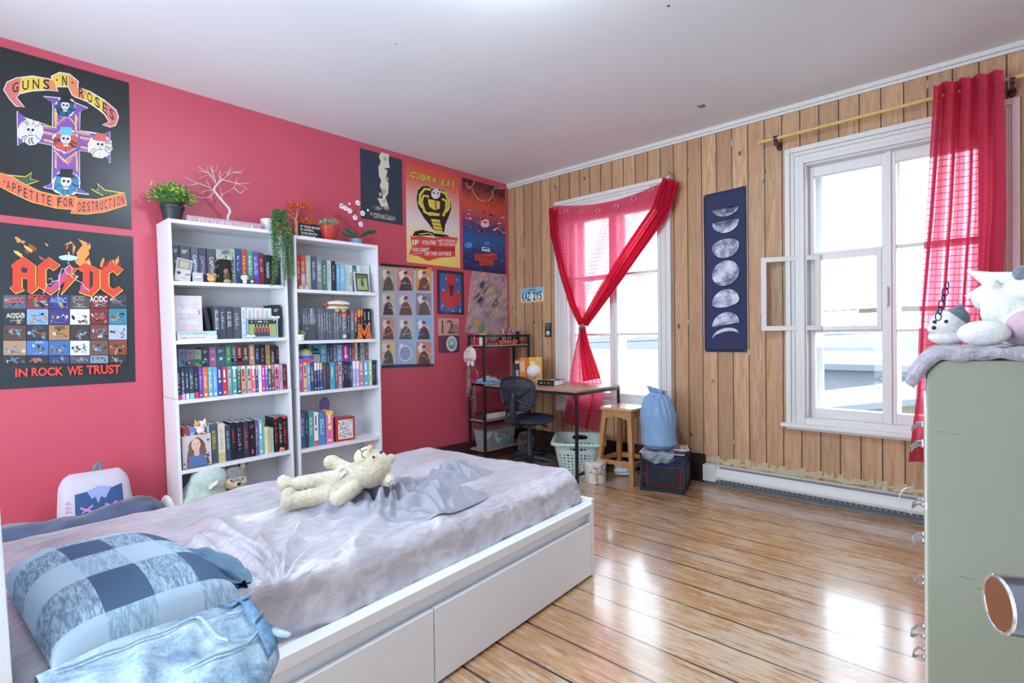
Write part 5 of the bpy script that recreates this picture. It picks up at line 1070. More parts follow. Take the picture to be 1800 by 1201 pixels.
m.prism([(.001, y+.33, z-1.3) for y, z in P], (.004, 0, 0), SM2); m.build('sheet', po)
A = Art(lambda x, y, L: Vector((.006+.0012*L, x+.33, y-1.3)))
for (x, y, w, h, c) in ((-.46, 1.60, .05, .08, '#2c2f5e'), (-.40, 1.72, .05, .05, '#39406e'), (-.27, 1.68, .05, .06, '#c3c47a'), (-.22, 1.56, .055, .055, '#3a2433'), (-.22, 1.56, .02, .02, '#b98a92'), (-.46, 1.46, .04, .05, '#a7bfd8'), (-.50, 1.34, .05, .035, '#d9b93c'), (-.44, 1.29, .05, .03, '#6fae52')):
    for _ in range(9): q = rn.uniform(-1, 1)*h*.8; A.ell(x+rn.uniform(-.3, .3)*w-q*.7, y+rn.uniform(-.3, .3)*w+q*.7, w*rn.uniform(.6, 1.25), rn.uniform(.003, .008), M(c, .5), 10, rot=48)
A.mb.build('photo', po)
# ------------------------------------------------------------------ things on top of the bookcases
TOP = 1.9485
def leaves(mb, c, n, R, L, w, mats, rn, up=.3):
    for i in range(n):
        a = rn.uniform(0, 6.283); b = math.acos(rn.uniform(-.25, 1)); d = Vector((math.sin(b)*math.cos(a), math.sin(b)*math.sin(a), math.cos(b)))
        r = rn.uniform(.55, 1); p = Vector(c)+Vector((d.x*R[0], d.y*R[1], d.z*R[2]))*r
        q = (d+Vector((rn.uniform(-.7, .7), rn.uniform(-.7, .7), rn.uniform(-.2, up+.5)))).normalized(); mb.leaf(p, q, (rn.uniform(-1, 1), rn.uniform(-1, 1), .6), L*rn.uniform(.7, 1.2), w, rn.choice(mats))
rn = random.Random(11)
t = on(CL, 'potted_plant', 'bushy green plant in a black plastic pot on the left bookcase', 'plant', 309, .14, TOP)
PB = M('#2c2f36', .5); MB().lathe([(.048, 0), (.062, .085), (.068, .086), (.069, .108), (.062, .108), (.058, .09), (0, .09)], (0, 0, 0), PB).build('pot', t, smooth=True)
m = MB(); G1 = [M('#5d8a3a', .6), M('#86ad48', .6), M('#b3c65c', .6), M('#476f30', .6)]
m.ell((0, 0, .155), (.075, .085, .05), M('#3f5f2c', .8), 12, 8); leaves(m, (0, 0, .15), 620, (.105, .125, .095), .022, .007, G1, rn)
for i in range(40): a = rn.uniform(0, 6.28); m.ell((math.cos(a)*.10*rn.random(), math.sin(a)*.12*rn.uniform(.3, 1), .15+rn.uniform(0, .09)), .005, rn.choice([M('#7a5a80', .6), M('#dfe06a', .6)]), 6, 4)
f = m.build('foliage', t)
def zrel(case, o, zf, x, y, X): return o.matrix_basis.inverted() @ onx(*zf(x, y), X) if False else (Matrix.Translation(-Vector(case.I @ o.location)) @ case.I) @ onx(*zf(x, y), X)
# lettered pink block
t = on(CL, 'lettered_block', 'long pink wooden block lettered REVE TA VIE EN COULEUR', 'sign', 334, .19, TOP)
Lb = CL.loc(465, 400, .19).y-CL.loc(334, 383, .19).y; PKB = M('#c99fb0', .55)
MB().box(-.04, 0, 0, Lb, 0, .052, PKB).build('block', t, bevel=.002)
A = Art(lambda x, y, L: Vector((.0006+.0003*L, x*Lb, (1-y)*.052)))
A.text('RÊVE TA VIE EN COULEUR', [(.14, .12), (.88, .12), (.88, .82), (.14, .82)], M('#f4eef1', .5), .0)
for i in range(14): x = rn.choice([rn.uniform(.01, .11), rn.uniform(.9, .99)]); y = rn.uniform(.15, .85); A.poly([(x-.006, y), (x, y-.08), (x+.006, y), (x, y+.08)], M('#f4eef1', .5))
A.mb.build('lettering', t)
# wire tree
t = on(CL, 'wire_tree', 'bare white tabletop tree with thin twisting twigs', 'decoration', 399, .13, TOP+.0)
WB = M('#d6cfd0', .5, bump=.4, bs=90); m = MB(); J = lambda: rn.uniform(-.03, .03)
def zp(x, y, dx=0): return zrel(CL, t, Z3, x, y, .13+dx)
base = zp(645, 545); tr = [Vector((0, base.y, 0)), zp(655, 500), zp(672, 465), zp(662, 430), zp(612, 375), zp(565, 320), zp(530, 272), zp(542, 240), zp(575, 205), zp(605, 178)]
m.tube(tr, [.009, .0085, .0085, .008, .0075, .007, .0065, .006, .005, .004], WB, 8)
BR_ = [[(605, 178), (640, 150), (700, 115), (760, 105), (800, 85)], [(700, 115), (780, 122)], [(605, 178), (650, 190), (720, 212), (780, 212), (842, 216)], [(720, 212), (790, 235), (832, 270)], [(720, 212), (735, 162)], [(600, 180), (575, 150), (585, 100)], [(550, 215), (525, 160), (470, 115), (390, 62)], [(470, 115), (395, 103)], [(525, 160), (480, 110), (467, 62)], [(545, 200), (520, 120), (512, 55)], [(520, 120), (490, 60)], [(520, 120), (560, 90), (555, 52)], [(530, 272), (480, 245), (400, 215), (340, 190), (278, 155)], [(400, 215), (290, 232)], [(480, 245), (415, 212)], [(528, 275), (470, 275), (422, 292)], [(510, 265), (480, 215), (460, 178)], [(530, 285), (500, 330), (512, 355)], [(530, 290), (490, 335), (420, 340), (365, 316)], [(598, 350), (605, 305), (660, 280), (705, 250), (720, 215)], [(705, 250), (740, 285), (770, 298), (800, 265)], [(660, 280), (692, 300)], [(600, 330), (590, 280), (580, 235)], [(640, 150), (660, 110), (680, 60)], [(640, 150), (700, 75)], [(650, 190), (685, 145)], [(570, 200), (600, 140), (640, 110), (690, 95)], [(540, 200), (500, 150), (470, 140), (400, 168)]]
for b in BR_:
    k = len(b); dd = rn.uniform(-.10, .10) if b[0] != (600, 180) else 0; m.tube([zp(x, y, dd*i/(k-1)) for i, (x, y) in enumerate(b)], [.0026-.0012*i/(k-1) for i in range(k)], WB, 5)
m.build('branches', t, smooth=True)['label'] = 'thin white twisting twigs'
MB().lathe([(.04, 0), (.04, .008), (.012, .014), (0, .014)], (0, base.y, 0), WB).build('base', t, smooth=True)
# trailing plant
t = on(CL, 'trailing_plant', 'artificial green vine trailing from a white pot between the bookcases', 'plant', 476, .13, TOP)
MB().lathe([(.040, 0), (.052, .10), (.047, .10), (.044, .085), (0, .085)], (0, 0, 0), M('#e8e4e3', .3)).build('pot', t, smooth=True)
m = MB(); GV = [M('#3f7a42', .6), M('#5f9a56', .6), M('#7fb86c', .6), M('#a9cf94', .6)]; ST = M('#4c7040', .7)
def zq(x, y, X): return zrel(CL, t, Z3, x, y, X)
for i in range(26):
    ex = rn.uniform(1005, 1205); sx = rn.uniform(1030, 1180); ey = rn.choice([rn.uniform(620, 860), rn.uniform(860, 1130)])
    if ex < 1100 and ey > 800: ex = rn.uniform(1040, 1085)
    X = rn.uniform(.285, .335); P = [zq(sx*.5+545, 500, .15), zq(sx, 450+rn.uniform(-12, 25), .21), zq(sx*.6+ex*.4, 500, .27), zq(ex, 600, X), zq(ex+rn.uniform(-12, 20), (600+ey)/2, X), zq(ex+rn.uniform(-10, 35), ey, X)]
    m.tube(P, .0015, ST, 4)
    for k in range(len(P)-1):
        L = (P[k+1]-P[k]).length; n = int(L/.011)+1
        for q in range(n):
            c = P[k].lerp(P[k+1], q/n); a = rn.uniform(0, 6.28)
            for s in (0, math.pi): m.leaf(c, (math.cos(a+s), math.sin(a+s), rn.uniform(-.7, .25)), (0, 0, 1), .02*rn.uniform(.7, 1.2), .0065, rn.choice(GV))
m.build('vine', t)
# orange bonsai of building bricks
t = on(CR, 'bonsai', 'small orange and red leaved bonsai on a dark green base', 'plant', 524, .13, TOP)
MB().box(-.04, .04, -.05, .05, 0, .022, M('#2f3f36', .4)).build('base', t, bevel=.002)
def zb(x, y, dx=0): return zrel(CR, t, Z4, x, y, .13+dx)
m = MB(); TR = M('#c9a877', .6, var=.2, bs=40)
c0_ = zb(438, 500); m.tube([Vector((0, c0_.y, .02)), zb(425, 450), zb(430, 390), zb(418, 340), zb(430, 290), zb(440, 250)], [.016, .014, .012, .010, .007, .004], TR, 8); m.tube([zb(425, 430), zb(480, 400), zb(540, 385)], [.008, .006, .003], TR, 6); m.tube([zb(420, 340), zb(370, 300), zb(340, 285)], [.006, .004, .003], TR, 6); m.build('trunk', t, smooth=True)
m = MB(); OR = [M('#d8542e', .5), M('#e87a3a', .5), M('#c03a30', .5), M('#ef9a4e', .5)]
for cx, cy, rx, ry, n in ((450, 215, .085, .032, 190), (530, 240, .045, .03, 60), (540, 375, .07, .022, 140), (340, 280, .035, .018, 45)):
    leaves(m, zb(cx, cy), n, (.05, rx, ry), .03, .005, OR, rn, -.1)
m.build('foliage', t)
# black slogan card
t = on(CR, 'slogan_card', 'small black card with white slogan about an open mouth', 'sign', 548, .17, TOP); 
MB().box(-.008, 0, -.085, .085, 0, .115, M('#1f1f23', .5)).build('card', t)
A = Art(lambda x, y, L: Vector((.0006+.0004*L, -.085+x*.17, (1-y)*.115))); WT = M('#f0eff0', .5)
for i, s in enumerate(('IF YOUR BOOK', 'IS OPEN,', 'YOUR MOUTH', 'SHOULD BE')): A.text(s, [(.06, .12+.21*i), (.06+.075*len(s), .12+.21*i), (.06+.075*len(s), .26+.21*i), (.06, .26+.21*i)], WT, .02)
A.mb.build('lettering', t)
# red planter
t = on(CR, 'planter', 'red tapered planter with black web lines and pale succulents', 'planter', 580, .17, TOP)
RP = M('#c8402f', .4); MB().lathe([(.040, 0), (.046, .01), (.078, .12), (.072, .12), (.066, .105), (0, .105)], (0, 0, 0), RP).build('pot', t, smooth=True)
m = MB()
for k in range(8):
    a = 2*math.pi*k/8+.2; m.tube([(math.cos(a)*(.0465+.032*z/.12), math.sin(a)*(.0465+.032*z/.12), .01+z*.92) for z in (0, .04, .08, .118)], .0011, KB, 4)
for z in (.035, .06, .085, .108): m.tube([(math.cos(2*math.pi*i/32)*(.0445+.030*z/.12)*(1+0), math.sin(2*math.pi*i/32)*(.0445+.030*z/.12), z-.006*abs(math.sin(4*2*math.pi*i/32/1))) for i in range(32)], .0011, KB, 4, True)
m.build('line_pattern', t)
m = MB(); SG_ = [M('#9fae88', .6), M('#b8c49a', .6), M('#7d9a78', .6)]
for a, b in ((-.045, .13), (.045, .15), (0, .12), (.02, .125), (-.02, .128)): leaves(m, (rn.uniform(-.02, .02), a, b), 55, (.03, .028, .03), .024, .006, SG_, rn)
m.build('succulent', t); MB().cyl((0, 0, 0), (0, 0, .006), .06, .06, DK).build('saucer', t)
# orchid
t = on(CR, 'orchid', 'white and pink orchid in a blue ribbed pot', 'plant', 628, .14, TOP)
MB().lathe([(.042, 0), (.047, .055), (.044, .055), (.040, .045), (0, .045)], (0, 0, 0), M('#7f9fc4', .4), 48, wob=lambda a, z: 1+.05*math.cos(a*16)).build('pot', t, smooth=True, ang=80)
def zo(x, y, dx=0): return zrel(CR, t, Z4, x, y, .14+dx)
m = MB(); SD = M('#3c3532', .5)
m.tube([Vector((0, 0, .04)), zo(1050, 430), zo(1048, 300), zo(1058, 210, .01), zo(1080, 165, .02)], .0018, SD, 6); m.tube([Vector((0, .008, .04)), zo(1078, 420), zo(1090, 380), zo(1150, 365), zo(1205, 300)], .0016, SD, 6); m.tube([zo(1048, 300), zo(1000, 220, .02), zo(930, 185, .03), zo(860, 188, .03), zo(825, 182, .03)], .0016, SD, 6); m.build('stem', t)
m = MB(); LGn = M('#2c6a48', .45)
for P, w in (([(1060, 520), (1000, 470), (920, 418)], .012), ([(1055, 525), (960, 500), (890, 462)], .011), ([(1085, 520), (1180, 470), (1285, 462)], .020), ([(1085, 525), (1120, 500), (1140, 492)], .012)):
    Q = [zo(*p) for p in P]; Q = [Q[0], Q[0].lerp(Q[1], .5), Q[1], Q[1].lerp(Q[2], .5), Q[2]]
    m.tube(Q, [.004, w, w*1.2, w, .002], LGn, 10, flat=.25)
m.build('leaf', t, smooth=True)
WPt, PKt = M('#efe9ee', .5), M('#c2447c', .5)
for x, y in ((905, 195), (945, 215), (990, 245), (1075, 160), (1125, 270), (1045, 315), (1105, 385), (1180, 238), (985, 170)):
    c = zo(x, y, .025); m = MB(); r = .022 if x not in (1180, 985) else .010
    for k in range(5):
        a = math.pi/2+k*2*math.pi/5; m.ell(c+Vector((0, math.cos(a)*r*.62, math.sin(a)*r*.62)), (.003, r*.46, r*.46), WPt, 10, 6)
    m.ell(c+Vector((.004, 0, 0)), (.003, r*.18, r*.22), PKt, 8, 5); m.build('flower', t, smooth=True)
# ------------------------------------------------------------------ trinkets, left bookcase
LGr = M('#c4c2c0', .45)
t = on(CL, 'handheld_console', 'pale grey handheld game console propped against books, top shelf', 'game console', 323, .262, 1.570); t.rotation_euler.y = 0
tm = Matrix.Rotation(rad(-11), 4, 'X') @ Matrix.Rotation(rad(-9), 4, 'Y')
m = MB(); m.T = tm; m.box(-.012, 0, -.045, .045, 0, .148, LGr); m.build('body', t, bevel=.004)
m = MB(); m.T = tm; m.box(0, .0008, -.037, .037, .080, .140, M('#7d828e', .4)).box(.0008, .0014, -.024, .024, .087, .130, M('#a49c62', .3)); m.build('screen', t)
m = MB(); m.T = tm; m.box(0, .003, -.036, -.014, .047, .054, DK).box(0, .003, -.0285, -.0215, .040, .061, DK); m.build('direction_pad', t)
m = MB(); m.T = tm; m.cyl((0, .017, .046), (.003, .017, .046), .006, None, M('#b0436e', .4)).cyl((0, .032, .052), (.003, .032, .052), .006, None, M('#b0436e', .4)); m.build('button', t)
m = MB(); m.T = tm; [m.box(0, .001, -.008+.01*k, -.002+.01*k, .022, .026, M('#5a5a63', .5)) for k in range(3)]; m.build('start_button', t)
t = on(CL, 'game_cartridge', 'small grey game cartridge with pastel label beside the console', 'cartridge', 351, .27, 1.570)
MB().box(-.007, 0, -.029, .029, 0, .058, LGr).build('shell', t, bevel=.002); m = MB().box(0, .0006, -.023, .023, .008, .046, M('#9fb6d8', .4)).box(.0006, .001, -.018, .018, .014, .024, M('#c99ab0', .4)).box(.0006, .001, -.016, .016, .028, .038, M('#e9e4d4', .4)); m.build('paper_label', t)
OB = M('#d89a5c', .5)
t = on(CL, 'bear_figurine', 'tiny orange bear head figurine beside the cartridge', 'figurine', 375, .262, 1.570)
m = MB(); m.ell((0, 0, .026), (.020, .028, .026), OB); [m.ell((0, s*.02, .050), (.008, .010, .010), OB, 10, 6) for s in (1, -1)]; m.build('body', t, smooth=True)
for s in (1, -1): MB().ell((.018, s*.011, .030), .0025, DK, 8, 5).build('eye', t)
MB().ell((.019, 0, .021), (.004, .008, .006), M('#f0dcc0', .5), 10, 6).build('muzzle', t, smooth=True)
t = on(CL, 'leafy_diorama', 'dark arched book nook with leafy rim and pale twigs above', 'ornament', 398, .262, 1.570)
m = MB(); m.prism([(-.05, -.045, 0), (-.05, -.045, .13)]+[(-.05, -.045*math.cos(a), .13+.03*math.sin(a)) for a in [math.pi*i/8 for i in range(1, 8)]]+[(-.05, .045, .13), (-.05, .045, 0)], (.045, 0, 0), M('#15130f', .7)); m.build('arch', t)
for s in (-1, 1):
  m = MB()
  for i in range(35): z = rn.uniform(0, .15); m.leaf((.0, s*.047, z), (rn.uniform(0, 1), s*rn.uniform(-1, 1), rn.uniform(-.5, .8)), (1, 0, 0), .016, .005, rn.choice([M('#4b4a34', .7), M('#82836a', .7), M('#2c2a20', .7)]))
  m.build('leafy_rim', t)
m = MB(); [m.tube([(-.0, y0, .155), (0, y0+rn.uniform(-.02, .02), .172), (rn.uniform(-.01, .02), y0+rn.uniform(-.03, .03), .19)], .0015, M('#cfcfc4', .6), 4) for y0 in [rn.uniform(-.045, .055) for _ in range(26)]]; m.build('pale_twigs', t)
m = MB(); m.ell((.004, .008, .075), (.01, .016, .02), M('#8a6a4c', .7), 10, 8).ell((.004, .012, .045), (.012, .022, .03), M('#5b4634', .7), 10, 8).ell((.008, .012, .012), (.012, .024, .014), M('#b08f80', .7), 10, 8); m.build('brown_figure', t, smooth=True)
WF = M('#e6e0de', .5)
t = on(CL, 'owl_figurine', 'small white chibi figurine with brown hood in front of the blue book', 'figurine', 433, .262, 1.570)
MB().ell((0, 0, .014), (.012, .014, .015), WF).build('body', t, smooth=True); h = MB().ell((0, 0, .042), (.020, .026, .022), WF).build('head', t, smooth=True)
MB().ell((-.004, 0, .048), (.021, .028, .021), M('#8a7470', .6)).build('hood', t, smooth=True); [MB().ell((.018, s*.011, .040), .0032, DK, 8, 5).build('eye', h) for s in (1, -1)]
t = on(CL, 'hedgehog_figurine', 'tiny brown hedgehog figurine right of the white chibi figurine', 'figurine', 446, .262, 1.570)
MB().ell((0, 0, .018), (.014, .018, .018), M('#6d5a52', .9, bump=1, bs=300)).build('body', t, smooth=True); MB().ell((.010, -.004, .016), (.008, .010, .010), M('#d8c8b8', .6)).build('face', t, smooth=True)
# framed picture with bows
t = on(CL, 'framed_photo', 'blue beaded picture frame with white bows, second shelf', 'picture frame', 463, .262, 1.204)
FB_ = M('#5c8ea6', .4); m = MB(); m.box(-.012, 0, -.105, .105, 0, .012, FB_).box(-.012, 0, -.105, .105, .122, .134, FB_).box(-.012, 0, -.105, -.093, .012, .122, FB_).box(-.012, 0, .093, .105, .012, .122, FB_); m.build('frame', t, bevel=.002)
m = MB(); [m.ell((.001, -.099+.0066*k, z), .0026, M('#dfe9ee', .3), 6, 4) for k in range(31) for z in (.128, .006)]; [m.ell((.001, s*.099, .01+.0066*k), .0026, M('#dfe9ee', .3), 6, 4) for k in range(18) for s in (1, -1)]; m.build('bead_trim', t)
m = MB(); m.box(-.008, -.004, -.094, .094, .011, .123, M('#a9b06a', .6)); m.build('picture', t)
A = Art(lambda x, y, L: Vector((-.0036+.0004*L, -.094+x*.188, .011+(1-y)*.112)))
A.poly([(0, 0), (1, 0), (1, .25), (0, .25)], M('#2e3a34', .6)); scribble(A, .1, .05, .8, .16, M('#eeeeee', .5), 9, seed=3)
for k in range(5): x = .25+.11*k; A.ell(x, .33, .035, .09, M('#3a2c2c', .6), 10); A.poly([(x-.06, 1), (x-.055, .5), (x, .38), (x+.055, .5), (x+.06, 1)], M('#4a4a50', .6)); A.poly([(x-.03, .75), (x-.03, .45), (x+.03, .45), (x+.02, .75)], M('#c25a68', .6))
A.mb.build('photo', t)
for (y, z) in ((.085, .135), (-.085, .008)):
    m = MB(); [m.ell((.008, y+s*.016, z+.006), (.005, .016, .010), M('#e3ebf0', .5), 10, 6) for s in (1, -1)]; m.ell((.011, y, z+.004), .006, M('#e3ebf0', .5), 8, 6); [m.tube([(.008, y, z), (.008, y+s*.014, z-.02)], .003, M('#e3ebf0', .5), 5) for s in (1, -1)]; m.build('bow', t, smooth=True)
# toy cars on the front row
def car(case, px, zb, ln, col, lab, X=.20):
    t = on(case, 'toy_car', lab, 'toy car', px, X, zb, 'toy sports cars'); C_ = M(col, .25, .3); h = ln*.25
    P = [(-.5, .10), (-.5, .20), (-.44, .26), (-.30, .27), (-.12, .42), (.08, .46), (.26, .36), (.40, .31), (.5, .24), (.5, .10)]
    m = MB(); m.prism([(-.022, x*ln, z*ln*.55+.002) for x, z in P], (.044, 0, 0), C_); m.build('body', t, bevel=.003)
    m = MB(); m.prism([(-.0225, x*ln, z*ln*.55+.002) for x, z in [(-.20, .30), (-.10, .39), (.07, .42), (.2, .34)]], (.045, 0, 0), M('#1a2426', .1)); m.build('window', t)
    for x in (-.30, .30):
        for s in (-1, 1): m = MB(); m.cyl((s*.017, x*ln, .0125), (s*.0245, x*ln, .0125), .0125, None, M('#1b1b1d', .6), 18); w_ = m.build('wheel', t); MB().cyl((s*.0245, x*ln, .0125), (s*.0252, x*ln, .0125), .008, None, M('#a9b0b0', .3, .6), 12).build('hub', w_)
zc = 1.052
car(CL, 342, 1.046, .135, '#2f7a5f', 'dark green toy sports car lying on the front row of books')
car(CL, 418, 1.048, .09, '#22252b', 'flat black toy car to the right of the green one', .19)
# portrait print + cat figurine
t = on(CL, 'photo_print', 'portrait photo of a long-haired person in denim shirt, fourth shelf', 'photo', 342, .262, .400)
MB().box(-.003, 0, -.082, .082, .004, .205, M('#cfc9cc', .4)).build('print', t); MB().box(-.02, .012, -.08, .08, 0, .004, M('#5a5250', .5)).build('stand', t)
A = Art(lambda x, y, L: Vector((.0004+.0003*L, -.082+x*.164, .004+(1-y)*.2)))
A.ell(.5, .42, .30, .34, M('#6a4c44', .5), 18, jit=.06); A.poly([(.12, .98), (.18, .5), (.3, .25), (.7, .25), (.82, .5), (.95, .98)], M('#7a5a50', .5)); A.poly([(.18, 1), (.25, .68), (.42, .56), (.58, .56), (.75, .68), (.85, 1)], M('#5676a6', .5)); A.poly([(.40, .62), (.40, .45), (.58, .45), (.58, .62), (.5, .68)], M('#dcb4a4', .5)); A.ell(.47, .30, .16, .20, M('#e3bfb0', .5), 18); A.ell(.41, .29, .022, .012, DK, 8); A.ell(.53, .28, .022, .012, DK, 8); A.poly([(.42, .41), (.52, .40), (.47, .435)], M('#b0606a', .5))
for i in range(18): A.ell(random.choice([random.uniform(.05, .25), random.uniform(.78, .95)]), random.uniform(.6, .98), .03, .03, M(random.choice(['#b05a8c', '#7a3a6a', '#d0c4c8', '#5a3c50', '#c84a5c']), .5), 7, jit=.3)
A.ell(.90, .2, .05, .04, M('#8a3a6a', .5), 10, jit=.2); A.mb.build('image', t)
t = thing('cat_figurine', 'white and orange cat figurine perched on the portrait photo', 'figurine'); q = CL.loc(354, 763, .262); CL.put(t, (.250, q.y, .6065))
CWm = M('#efe8e2', .5); m = MB(); m.ell((0, 0, .055), (.022, .036, .028), CWm); m.ell((0, 0, .024), (.018, .026, .024), CWm); b = m.build('body', t, smooth=True)
for s, c in ((-1, '#d99a4c'), (1, '#efe8e2')): MB().cyl((0, s*.024, .072), (0, s*.028, .096), .012, .001, M(c, .5), 10).build('ear', b)
MB().ell((.008, -.018, .064), (.018, .018, .016), M('#d99a4c', .5)).build('orange_patch', b, smooth=True); [MB().ell((.021, s*.012, .056), .0035, DK, 8, 5).build('eye', b) for s in (1, -1)]; [MB().ell((.018, s*.014, .006), (.01, .01, .007), M('#e0a67c', .5), 10, 6).build('paw', b, smooth=True) for s in (1, -1)]
t = on(CL, 'fox_figurine', 'tiny orange fox figurine in front of the black thrillers', 'figurine', 494, .262, .400); MB().ell((0, 0, .012), (.009, .012, .013), M('#cf8244', .6)).build('body', t, smooth=True); [MB().cyl((0, s*.007, .02), (0, s*.009, .032), .004, .0005, M('#cf8244', .6), 8).build('ear', t) for s in (1, -1)]
# plush toys in the bottom compartment
t = on(CL, 'plush_toy', 'fluffy pale mint round plush with a small white horn, bottom shelf', 'plush toy', 352, .20, .08)
b = fuse('body', [((.02, 0, .13), (.11, .13, .13)), ((.04, .02, .22), (.10, .11, .10)), ((.0, .05, .26), (.07, .07, .06)), ((.05, -.09, .08), (.06, .06, .08))], fuzz('#b5cfc4', '#dbe9e2', 60), t, .009, 5, .006)
m = MB(); m.tube([(.13, .02, .20), (.15, .01, .205), (.165, .02, .215), (.165, .035, .235)], [.012, .014, .012, .004], M('#eef0ee', .6), 10); m.ell((.14, .0, .19), (.012, .012, .01), M('#eef0ee', .6)); m.build('horn', b, smooth=True)
t = on(CL, 'plush_wolf', 'grey and tan plush wolf peering over the bed, bottom shelf', 'plush toy', 404, .235, .055)
b = fuse('body', [((-.03, 0, .09), (.08, .09, .09)), ((0, 0, .23), (.075, .085, .075)), ((.055, .0, .205), (.045, .045, .035))], fuzz('#6f7478', '#9a9b9a', 80), t, .007, 4, .005)
fuse('face', [((.045, 0, .205), (.045, .075, .045)), ((.085, .0, .198), (.028, .030, .022))], fuzz('#c09a70', '#ecd9bf', 80, .6), b, .006, 4)
for s in (1, -1):
    e = fuse('ear', [((.0, s*.066, .305), (.014, .030, .038)), ((.0, s*.072, .335), (.009, .016, .022))], fuzz('#1f1f20', '#3a3a3a', 80), b, .005, 2); fuse('ear_lining', [((.014, s*.064, .300), (.008, .020, .028))], fuzz('#cbb9a2', '#e6dac8', 80), e, .004, 2)
    MB().ell((.079, s*.034, .228), .0085, M('#b07a2c', .2), 10, 8).ell((.086, s*.034, .228), .005, M('#0c0c0c', .1), 8, 6).build('eye', b, smooth=True)
MB().ell((.112, 0, .205), (.010, .014, .010), M('#141416', .2)).build('nose', b, smooth=True)
# ------------------------------------------------------------------ trinkets, right bookcase
t = on(CR, 'framed_photo', 'grey bordered photo of a figure on grass, top shelf right bookcase', 'picture frame', 639, .262, 1.565)
m = MB(); m.T = Matrix.Rotation(rad(-7), 4, 'Y'); m.box(-.012, 0, -.066, .066, 0, .16, M('#c9ccce', .5)).box(0, .001, -.056, .056, .009, .151, DK).box(.001, .0016, -.046, .046, .018, .142, M('#a3ad78', .5)); m.build('frame', t)
A = Art(lambda x, y, L: (Matrix.Rotation(rad(-7), 4, 'Y') @ Vector((.0018+.0003*L, -.046+x*.092, .018+(1-y)*.124)))); A.poly([(0, 0), (1, 0), (1, .22), (0, .28)], M('#5c6a54', .5)); A.ell(.5, .28, .08, .08, M('#57524e', .5), 10); A.poly([(.38, .8), (.36, .45), (.45, .34), (.56, .34), (.62, .5), (.66, .85), (.5, .7)], M('#4d4d52', .5)); A.mb.build('photo', t)
for px, c, lb, n in ((530, '#d8c95c', 'tiny yellow round figurine at the foot of the red books', 'round_figurine'), (541, '#cfc8b6', 'tiny cream figurine right of the yellow one, top shelf', 'round_figurine')):
    t = on(CR, n, lb, 'figurine', px, .25, 1.565); MB().ell((0, 0, .014), (.013, .015, .014), M(c, .5)).build('body', t, smooth=True); [MB().ell((.012, s*.006, .017), .002, DK, 6, 4).build('eye', t) for s in (1, -1)]
# second shelf
t = on(CR, 'slate_card', 'small slate coloured card leaning on the comic volumes', 'card', 543, .258, 1.193); m = MB(); m.box(-.004, 0, -.052, .052, 0, .115, M('#4a5260', .5)).box(.0, .0006, -.022, -.015, .08, .095, M('#c9776a', .5)).box(0, .0006, -.008, -.001, .08, .095, M('#c9776a', .5)); m.build('card', t)
t = on(CR, 'succulent_pot', 'small white face pot holding a green succulent, second shelf', 'plant', 529, .268, 1.193)
MB().lathe([(.022, 0), (.026, .045), (.022, .045), (0, .04)], (0, 0, 0), M('#e6e1dc', .5), sx=.8).build('pot', t, smooth=True); m = MB(); leaves(m, (0, 0, .048), 70, (.022, .026, .02), .018, .004, GV, rn); m.build('succulent', t); [MB().ell((.020, s*.007, .028), .002, DK, 6, 4).build('eye', t) for s in (1, -1)]
t = on(CR, 'letter_ornament', 'orange and red letter M standing on the second shelf', 'letter', 641, .262, 1.193)
mM = [(-.056, 0), (-.056, .012), (-.046, .016), (-.044, .085), (-.050, .09), (-.050, .10), (-.030, .10), (0, .052), (.026, .10), (.044, .10), (.044, .09), (.040, .085), (.048, .016), (.058, .012), (.058, 0), (.012, 0), (.012, .012), (.020, .016), (.018, .048), (.0, .02), (-.018, .048), (-.022, .016), (-.014, .012), (-.014, 0)]
m = MB(); m.prism([(-.012, y*1.15, z*1.15) for y, z in mM], (.012, 0, 0), M('#cf5a36', .45)); m.build('letter', t)
A = Art(lambda x, y, L: Vector((.0006+.0004*L, x*1.15, y*1.15))); A.stroke(mM, .004, M('#e8a544', .4), True); [A.ell(x, y, .004, .004, M('#e9c86a', .4), 8) for x, y in ((-.035, .04), (-.036, .07), (.032, .03), (.034, .065), (0, .045), (-.03, .02))]; A.mb.build('outline', t)
t = thing('sandwich_plush', 'plush submarine sandwich with tan feet lying on the comic volumes', 'plush toy'); q = CR.loc(592, 536, .19); CR.put(t, (.20, q.y, 1.4105))
b = fuse('body', [((0, 0, .030), (.04, .095, .022)), ((0, .01, .062), (.042, .10, .026))], fuzz('#dcd2c2', '#f0eadf', 80, .4), t, .005, 3)
m = MB(); m.grid(lambda u, v: ((.044+.004*math.sin(u*60)) * math.sin(u*math.pi*2), (.10+.004*math.sin(u*50))*math.cos(u*math.pi*2), .040+.006*v+.002*math.sin(u*40)), 80, 3, M('#6aa04c', .6), closeu=True); m.build('lettuce', t); m = MB(); m.grid(lambda u, v: ((.042+.003*math.sin(u*50))*math.sin(u*math.pi*2), (.104+.003*math.sin(u*44))*math.cos(u*math.pi*2), .048+.008*v), 80, 3, M('#b8483a', .6), closeu=True); m.build('filling', t)
[MB().ell((.042, y, .010), (.014, .022, .019), M('#c99a6a', .7)).build('foot', t, smooth=True) for y in (-.025, .028)]; MB().tube([(0, -.03, .08), (0, -.05, .12)], .003, M('#9a3a34', .5), 6).build('pick', t); MB().ell((.01, -.105, .05), (.02, .022, .018), M('#b8483a', .6)).build('end_filling', t, smooth=True)
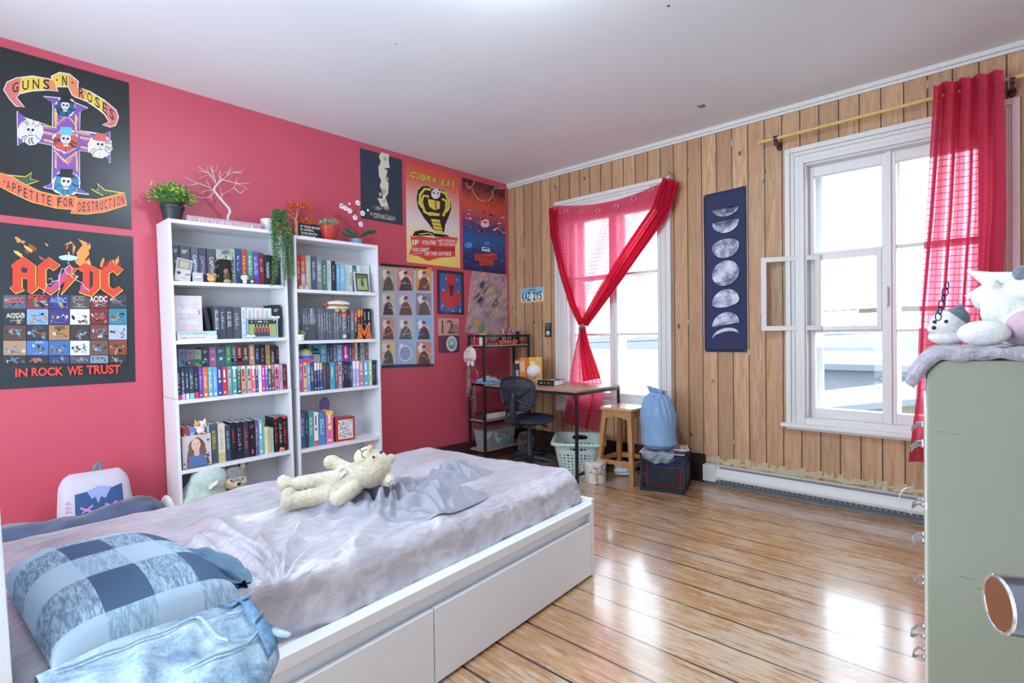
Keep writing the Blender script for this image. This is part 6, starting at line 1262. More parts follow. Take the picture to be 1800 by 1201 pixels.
# third shelf
t = thing('rainbow_plush', 'rainbow striped plush mushroom on the front row of books', 'plush toy'); q = CR.loc(536, 627, .2); CR.put(t, (.20, q.y, 1.0265))
for k, c in enumerate(('#8dbf4a', '#e0a03c', '#5fb0c8', '#4f4ab0', '#c85aa8')):
    r = .062-.0*k; m = MB(); z0, z1 = .105-.017*k, .088-.017*k
    f = lambda z: .060*math.sqrt(max(0, 1-((z-.030)/.076)**2)) if z > .03 else .060*(1-.25*((.03-z)/.03))
    m.lathe([(max(f(z1), .001), z1), (max(f((z0+z1)/2), .001), (z0+z1)/2), (max(f(z0), 0.0005), z0)], (0, 0, 0), M(c, .8)); m.build('stripe', t, smooth=True)
[MB().ell((.03, s*.028, .012), (.022, .024, .012), M('#d9733c', .8)).build('foot', t, smooth=True) for s in (1, -1)]; MB().lathe([(.045, 0), (.05, .022), (0, .022)], (0, 0, 0), M('#d95a8c', .8)).build('base', t, smooth=True)
t = on(CR, 'teal_box', 'teal box with small black silhouette lying on the white books', 'box', 553, .12, 1.093+0); q = MB().box(-.06, .01, -.055, .055, 0, .088, M('#58a2ac', .5)).build('box', t); A = Art(lambda x, y, L: Vector((.0104+.0004*L, x, y))); A.poly([(-.03, .02), (-.02, .03), (-.032, .055), (-.02, .06), (-.015, .04), (.02, .035), (.03, .015), (.0, .02)], DK); scribble(A, -.01, .045, .045, .055, DK, 8, seed=5); A.mb.build('print', t)
# fourth shelf
t = thing('photo_print', 'portrait photo of a child on the back panel, right bookcase', 'photo'); q = CR.loc(571, 706, .04); CR.put(t, (.0295, q.y, .59)); MB().box(0, .002, -.062, .062, 0, .155, M('#cfcdd6', .4)).build('print', t)
A = Art(lambda x, y, L: Vector((.0024+.0004*L, -.062+x*.124, (1-y)*.155))); A.poly([(.1, 1), (.2, .86), (.8, .84), (1, 1)], M('#8a4a6a', .5)); A.ell(.5, .45, .36, .42, M('#6d7fb4', .5), 20); A.ell(.5, .5, .29, .35, M('#8f7fb8', .5), 18); A.ell(.38, .4, .05, .03, M('#3b3c66', .5), 8); A.ell(.62, .4, .05, .03, M('#3b3c66', .5), 8); A.ell(.5, .66, .12, .08, M('#3a2444', .5), 12); A.poly([(.42, .62), (.58, .62), (.57, .65), (.43, .65)], M('#eeeeff', .5)); A.mb.build('image', t)
t = on(CR, 'tin_box', 'red metal tin box with speckled white panel', 'box', 606, .24, .405); RT = M('#b8302f', .3)
m = MB(); m.T = Matrix.Rotation(rad(-6), 4, 'Z'); m.box(-.09, 0, -.078, .078, 0, .185, RT); m.build('body', t, bevel=.006)
A = Art(lambda x, y, L: Matrix.Rotation(rad(-6), 4, 'Z') @ Vector((.0006+.0004*L, -.078+x*.156, (1-y)*.185))); A.rect(.12, .10, .88, .90, M('#e3dfe0', .4))
for i in range(150): A.ell(random.uniform(.16, .84), random.uniform(.13, .87), random.uniform(.01, .035), random.uniform(.01, .03), M(random.choice(['#1d1d22', '#b83a3a', '#3f5f9a', '#3f7a7a', '#d9b04c', '#8f8f96', '#e9e6e6']), .4), 7, jit=.3)
A.mb.build('panel_print', t); m = MB(); m.T = Matrix.Rotation(rad(-6), 4, 'Z'); m.box(-.075, -.015, -.06, .06, .1855, .188, M('#8a8a90', .3, .6)); m.build('lid_plate', t)
for i, (px, a, c) in enumerate(((598, 12, '#e9e4e0'), (612, -5, '#dcd6d2'), (640, 20, '#efeceb'))):
    q = CR.loc(px, 780, .25); o = MB().box(-.09, .0, -.06, .06, 0, .0015, M(c, .6)).build('paper_sheet'); CR.put(o, (.268 if i < 2 else .26, q.y+(.03 if i < 2 else 0), .4055+.0016*i)); o.rotation_euler.z = rad(a*.2); tag(o, ('white paper sheet lowest under the red tin box', 'greyish paper sheet on the one under the tin box', 'white paper sheet at the right end of the fourth shelf')[i], 'paper')
# ------------------------------------------------------------------ moon banner, plate, card on the pine wall
bn = thing('moon_banner', 'long navy banner printed with seven moon phases on the pine wall', 'banner', (2.36, 0, 1.066)); m = MB(); NVY = M('#2e3358', .8, bump=.15, bs=300)
m.grid(lambda u, v: (-.166+.334*u, -.008-.004*math.sin(v*9+u*2)-.004*math.sin(u*7), 1.27*v+(.016*u*v)), 14, 40, NVY); m.build('cloth', bn, smooth=True, solid=.002)
def moon_mat():
    t = NT('moon_print'); n = t.noise(t.coord(), 13, 6, .62, .1); t.col(t.ramp(n, [(.40, '#666a86'), (.5, '#a9adc2'), (.56, '#cdd0dd'), (.7, '#dcdeea')])); t.rough(.7); return t.m
MM = moon_mat(); ZM_ = Zm(1200, 300, 150/530)
def mq(x, y, L): p = ony(*ZM_(x, y), -.020-.0006*L); return p-Vector((2.36, 0, 1.066))
r_ = 84
for i, (cy, sh) in enumerate(((200, 'c1'), (300, 'c2'), (455, 'g1'), (637, 'f'), (822, 'g2'), (965, 'c3'), (1070, 'c4'))):
    A = Art(mq); k = r_; s = -.17
    def arc(a0, a1, ry, cyy, n=22, rx=r_): return [(267+rx*math.cos(rad(a0+(a1-a0)*j/n)), cyy+ry*math.sin(rad(a0+(a1-a0)*j/n))+(rx*math.cos(rad(a0+(a1-a0)*j/n)))*s) for j in range(n+1)]
    if sh == 'f': P = arc(0, 360, 78, 637, 40)[:-1]
    elif sh == 'c1': P = arc(5, 175, 58, 225)+arc(172, 8, 34, 232)
    elif sh == 'c2': P = arc(0, 180, 74, 312)+arc(178, 2, 14, 318)
    elif sh == 'g1': P = arc(0, 180, 74, 468)+arc(180, 360, 44, 468)
    elif sh == 'g2': P = arc(180, 360, 78, 815)+arc(0, 180, 34, 815)
    elif sh == 'c3': P = arc(180, 360, 78, 958)+arc(358, 182, 20, 958)
    else: P = arc(188, 352, 52, 1030)+arc(350, 190, 34, 1034)
    A.poly(P, MM); A.mb.build('moon_print', bn)
[MB().ell((x, -.012, z), .005, M('#c9ccd2', .3, .7), 8, 6).build('pin', bn) for x, z in ((-.16, 1.262), (.162, 1.28), (-.158, .008), (.16, .008))]
pl = thing('licence_plate', 'blue and white Kansas licence plate on the pine wall', 'licence plate', (.33, 0, 1.565)); m = MB()
m.box(-.158, .158, -.004, -.001, 0, .15, M('#e9ecea', .35)); m.build('plate', pl, bevel=.001); A = Art(lambda x, y, L: Vector((-.158+x*.316, -.0045-.0005*L, (1-y)*.15)))
A.rect(.015, .02, .985, .30, M('#7fc0dc', .35)); A.rect(.015, .30, .985, .45, M('#a9d6e6', .35)); A.rect(.015, .45, .985, .62, M('#d0e6ea', .35)); A.rect(.015, .88, .985, .98, M('#e2b070', .35))
A.text('KANSAS', [(.33, .05), (.67, .05), (.67, .22), (.33, .22)], M('#23406a', .4), .02); A.text('KAZ', [(.06, .28), (.44, .28), (.44, .86), (.06, .86)], DK, .02); A.text('2Y5', [(.55, .28), (.93, .28), (.93, .86), (.55, .86)], DK, .02); A.mb.build('print', pl)
q = ony(963.5, 580, 0); cd_ = thing('wall_card', 'small dark rounded card with white text left of the window', 'card', (q.x, 0, q.z-.075)); m = MB(); m.box(-.042, .042, -.003, -.0005, 0, .145, M('#2c3238', .4)); m.build('card', cd_, bevel=.001); A = Art(lambda x, y, L: Vector((-.042+x*.084, -.0035-.0005*L, (1-y)*.145)))
for i in range(5): scribble(A, .12, .07+.075*i, .88, .11+.075*i, M('#e6e6e6', .5), 7, seed=i+40)
A.ell(.5, .72, .28, .18, M('#dfe3d8', .5), 14, jit=.1); A.ell(.42, .82, .12, .1, M('#c86a8a', .5), 10); A.ell(.62, .86, .1, .08, M('#7fb07a', .5), 10); A.mb.build('print', cd_)
for px, py, lb in ((912, 466, 'small round ring hook on the pine wall above the licence plate'),):
    q = ony(px, py, 0); tag(MB().tube([(q.x+.012*math.cos(a), -.006, q.z+.016*math.sin(a)) for a in [2*math.pi*i/16 for i in range(16)]], .002, M('#c9ccd0', .3, .6), 6, True).build('ring_hook'), lb, 'hook')
# ------------------------------------------------------------------ sheer curtains
def sheer(name, su, sv, col='#d8304f', uv=True, lines=.40, base=.48, thru='#ffb4be'):
    t = NT(name); t.n.nodes.remove(t.b); out = [n for n in t.n.nodes if n.type == 'OUTPUT_MATERIAL'][0]
    u = t.new('UVMap'); sp = t.new('SeparateXYZ'); t.ln(u.outputs[0], sp.inputs[0])
    a = t.math('LESS_THAN', t.math('FRACT', t.math('MULTIPLY', sp.outputs[0], su)), .11); b = t.math('LESS_THAN', t.math('FRACT', t.math('MULTIPLY', sp.outputs[1], sv)), .12)
    a2 = t.math('MULTIPLY', a, .55); l = t.math('MAXIMUM', a2, b)
    # a denser plain band near the heading
    hd = t.math('GREATER_THAN', sp.outputs[1], .955)
    f = t.math('ADD', t.math('MULTIPLY_ADD', l, lines, base), t.math('MULTIPLY', hd, .3), clamp=True)
    d = t.new('BsdfDiffuse'); d.inputs[0].default_value = rgb(col); tl = t.new('BsdfTranslucent'); tl.inputs[0].default_value = rgb(col)
    lw = t.new('LayerWeight'); lw.inputs[0].default_value = .45; f = t.math('ADD', f, t.math('MULTIPLY', lw.outputs['Facing'], .55), clamp=True)
    tr = t.new('BsdfTransparent'); tr.inputs[0].default_value = rgb(thru); m1 = t.new('MixShader'); m1.inputs[0].default_value = .55
    t.ln(d.outputs[0], m1.inputs[1]); t.ln(tl.outputs[0], m1.inputs[2]); m2 = t.new('MixShader'); t.ln(f, m2.inputs[0]); t.ln(tr.outputs[0], m2.inputs[1]); t.ln(m1.outputs[0], m2.inputs[2]); t.ln(m2.outputs[0], out.inputs[0]); return t.m
RG = M('#d9cfc9', .25, .8)
def plook(tab, v):
    for i in range(len(tab)-1):
        if tab[i][0] <= v <= tab[i+1][0]:
            f = (v-tab[i][0])/(tab[i+1][0]-tab[i][0]); return [a+(b-a)*f for a, b in zip(tab[i][1:], tab[i+1][1:])]
    return list(tab[-1][1:])
# left window curtain: hung slanting from two points, pulled together at a tie, then flaring to the floor
SH1 = sheer('pink_check_voile', 22, 62, col='#ea6480')
LE = [(0, 972, 362), (.10, 972, 395), (.25, 980, 440), (.45, 1001, 520), (.58, 1019, 572), (.62, 1016, 590), (.78, 1003, 650), (.85, 998, 690), (1, 990, 742)]
RE = [(0, 1182, 312), (.10, 1172, 350), (.25, 1128, 415), (.45, 1060, 520), (.58, 1029, 574), (.62, 1030, 590), (.78, 1052, 650), (.85, 1062, 690), (1, 1046, 758)]
def tpx(v):
    l = plook(LE, v); r = plook(RE, v); return l, r
t1 = thing('curtain', 'sheer pink checked curtain tied in the middle over the left window', 'curtain', (.66, -.05, 0), 0)
def ct1(u, v):
    v = 1-v; (lx, ly), (rx, ry) = tpx(v)
    uu = u
    if .0 < v < .58: g = min(1, v/.5); uu = u+(.13*g)*(math.sin(2*math.pi*u)/math.pi)*-1*(.9)   # cloth crowds to the gathered right edge
    x = lx+(rx-lx)*uu; y = ly+(ry-ly)*uu
    if v < .5: y += 18*math.sin(math.pi*u)*(1-v/.5)*(1 if v < .05 else 1)*.9
    dpt = -.055-.012*math.sin(u*26)*(1-.3*v)-.016*math.sin(u*9+v*5)
    if v < .06: dpt += 0
    if .5 < v < .68: dpt = -.055-.022*math.sin(u*30)*1.0
    if v > .68: dpt = -.075-.02*math.sin(u*17+v*4)-.012*math.sin(u*31)
    return ony(x, y, dpt)
m = MB(); nu, nv = 150, 120; m.grid(lambda u, v: ct1(u, v)-Vector((.66, -.05, 0)), nu, nv, SH1)
cl = m.build('cloth', t1, smooth=True, uv=[(i/(nu-1), j/(nv-1)) for j in range(nv) for i in range(nu)], ang=180)
# the gathered diagonal bundle on the right and the narrow one on the left
SH1b = sheer('pink_voile_bundle', 3, 40, lines=.2, base=.75, thru='#ff9aaa')
def bund(P, wd, dep, n, ph):
    def f(u, v):
        k = v*(len(P)-1); i = min(int(k), len(P)-2); q = k-i; a = P[i]; b = P[i+1]; x = a[0]+(b[0]-a[0])*q; y = a[1]+(b[1]-a[1])*q; w_ = wd(v)
        d = Vector((b[0]-a[0], b[1]-a[1])).normalized(); nx, ny = -d.y, d.x
        return ony(x+nx*(u-.5)*w_, y+ny*(u-.5)*w_, dep-.015*math.sin(u*n+ph+v*4))-Vector((.66, -.05, 0))
    m = MB(); m.grid(f, 44, 60, SH1b); return m.build('gathered_fold', t1, smooth=True, uv=[(i/43, j/59) for j in range(60) for i in range(44)], ang=180)
bund([(1180, 316), (1160, 372), (1112, 440), (1062, 515), (1027, 570)], lambda v: 30-16*v+8*math.sin(v*3), -.085, 16, 0)
bund([(1182, 318), (1172, 362), (1120, 440), (1066, 518), (1028, 572)], lambda v: 20-10*v, -.10, 11, 2)
bund([(972, 366), (974, 410), (990, 480), (1006, 535), (1022, 570)], lambda v: 15-4*v, -.085, 12, 1)
bund([(1025, 578), (1028, 610), (1034, 640), (1040, 668)], lambda v: 10+22*v, -.10, 16, 1)
m = MB()
for x, y in ((973, 367), (995, 371), (1022, 372), (1051, 371), (1083, 363), (1114, 349), (1145, 332), (1177, 313)):
    c = ony(x, y, -.085)-Vector((.66, -.05, 0)); m = MB(); m.tube([c+Vector((.022*math.cos(a), 0, .022*math.sin(a))) for a in [2*math.pi*i/20 for i in range(20)]], .0035, RG, 8, True); m.build('ring', t1, smooth=True)
c = ony(1024, 577, -.085)-Vector((.66, -.05, 0)); TB = M('#5c6478', .5); m = MB()
m.tube([c+Vector((.032*math.cos(a), .024*math.sin(a), .004*math.sin(2*a))) for a in [2*math.pi*i/20 for i in range(20)]], .008, TB, 8, True); m.ell(c+Vector((.018, -.03, .006)), (.014, .008, .014), TB); m.ell(c+Vector((-.01, -.03, -.01)), (.014, .008, .016), TB); m.build('tie', t1, smooth=True)
nl = ony(1184, 311, 0)
tag(MB().cyl((nl.x, 0, nl.z+.01), (nl.x, -.10, nl.z+.018), .004, None, M('#8d9094', .3, .8)).cyl((nl.x, -.10, nl.z+.01), (nl.x, -.102, nl.z+.03), .007, .007, M('#8d9094', .3, .8)).build('curtain_nail'), 'nail holding the right end of the tied curtain', 'nail')
# rod and right curtain
rp0, rp1 = ony(1338, 250, -.10), ony(1800, 128, -.10); zr = (rp0.z+rp1.z)/2
rod = thing('curtain_rod', 'light wooden curtain rod above the right window', 'curtain rod', (rp0.x, -.10, rp0.z)); RWD = M('#d9b06a', .4, var=.06, bs=20)
L_ = 1.72; m = MB(); m.cyl((0, 0, 0), (L_, 0, .02), .012, None, RWD, 14); m.build('rod', rod, smooth=True); MB().ell((-.012, 0, 0), (.020, .018, .018), RWD).build('finial', rod, smooth=True)
MBk = M('#3a2130', .3)
for px in (1363, 1779):
    q = ony(px, 245 if px < 1500 else 135, -.10); x = q.x-rp0.x; m = MB(); m.cyl((x-.01, 0, .0), (x+.012, 0, .0), .021, None, MBk, 16).box(x-.009, x+.009, -.008, .095, -.045, -.012, MBk).ell((x, .09, -.035), (.02, .012, .03), MBk); m.build('bracket', rod, smooth=True)
SH2 = sheer('pink_check_voile_pleated', 26, 60, base=.58, lines=.30, col='#e2506e', thru='#ffa0b0')
t2 = thing('curtain', 'long sheer pink curtain hanging from the rod over the right window', 'curtain', (3.65, -.10, 0))
PT = [(0, 1641, 150, 1762, 122), (.06, 1640, 176, 1763, 150), (.35, 1626, 380, 1766, 360), (.6, 1613, 540, 1758, 540), (.8, 1606, 700, 1740, 700), (1, 1592, 812, 1725, 812)]
def ct2(u, v):
    v = 1-v; lx, ly, rx, ry = plook(PT, v); x = lx+(rx-lx)*u; y = ly+(ry-ly)*u
    dpt = -.150-.04*v-(.046+.018*v)*math.sin(u*2*math.pi*4.2+.6+.5*math.sin(v*3))-.010*math.sin(u*31+v*5)
    x += 3.5*math.sin(u*2*math.pi*4.2+v*2)*(.5+v)
    if v < .001: y += 2*math.sin(u*26)
    return ony(x, y, dpt)-Vector((3.65, -.10, 0))
m = MB(); nu, nv = 260, 110; m.grid(ct2, nu, nv, SH2); m.build('cloth', t2, smooth=True, uv=[(i/(nu-1), j/(nv-1)) for j in range(nv) for i in range(nu)], ang=180)
for x, y in ((1652, 152), (1684, 148), (1700, 140), (1735, 146)):
    c = ony(x, y, -.10)-Vector((3.65, -.10, 0)); m = MB(); m.tube([c+Vector((.010*math.sin(a)*.6, .0+.026*math.cos(a)*.5, .026*math.sin(a))) for a in [2*math.pi*i/20 for i in range(20)]], .0035, RG, 8, True); m.build('ring', t2, smooth=True)
# ------------------------------------------------------------------ desk with rack tower
DS = M('#23262c', .4, .4); DT = M('#a9826a', .35, var=.18, bs=9, stretch=(1, 8, 1))
dk2 = thing('desk', 'desk with wooden top, dark metal frame and open shelf tower', 'desk', (.15, -.76, 0)); w2 = .022
def leg(x, y, h, nm='leg'): return MB().box(x, x+w2, y, y+w2, 0, h, DS).build(nm, dk2, bevel=.002)
xr, dp_, hd = .23, .66, 1.225; xe = 1.30
for x, y in ((0, 0), (xr-w2, 0), (0, dp_-w2), (xr-w2, dp_-w2)): leg(x, y, hd)
leg(xe-w2, 0, .74); leg(xe-w2, dp_-w2, .74)
RL = [(w2, xr-w2, y, y+w2, z, z+w2) for z in (hd-w2, .735, .375, .09) for y in (0, dp_-w2)]+[(x, x+w2, w2, dp_-w2, z, z+w2) for z in (hd-w2, .735, .375, .09) for x in (0, xr-w2)]
RL += [(0, w2, w2, dp_-w2, 1.10, 1.115), (xr-w2, xr, w2, dp_-w2, 1.10, 1.115), (xr, xe-w2, 0, w2, .718, .740), (xr, xe-w2, dp_-w2, dp_, .718, .740), (xe-w2, xe, w2, dp_-w2, .718, .740), (xe-w2, xe, w2, dp_-w2, .06, .082)]
for b_ in RL: MB().box(*b_, DS).build('frame_rail', dk2)
m = MB(); [m.tube([(xe-w2/2-.05*s, w2/2, .725), (xe-w2/2, w2/2, .675)], .006, DS, 6) for s in (1,)]; m.build('brace', dk2)
m = MB(); m.tube([(.01, dp_-.01, .72), (.21, dp_-.01, .41)], .004, DS, 6); m.tube([(.21, dp_-.01, .72), (.01, dp_-.01, .41)], .004, DS, 6); m.tube([(.01, dp_-.01, .36), (.21, dp_-.01, .12)], .004, DS, 6); m.tube([(.21, dp_-.01, .36), (.01, dp_-.01, .12)], .004, DS, 6); m.build('cross_brace', dk2)
MB().box(.002, xe, 0, dp_, .742, .760, DT).build('desktop', dk2, bevel=.002)
for z in (1.115, .397, .112): MB().box(.002, xr-.002, .002, dp_-.002, z, z+.013, DT).build('shelf', dk2)
DW_ = lambda x, y, z=0: Vector((.15+x, -.76+y, z))
ZT2 = .7605
# items on the tower shelf
def small(name, lab, cat, p, group=None): return thing(name, lab, cat, p, 0, group)
t = small('pen_organiser', 'black pen organiser crowded with coloured pens on the tower shelf', 'organiser', DW_(.125, .46, 1.1285)); m = MB(); OG = M('#2a2c31', .5)
m.box(-.06, .06, -.09, .09, 0, .004, OG).box(-.06, .06, .086, .09, 0, .13, OG).box(-.06, .06, .0, .004, 0, .09, OG).box(.056, .06, -.09, .09, 0, .05, OG).box(-.06, .06, -.09, -.086, 0, .04, OG).box(-.06, -.056, -.09, .09, 0, .09, OG); m.build('tray', t)
rn = random.Random(21)
PC_ = ['#2f6fb0', '#c8383c', '#3f9a5c', '#d98c2f', '#7a4aa0', '#e0c040', '#2b2d33', '#47b0b8', '#d860a0', '#e6e6e6']
for i in range(26):
    x, y = rn.uniform(-.045, .045), rn.uniform(.010, .080) if i < 18 else rn.uniform(-.08, -.01); a, b = rn.uniform(-.03, .03), rn.uniform(-.04, .03); h = rn.uniform(.12, .17)
    m = MB(); c = PC_[i % 10]; m.cyl((x, y, .005), (x+a*.7, y+b*.7, h*.75), .0042, None, M('#dcdcdc' if i % 3 == 0 else c, .4), 8).cyl((x+a*.7, y+b*.7, h*.75), (x+a, y+b, h), .0048, None, M(c, .4), 8)
    m.build('pen', t)
for i, (c, z) in enumerate((('#d85a6a', .006), ('#e8973c', .022), ('#d8436a', .034))): MB().box(-.03, .062, -.13+.01*i, -.03, z, z+.011, M(c, .6)).build('note_pad', t)
MB().hexa([(.062, -.04, -.02), (.064, -.04, -.02), (.064, .03, -.03), (.062, .03, -.03)], [(.062, -.01, .055), (.064, -.01, .055), (.064, .06, .045), (.062, .06, .045)], M('#d8605a', .6)).build('sticky_note', t)
t = tag(MB().lathe([(.001, 0), (.03, 0), (.032, .10), (.03, .10), (.028, .01), (0, .01)], DW_(.10, .10, 1.1285), M('#e3e0dc', .4)).build('cup', smooth=True), 'white cup at the front end of the tower shelf', 'cup')
t = tag(MB().box(-.028, .028, -.02, .02, 0, .11, M('#d0a950', .5)).build('carton', loc=DW_(.05, .17, 1.1285)), 'yellow carton behind the white cup on the tower shelf', 'box')
m = MB()
for i in range(26): p = DW_(rn.uniform(.15, .20), rn.uniform(.09, .27), 1.1285); m.ell(p+Vector((0, 0, .008)), (rn.uniform(.006, .014), rn.uniform(.008, .02), .008), M(rn.choice(['#3a3d45', '#6f747c', '#a9aeb4', '#4a3a44']), .5, .3), 8, 5)
tag(m.build('trinkets'), 'scattered small dark trinkets along the tower shelf edge', 'trinkets', kind='stuff')
# desktop
t = small('drawer_box', 'small white four drawer box with pink rims at the back of the desk', 'drawer box', DW_(.16, .50, ZT2)); PKr = M('#d99a94', .5)
m = MB(); m.box(0, .16, 0, .12, 0, .012, PKr).box(0, .012, 0, .12, 0, .21, PKr).box(.148, .16, 0, .12, 0, .21, PKr).box(0, .16, 0, .12, .198, .21, PKr).box(0, .16, .11, .12, 0, .2, PKr); m.build('case', t)
for k in range(4): d = MB().box(.014, .146, -.002, .10, .014+.046*k, .056+.046*k, M('#e6dcd8', .5)).build('drawer', t, bevel=.003); MB().box(.06, .10, -.010, -.002, .034+.046*k, .040+.046*k, M('#c9a8a4', .5)).build('handle', d)
for px, c, cap, lb, h in ((.245, '#23262e', '#1a1c22', 'black spray can left of the grey one on the desk', .18), (.29, '#9aa0aa', '#22252c', 'grey bottle with tall black cap on the desk', .175)):
    t = small('bottle', lb, 'bottle', DW_(px, .40, ZT2)); MB().lathe([(.018, 0), (.019, .004), (.019, h*.62), (.014, h*.68)], (0, 0, 0), M(c, .35)).build('body', t, smooth=True); MB().lathe([(.016, h*.66), (.016, h*.97), (.010, h), (0, h)], (0, 0, 0), M(cap, .3)).build('cap', t, smooth=True)
t = tag(MB().box(-.035, .035, -.05, .05, 0, .235, M('#e08a3f', .5)).box(-.030, .030, -.0505, -.05, .10, .2, M('#f2b98a', .5)).build('carton', loc=DW_(.365, .44, ZT2), bevel=.001), 'orange carton beside the bottles on the desk', 'box')
t = tag(MB().box(-.045, .045, -.05, .05, 0, .24, M('#e8b84a', .5)).box(-.02, .03, -.0505, -.05, .15, .2, M('#e9e3d0', .5)).build('carton', loc=DW_(.44, .50, ZT2), bevel=.001), 'yellow carton behind the orange one on the desk', 'box')
t = small('moon_lamp', 'white moon globe lamp on a wooden stand on the desk', 'lamp', DW_(.56, .33, ZT2)); MB().ell((0, 0, .115), .066, M('#e6e2da', .6, bump=.4, bs=40, var=.06), 32, 20).build('globe', t, smooth=True)
m = MB(); WDt = M('#d8c4a4', .5); [m.tube([(math.cos(a)*.055, math.sin(a)*.055, .062), (math.cos(a)*.03, math.sin(a)*.03, .0), (math.cos(a+2.1)*.055, math.sin(a+2.1)*.055, .062)], .005, WDt, 6) for a in (.3, 2.4, 4.5)]; m.build('stand', t)
t = small('book', 'thick black book with red cover lying flat on the desk', 'book', DW_(.72, .20, ZT2)); t.rotation_euler.z = rad(10); m = MB(); m.box(0, .17, 0, .22, 0, .002, DK).box(0, .17, 0, .22, .043, .045, DK).box(0, .002, 0, .22, 0, .045, DK).box(0, .17, -.0, .003, 0, .045, DK); m.build('cover', t); MB().box(.003, .168, .004, .218, .002, .043, PGE).build('pages', t)
A = Art(lambda x, y, L: Vector((x*.17, y*.22, .0455+.0004*L))); A.poly([(.05, .1), (.5, .05), (.6, .6), (.3, .9), (.05, .7)], M('#c9452f', .4)); A.poly([(.35, .3), (.7, .2), (.8, .5), (.5, .7)], M('#e0e0e0', .4)); scribble(A, .6, .7, .95, .9, GW, 4, seed=9); A.mb.build('cover_art', t)
A = Art(lambda x, y, L: Vector((.01+x*.16, -.0005-.0003*L, y*.045))); scribble(A, .1, .3, .7, .65, GW, 9, seed=12); A.mb.build('spine_lettering', t)
m = MB(); m.grid(lambda u, v: DW_(.03+.17*u, .05+.22*v, ZT2+.012+.045*math.sin(math.pi*u)**.6*math.sin(math.pi*v)**.6*(1+.5*noise.noise(Vector((u*6, v*6, 2))))), 40, 40, M('#b9c4cc', .3, bump=.5, bs=60)); m.grid(lambda u, v: DW_(.03+.17*u, .05+.22*v, ZT2+.003), 2, 2, M('#b9c4cc', .3))
tag(m.build('plastic_bag', smooth=True, ang=180), 'crumpled grey plastic bag at the left end of the desk', 'bag')
tag(MB().box(-.06, .16, -.09, .09, 0, .022, M('#5b8fc4', .5)).build('pouch', loc=DW_(.19, .07, ZT2), bevel=.008), 'blue flat pouch at the front left corner of the desk', 'pouch')
m = MB()
for i in range(18): c = DW_(rn.uniform(.24, .42), rn.uniform(.27, .33), ZT2+.008); m.ell(c, (.010, .008, .009), M(rn.choice(['#c99a52', '#3c3a38', '#d8b87a', '#6b4c34']), .5, .2), 8, 5)
tag(m.build('beads'), 'row of gold and dark small beads in front of the bottles', 'beads', kind='stuff')
# lower tower shelf
zsh = .4105
t = small('book', 'thick dark patterned book lying on the lower tower shelf', 'book', DW_(.04, .03, zsh)); m = MB(); m.box(0, .15, 0, .30, 0, .003, DK).box(0, .15, 0, .30, .055, .058, M('#4a2c30', .5)).box(0, .15, 0, .003, 0, .058, M('#3a2c30', .5)); m.build('cover', t); MB().box(.004, .152, .005, .296, .003, .055, PGE).build('pages', t)
A = Art(lambda x, y, L: Vector((x*.15, y*.30, .0585+.0004*L))); [A.ell(random.uniform(.1, .9), random.uniform(.05, .95), .08, .05, M(random.choice(['#b5363f', '#d6c4b0', '#201e22', '#7a3038']), .5), 8, jit=.3) for _ in range(26)]; A.mb.build('cover_art', t)
tag(MB().box(0, .13, 0, .22, 0, .03, M('#c9c4be', .6)).box(.0, .13, .0, .22, .03, .032, M('#50545c', .5)).build('book', loc=DW_(.05, .38, zsh)), 'grey book at the back of the lower tower shelf', 'book')
tag(MB().box(0, .12, 0, .17, 0, .012, M('#30343c', .4)).build('case', loc=DW_(.06, .40, zsh+.033), bevel=.003), 'flat dark case on top of the grey book', 'case')
# storage bin on bottom shelf
t = small('storage_bin', 'clear plastic storage bin of odds and ends under the tower', 'bin', DW_(.115, .25, .0)); zz0 = .1255
CP = NT('clear_plastic'); CP.n.nodes.remove(CP.b); _o = [n for n in CP.n.nodes if n.type == 'OUTPUT_MATERIAL'][0]; _a = CP.new('BsdfTransparent'); _a.inputs[0].default_value = (.86, .89, .92, 1); _g = CP.new('BsdfPrincipled'); _g.inputs['Base Color'].default_value = rgb('#c9d2d8'); _g.inputs['Roughness'].default_value = .15; _x = CP.new('MixShader'); _x.inputs[0].default_value = .32; CP.ln(_a.outputs[0], _x.inputs[1]); CP.ln(_g.outputs[0], _x.inputs[2]); CP.ln(_x.outputs[0], _o.inputs[0]); CPM = CP.m
m = MB(); a, b = (.085, .20), (.10, .23)
def rr(w, l, z, n=6, r=.03):
    out = []
    for sx, sy, a0 in ((1, 1, 0), (-1, 1, 90), (-1, -1, 180), (1, -1, 270)):
        for i in range(n+1): q = rad(a0+90*i/n); out.append(Vector((sx*(w-r)+r*math.cos(q), sy*(l-r)+r*math.sin(q), z)))
    return out
def loft(m, rings, mt, cap=True):
    n = len(rings[0]); vs = sum(rings, []); m.add(vs, [(j*n+i, j*n+(i+1) % n, (j+1)*n+(i+1) % n, (j+1)*n+i) for j in range(len(rings)-1) for i in range(n)]+([tuple(range(n))[::-1]] if cap else []), mt); return m
loft(m, [rr(.085, .19, zz0), rr(.098, .215, zz0+.165), rr(.106, .223, zz0+.168), rr(.106, .223, zz0+.178)], CPM); m.build('tub', t, smooth=True)
CC = ['#c65a4a', '#4f86b8', '#6a7f5a', '#d8c8a0', '#7a5a7a', '#3a6f78', '#b8b8bc', '#e0e0e0', '#8a5a3a']
